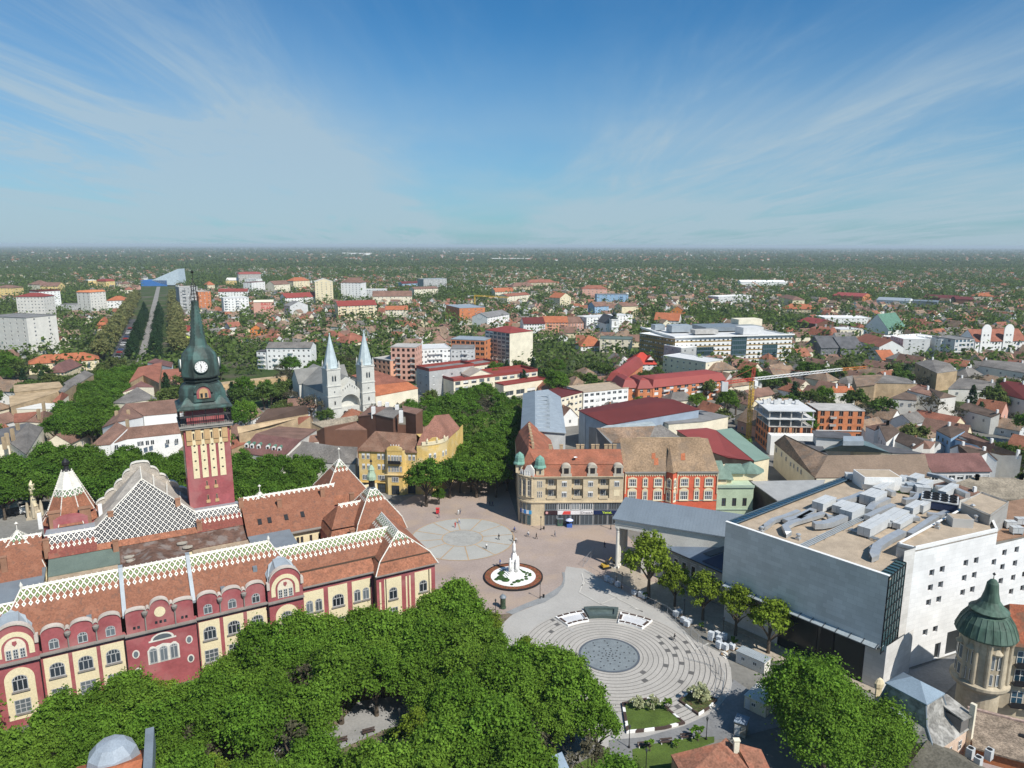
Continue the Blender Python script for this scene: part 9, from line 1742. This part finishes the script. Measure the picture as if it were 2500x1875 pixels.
def tree_meshes(kind,h,cr,tufts,n,size,m,tr=None,flat=.8,lo=.32):
 out=[]
 d=NR.normal(size=(tufts,3));d /=np.linalg.norm(d,axis=1,keepdims=True);d[:,2]=np.abs(d[:,2])*1.2-.35
 f=.45+.55*NR.random((tufts,1))**.5;lob=1+.22*np.sin(np.arctan2(d[:,1],d[:,0])*3+NR.random()*6)[:,None]
 ctr=np.array([0,0,h*(lo+1)/2]);cen=ctr+d*f*lob*np.array([cr,cr,h*(1-lo)/2*1.0]);rad=cr*(.11+.12*NR.random(tufts))
 if kind =='cone':
  z=NR.random(tufts)**1.3;ang=NR.random(tufts)*6.283;rr_=cr*(1-z)*(.5+.5*NR.random(tufts));cen=np.stack([rr_*np.cos(ang),rr_*np.sin(ang),h*.08+h*.9*z],1);rad=cr*(.28*(1-z)+.08)
 cm=leaf_mesh('crown',cen,rad,n,size,m)
 b=MB();top=h*.5;b.tube((0,0,0),(0,0,h*.18),cr*.085+.06,cr*.065+.05,8);b.tube((0,0,h*.18),(.1,.05,top),cr*.065+.05,cr*.03+.03,7)
 if kind !='cone':
  for q in range(7):
   a_=6.283*q/7+NR.random();s_=h*(.2+.12*NR.random());e_=(cr*.75*math.cos(a_),cr*.75*math.sin(a_),s_+h*.28);md=(e_[0]*.5,e_[1]*.5,s_+h*.17);b.tube((0,0,s_),md,cr*.04+.03,cr*.028+.02,5);b.tube(md,e_,cr*.028+.02,.025,5)
 return cm,b.mesh('trunk',[tr or MATS['trunk']]),h,cr
PRO=dict(park=[tree_meshes('b',13,4.6,115,170,.40,LM['park']) for _ in range(6)],street=[tree_meshes('b',12.5,4.6,80,115,.52,LM['street']) for _ in range(4)],young=[tree_meshes('b',9.5,3.1,70,100,.36,LM['young'],None,.8,.25) for _ in range(3)],
  olive=[tree_meshes('b',15,5.2,36,60,1.0,LM['olive'],None,.8,.12) for _ in range(3)],dark=[tree_meshes('cone',15,4.6,70,45,.8,LM['dark']) for _ in range(2)],mixed=[tree_meshes('b',10.5,4.8,34,75,.85,LM['mixed']) for _ in range(5)],bare=[tree_meshes('b',10.5,4.6,30,28,.55,LM['bare']) for _ in range(2)],
  round=[tree_meshes('b',11,5.6,60,80,.7,LM['park'],None,.8,.15)],small=[tree_meshes('b',2.6,.9,14,40,.34,LM['park'],None,.8,.3)],blossom=[tree_meshes('b',3.2,1.5,20,60,.36,LM['blossom'],None,.8,.15)],big=[tree_meshes('b',15,7.6,190,200,.42,LM['park'],None,.8,.2)])
LAND=[(-135,205,'the tree street corner'),(-165,255,'the lower tree street'),(-190,305,'the middle tree street'),(-215,360,'the upper tree street'),(-245,430,'the tree street end'),(-20,262,'the tall tree street mouth'),(-15,300,'the tall tree street middle'),(-30,335,'the tall tree street bend'),(-60,110,'the park path entrance'),(-35,105,'the middle of the park'),(-5,110,'the park edge by the rings'),(-70,80,'the lower left park corner'),(-110,190,'the octagonal spire'),(-48,128,'the town hall front'),(-18,148,'the town hall end pavilion'),(-76,172,'the clock tower'),(-100,165,'the patterned gable roof'),(20,133,'the ringed fountain plaza'),(0,166,'the white monument'),(-14,193,'the grey paved disc'),(57,136,'the big theatre'),(30,173,'the theatre portico'),(-42,232,'the yellow building'),(18,206,'the beige corner building'),(48,206,'the red building'),(-80,342,'the twin spired church'),(2,395,'the office tower'),(28,290,'the zinc roofed block'),(70,300,'the dark red hall'),(105,345,'the red mansard row'),(-165,250,'the white street house'),(-200,220,'the grey corner house'),(175,520,'the glass office'),(135,270,'the unfinished brick block'),(150,225,'the courtyard block'),(190,240,'the white gable house'),(230,330,'the tan gable house'),(300,480,'the salmon banded flats'),(390,500,'the white gabled flats'),(86,113,'the green domed turret'),(66,105,'the slate house'),(-300,560,'the orange roofed school'),(-330,520,'the cream ten storey block'),(-420,760,'the sports hall avenue'),(-290,980,'the white loggia block'),(-190,860,'the red lettered block'),(-140,800,'the grey gable block'),(-120,1150,'the tall white tower block'),(-50,860,'the balcony block'),(0,640,'the emblem gable block'),(60,640,'the salmon flats'),(110,620,'the steeple'),(150,900,'the blue white block'),(110,1150,'the pink block'),(250,950,'the white factory'),(350,780,'the modern hall'),(500,900,'the red roofed factory'),(620,860,'the dark red factory'),(420,640,'the green roofed flats'),(-560,900,'the red hipped tower'),(-40,470,'the white apartment block'),(-150,480,'the stepped white block'),(-62,90,'the park path'),(-200,1700,'the far straight road')]
PEND=[]
def place(desc,x,y,o):PEND.append((desc,x,y,o))
def label_all():
 by={}
 for desc,x,y,o in PEND:
  L=min(LAND,key=lambda l:math.hypot(l[0]-x,(l[1]-y)*.7));dx,dy=x-L[0],y-L[1];r_=math.hypot(x,y);lat=(dx*y-dy*x)/r_;dep=(dx*x+dy*y)/r_
  rel=('right of' if lat > 0 else 'left of') if abs(lat) > abs(dep)*.8 else ('behind' if dep > 0 else 'before');by.setdefault((desc,rel,L[2]),[]).append((math.hypot(dx,dy),o))
 W_N=['nearest','second nearest','third nearest','fourth nearest','fifth nearest','sixth nearest','seventh nearest','eighth nearest','ninth nearest','tenth nearest','eleventh nearest','twelfth nearest']
 for (desc,rel,l),v in by.items():
  v.sort(key=lambda q:q[0])
  used=0
  for k,(d_,o) in enumerate(v):
   used=max(used+1,round(d_));o['label']='%s %s %s'%(desc,rel,l)+('' if len(v) ==1 else ', '+(W_N[k] if k < 12 else '%d paces off'%used))
def inside(pt,poly):
 x,y=pt;c=False;n=len(poly)
 for i in range(n):
  (x0,y0),(x1,y1)=poly[i],poly[i-1]
  if (y0 > y) !=(y1 > y) and x < (x1-x0)*(y-y0)/(y1-y0)+x0:c=not c
 return c
FP=[([(cx_+(p[0]-cx_)*1.12,cy_+(p[1]-cy_)*1.12) for p in pts],u0,u1,v0,v1,ym,kp) for pts,u0,u1,v0,v1,ym,kp in NAMED for cx_,cy_ in [(sum(p[0] for p in pts)/4,sum(p[1] for p in pts)/4)]]
CLEAR=[px('w',*q) for q in ((815,1448),(900,1440),(1050,1368),(1000,1250),(1100,1180),(1313,1290),(1313,1210),(1420,1130),(1480,1217),(1200,1290),(1280,1400),(1600,1240),(800,1400))]+[px('t',*q) for q in ((1230,1240),(1500,1150),(1300,1330),(1180,1400),(1180,1480),(1250,1480),(1490,1450),(1150,1560),(1650,1410),(1420,1560),(1000,560),(800,500),(640,330),(1130,1020),(1080,300),(520,330))]+[(760,1490),(640,1470),(830,1470),(955,1450),(560,1520),(430,1555),(300,1570),(180,1620),(1250,1480),(1200,1500),(1240,1560),(1300,1560),(2110,1690),(2060,1660),(2000,1600),(1870,1650),(1905,1560),(2260,1740),(1700,1700)]
def ok(x,y,h,r,avoid=True,tol=.0):
 """stands on free ground and does not hide what the photograph shows behind it"""
 pc=proj(x,y,h*.6);pt=proj(x,y,h)
 if pc[1] > 2080 or y < 45:return False
 for pts,u0,u1,v0,v1,ym,kp in FP:
  if inside((x,y),pts):return False
  if avoid and ym > y and u0 < pt[0] < u1 and pt[1] < v1-(v1-v0)*kp:return False
 sc_=F/max(1,math.hypot(x,y))
 return not any((pc[0]-u)**2+((pc[1]-v)*1.1)**2 < ((r+.3)*sc_*(1-tol))**2 for u,v in CLEAR) if y < 260 else True
TREES=[]
DESC=dict(park='bright green park tree',street='dense green street tree',young='young yellow green street tree',olive='olive budding avenue tree',dark='dark green conifer',mixed='green garden tree',bare='half bare brownish tree',round='round bright green tree',small='small clipped lawn shrub',blossom='pale blossoming bush',big='huge spreading green tree')
def tree(kind,x,y,s=1.,label=None,group=None,nm=None):
 cm,tm,h,cr=random.choice(PRO[kind]);o=thing(nm or {'park':'park_tree','street':'street_tree','olive':'avenue_tree','dark':'conifer','mixed':'garden_tree','small':'shrub','blossom':'shrub'}.get(kind,'street_tree'),label or '','shrub' if kind in ('small','blossom') else 'tree',(x,y,.05),random.uniform(0,6.28),group)
 o.scale=(s*random.uniform(.9,1.1),)*2+(s*random.uniform(.92,1.08),)
 link('crown',cm,o);link('trunk',tm,o);TREES.append((x,y,cr*s))
 if not label:place(DESC[kind],x,y,o)
 return o
def fill(kinds,poly,dmin,ztop,n,group,smin=.85,smax=1.15,avoid=False,cond=None,tol=0.):
 Q=[P(u,v,ztop)[:2] for u,v in poly];x0,x1=min(q[0] for q in Q),max(q[0] for q in Q);y0,y1=min(q[1] for q in Q),max(q[1] for q in Q);mine=[]
 for _ in range(n):
  x,y=random.uniform(x0,x1),random.uniform(y0,y1)
  if not inside((x,y),Q) or any(math.hypot(x-a,y-b) < dmin for a,b in mine):continue
  k=random.choice(kinds);s=random.uniform(smin,smax);h,cr=PRO[k][0][2]*s,PRO[k][0][3]*s
  if cond and not cond(x,y):continue
  if not ok(x,y,h,cr*.85,avoid,tol):continue
  mine.append((x,y));tree(k,x,y,s,None,group)
random.seed(21)
def hall_front(x,y):dx,dy=x-T.o[0],y-T.o[1];return dx*T.e2[0]+dy*T.e2[1] < -4.6
S_=lambda reg,pts:[px(reg,*q) for q in pts]
fill(['park']*9+['bare','young'],[(-120,1712),(60,1700),(200,1672),(420,1612),(600,1570),(700,1520),(870,1475),(1000,1480),(1060,1430),(1190,1430),(1240,1490),(1340,1555),(1440,1640),(1530,1750),(1530,2000),(1250,2100),(0,2100),(-120,2000)],5.3,12,11000,'trees of the park before the town hall',.78,1.12,False,hall_front)
fill(['street'],S_('f',[(1110,390),(1370,370),(1280,560),(1130,800),(1000,1080),(900,1240),(440,1240),(560,850),(700,600),(900,470)]),5.5,12,2600,'trees filling the street left of the tower',.85,1.05)
fill(['street'],S_('f',[(310,1270),(900,1240),(1820,1200),(1860,1290),(1880,1480),(1150,1560),(850,1500),(-60,1580),(-60,1300)]),6.2,12,1800,'trees filling the street left of the tower',.85,1.1)
fill(['street'],[(575,1120),(730,1095),(770,1130),(745,1180),(660,1205),(580,1215)],5.5,11,600,'trees right of the clock tower',.8,1.05)
fill(['street','street','street','bare'],[(1120,1085),(1160,1125),(1210,1130),(1262,1110),(1262,960),(1180,930),(1100,950),(960,985),(880,1000),(890,1030),(1060,1010),(1120,1080)],6.,13,2600,'tall trees of the street right of the yellow building',.85,1.08,False)
for x,y,s in ((1000,1190,1.2),(1240,1105,1.05),(1340,1052,1.),(1130,1170,.45)):p=W_('h',x,y);tree('street',p[0],p[1],s,'street tree before the yellow building, '+{1000:'leftmost and widest',1240:'second from the left',1340:'third, at the street mouth',1130:'smallest'}[x],'trees before the yellow building')
for k,(x,y,tx,ty) in enumerate(((405,1030,370,480),(660,1110,640,720),(930,1240,900,840),(1245,1390,1180,980),(1560,1560,1500,1070))):
 p=W_('u',x,y);z=Zat(p[0],p[1],px('u',tx,ty)[1]);tree('young',p[0],p[1],z/8.6,'young yellow green tree, '+['first from the portico','second from the portico','third from the portico','fourth from the portico','nearest to the site cabin'][k],'young trees along the theatre front')
for x,y,s,l in ((690,1240,.7,'big green tree against the slate house, right part of the clump'),(1010,1330,.8,'big green tree at the bottom edge before the slate house'),(660,1380,.85,'big green tree at the bottom edge right of the metal cabin')):p=W_('q',x,y);tree('big',p[0],p[1],s,l,'trees at the lower right',nm='park_tree')
p=W_('q',560,1150);z=Zat(p[0],p[1],px('q',560,560)[1]);tree('big',p[0],p[1],z/15,'huge spreading green tree between the cabins and the slate house','trees at the lower right',nm='park_tree')
for reg,x,y,k,s,l in (('g',75,860,'dark',.9,'dark conifer in the convent garden right of the clock tower'),('g',520,850,'bare',1.0,'thin bare tree between the garden wall and the church'),('g',560,830,'dark',.8,'dark conifer close to the church apse'),('g',210,1065,'round',1.1,'round bright green tree beside the dark brown hall'),('g',470,880,'mixed',1.,'green tree left of the church apse'),('f',1690,690,'dark',.85,'grey green conifer left of the clock tower dome'),('j',1950,400,'round',.75,'round dark tree in front of the red mansard row'),('g',1240,570,'bare',1.3,'large bare tree between the church spires'),('i',1910,740,'dark',.55,'young conifer left of two right of the office slab'),('i',1985,740,'dark',.55,'young conifer right of two right of the office slab'),('n',880,610,'mixed',.7,'green bush tree behind the unfinished brick block'),('n',1100,730,'mixed',1.2,'green tree right of the unfinished brick block'),('n',1480,740,'bare',1.4,'wide brownish tree right of the unfinished brick block'),('n',1700,760,'bare',1.,'brownish tree behind the blue walled house'),('n',330,520,'mixed',1.,'yellow green tree behind the crane mast'),('v',900,620,'dark',.6,'dark tree between the spire and the patterned gable'),('h',1150,1110,'small',1.,'small shrub before the yellow building')):
 p=W_(reg,x,y);tree(k,p[0],p[1],s,l,None)
for reg,x,y,k,s,l in (('t',1500,1190,'small',1.2,'small ball tree on the lawn bed edge'),('t',1375,1175,'blossom',.9,'pale blossoming bush on the lawn bed, right one'),('t',1240,1160,'blossom',.8,'pale blossoming bush on the lawn bed, left one'),('t',1765,1095,'blossom',1.2,'pale blossoming bush in the small dark bed'),('t',1350,1520,'small',.9,'small round bush by the middle bench'),('t',1580,1490,'small',.7,'small round bush right of the middle bench'),('t',1760,1430,'small',1.2,'dark bush right of the shaded bench'),('t',1310,220,'small',.7,'flower tub shrub under the first street tree'),('t',1790,480,'small',.7,'shrub at the fence by the third tree'),('t',2060,620,'small',.8,'shrub behind the pallet cluster')):p=W_(reg,x,y);tree(k,p[0],p[1],s,l)
b=MB();rnd=random.Random(9)
hedge=thing('hedge','low leafy green hedge along the lower edge of the park path','hedge',(*W_('w',1190,1400)[:2],.05));cen=[]
for (x0,y0),(x1,y1) in zip([(1190,1400),(1400,1310),(1560,1240)],[(1400,1310),(1560,1240),(1700,1200)]):
 for k in range(14):p=W_('w',x0+(x1-x0)*k/14,y0+(y1-y0)*k/14);cen.append((p[0]-hedge.location.x,p[1]-hedge.location.y,.35));cen.append((p[0]-hedge.location.x+.6,p[1]-hedge.location.y-.9,.3))
link('foliage',leaf_mesh('foliage',np.array(cen),np.full(len(cen),.8),40,.35,LM['street']),hedge)
for side,off,kind,st in ((1,25,'olive',10.5),(-1,25,'olive',10.5),(1,8,'dark',14),(-1,8,'dark',13)):
 d_=8 if kind =='olive' else 22
 while d_ < (640 if kind =='olive' else 420):
  x,y=AV0[0]+av_d.x*d_+side*av_n.x*(off+random.uniform(-1,1)),AV0[1]+av_d.y*d_+side*av_n.y*(off+random.uniform(-1,1));tree(kind,x,y,random.uniform(.9,1.1)*(1.2 if kind =='olive' else random.uniform(.75,1.1)),None,'trees of the avenue');d_+=st*random.uniform(.85,1.15)
HW=[('white',MATS['white paint']),('cream',MATS['pale cream']),('yellow',MATS['cream plaster']),('grey',MATS['light grey wall']),('pinkish',MATS['pink wall'])];HR=[('brown',MATS['brown tile']),('red',MATS['red tile']),('rust',mat('rust house tile',(.27,.11,.065),.92,.25,.2,.25,2.)),('grey',MATS['grey tile']),('orange',MATS['orange tile']),('tan',MATS['old tile'])]
HP_=[]
for wi,(wn_,wm2) in enumerate(HW):
 for ri,(rn,rm) in enumerate(HR):
  L,D,h,rh,hip=random.uniform(10,17),random.uniform(8,10.5),random.uniform(3.2,6.2),random.uniform(3,4.4),random.random() < .3
  b=MB();b.box(-L/2,L/2,-D/2,D/2,0,h);wmesh=b.mesh('wall',[wm2]);b=MB()
  (roof_hip(b,-L/2,L/2,-D/2,D/2,h,rh,.5,0) if hip else roof_gable(b,-L/2,L/2,-D/2,D/2,h,rh,.5,0,'x',1));HP_.append((wn_,rn,wmesh,b.mesh('roof',[rm,wm2]),L,D,h,rh,wm2,rm))
chm=MB();chm.box(-.35,.35,-.35,.35,-1.4,1.);chm=chm.mesh('chimney',[MATS['chimney brick']]);wmh=win_mesh(1.2,1.4,MATS['white paint'],MATS['glass'],2,1,.1)
grid={};HS=[]
def free(x,y,r):
 gx,gy=int(x//20),int(y//20)
 for i in range(gx-1,gx+2):
  for j in range(gy-1,gy+2):
   for a,c_,q in grid.get((i,j),()):
    if math.hypot(a-x,c_-y) < r+q:return False
 return True
def avd(x,y):d=(x-AV0[0])*av_n.x+(y-AV0[1])*av_n.y;f_=(x-AV0[0])*av_d.x+(y-AV0[1])*av_d.y;return abs(d) > 34 or f_ < -15 or f_ > 1400
random.seed(33)
def dens(x,y):return mnoise.noise(Vector((x*.004,y*.003,2.)))
def square_free(x,y):return y > 262 or (x > 95 and y > 175) or (x < -120 and y > 275)
y_=200.
while y_ < 2700:
 st=17+max(0,y_-900)*.012;x=-.76*y_
 while x < .76*y_:
  xx,yy=x+random.uniform(-5,5),y_+random.uniform(-5,5)
  wood=dens(xx,yy) > .26-(.2 if (xx < -.2*yy and yy > 900) else 0)
  if not wood and random.random() < (.66 if yy < 1100 else .56) and square_free(xx,yy) and avd(xx,yy) and free(xx,yy,7.5) and ok(xx,yy,8.5,5):HS.append((xx,yy));grid.setdefault((int(xx//20),int(yy//20)),[]).append((xx,yy,7.5))
  x+=st
 y_+=st*1.05
HS=[q for q in HS if -120 < proj(q[0],q[1],5)[0] < 2620];HS.sort(key=lambda q:q[1])
for k,(x,y) in enumerate(HS[:300]):
 wn_,rn,wmesh,rmesh,L,D,h,rh,*_r=HP_[min(len(HP_)-1,int(random.choice((0,0,1,1,2,3,4))*6+random.choice((0,0,0,0,1,2,2,3,3,5,5,5,5))))]
 base=.5*math.sin(x*.004)+.3*math.sin(y*.006);rz=base+random.choice((0,math.pi/2))+random.uniform(-.12,.12);o=thing('house','','house',(x,y,0),rz,'small houses of the town');o.scale=(random.uniform(.85,1.2),random.uniform(.9,1.15),random.uniform(.85,1.2))
 link('wall',wmesh,o);ro=link('roof',rmesh,o);link('chimney',chm,ro,(L*random.uniform(-.3,.3),.6,h+rh*.8));place('%s house with %s roof'%(wn_,rn),x,y,o)
 if y < 620:
  for s_ in (-1,1):
   for q in range(3):link('window',wmh,o,(L*(q-1)*.3,s_*(D/2+.02),1.2),0 if s_ < 0 else math.pi)
  link('window',wmh,o,(L/2+.02,0,1.4),math.pi/2);link('window',wmh,o,(-L/2-.02,0,1.4),-math.pi/2)
b=MB();mats2=[w_[1] for w_ in HW]+[r_[1] for r_ in HR]
for x,y in HS[300:]:
 rz=.5*math.sin(x*.004)+random.choice((0,1.57))+random.uniform(-.15,.15);L,D,h,rh=random.uniform(8,16)/2,random.uniform(6.5,9.5)/2,random.uniform(3,5.2),random.uniform(2.6,4);c_,s_=math.cos(rz),math.sin(rz);mw,mr=random.choice((0,0,1,1,2,3,4)),5+random.choice((0,0,0,1,2,2,3,3,5,5,5,5))
 t_=lambda u,v,z:(x+u*c_-v*s_,y+u*s_+v*c_,z);A_=[(-L,-D),(L,-D),(L,D),(-L,D)]
 for k in range(4):j=(k+1)%4;b.poly([t_(*A_[k],0),t_(*A_[j],0),t_(*A_[j],h),t_(*A_[k],h)],mw)
 for sg in (-1,1):b.poly([t_(-L-.3,sg*(D+.4),h-.2),t_(L+.3,sg*(D+.4),h-.2),t_(L+.3,0,h+rh),t_(-L-.3,0,h+rh)],mr);b.poly([t_(sg*L,-D,h),t_(sg*L,D,h),t_(sg*L,0,h+rh)],mw)
o=b.build('distant_houses',mats2);o['kind']='stuff'
GT=[];random.seed(5)
y_=195.
while y_ < 2900:
 st=10.5+max(0,y_-500)*.006;x=-.77*y_
 while x < .77*y_:
  xx,yy=x+random.uniform(-5,5),y_+random.uniform(-5,5);dn=dens(xx,yy)
  if random.random() < (.85 if dn < .1 else .98) and square_free(xx,yy) and avd(xx,yy) and free(xx,yy,2.2) and ok(xx,yy,9,4):GT.append((xx,yy))
  x+=st
 y_+=st
GT=[q for q in GT if -100 < proj(q[0],q[1],5)[0] < 2600];GT.sort(key=lambda q:q[1])
for x,y in GT[:260]:k=random.choice(('mixed','mixed','mixed','mixed','street','bare','dark'));tree(k,x,y,random.uniform(.75,1.3)*(.7 if k =='dark' else 1),None,'garden trees between the houses')
label_all()
def mass(name,pts,sz,n,ls,m,cone=None):
 cen=np.array([(x,y,s*.62) for (x,y),s in zip(pts,sz)]);o=link(name,leaf_mesh(name,cen,np.array(sz)*.5,n,ls,m,.6));o['kind']='stuff'
rest=GT[260:];A1=[q for i,q in enumerate(rest) if i%5];A2=[q for i,q in enumerate(rest) if i%5 ==0]
sz=[random.uniform(7.5,14) for _ in A1];mass('distant_trees',A1,sz,32,np.array(sz)*.24,LM['mixed']);sz=[random.uniform(7,13) for _ in A2];mass('dark_distant_trees',A2,sz,28,np.array(sz)*.24,LM['far'])
FT,fs=[],[]
for _ in range(24000):
 v=602+52*random.random();u=random.uniform(-80,2580);x,y,_z=P(u,v,0)
 if y < 2500:continue
 FT.append((x,y));fs.append(random.uniform(7,13)*(1+min(1.0,(y-2500)/9000)))
sc_=np.array(fs);mass('far_woodland',FT,np.array(fs),16,sc_*.5,LM['far'])
b=MB();
for _ in range(1500):
 v=606+34*random.random();x,y,_z=P(random.uniform(-50,2550),v,0);L=random.uniform(8,20);m_=random.choice((0,0,1,1,2,3));z=random.uniform(5,9)
 if y > 2500 and dens(x,y) < .22:b.box(x-L/2,x+L/2,y-4,y+4,0,z,m_)
 if y > 2500 and dens(x,y) < .22 and m_ !=3:b.poly([(x-L/2-.5,y-4.5,z),(x+L/2+.5,y-4.5,z),(x+L/2,y,z+4),(x-L/2,y,z+4)],2)
o=b.build('far_houses',[MATS['white paint'],MATS['pale cream'],MATS['rust house tile'],MATS['white paint']]);o['kind']='stuff'
print('houses',len(HS),'trees',len(TREES),'garden',len(GT))
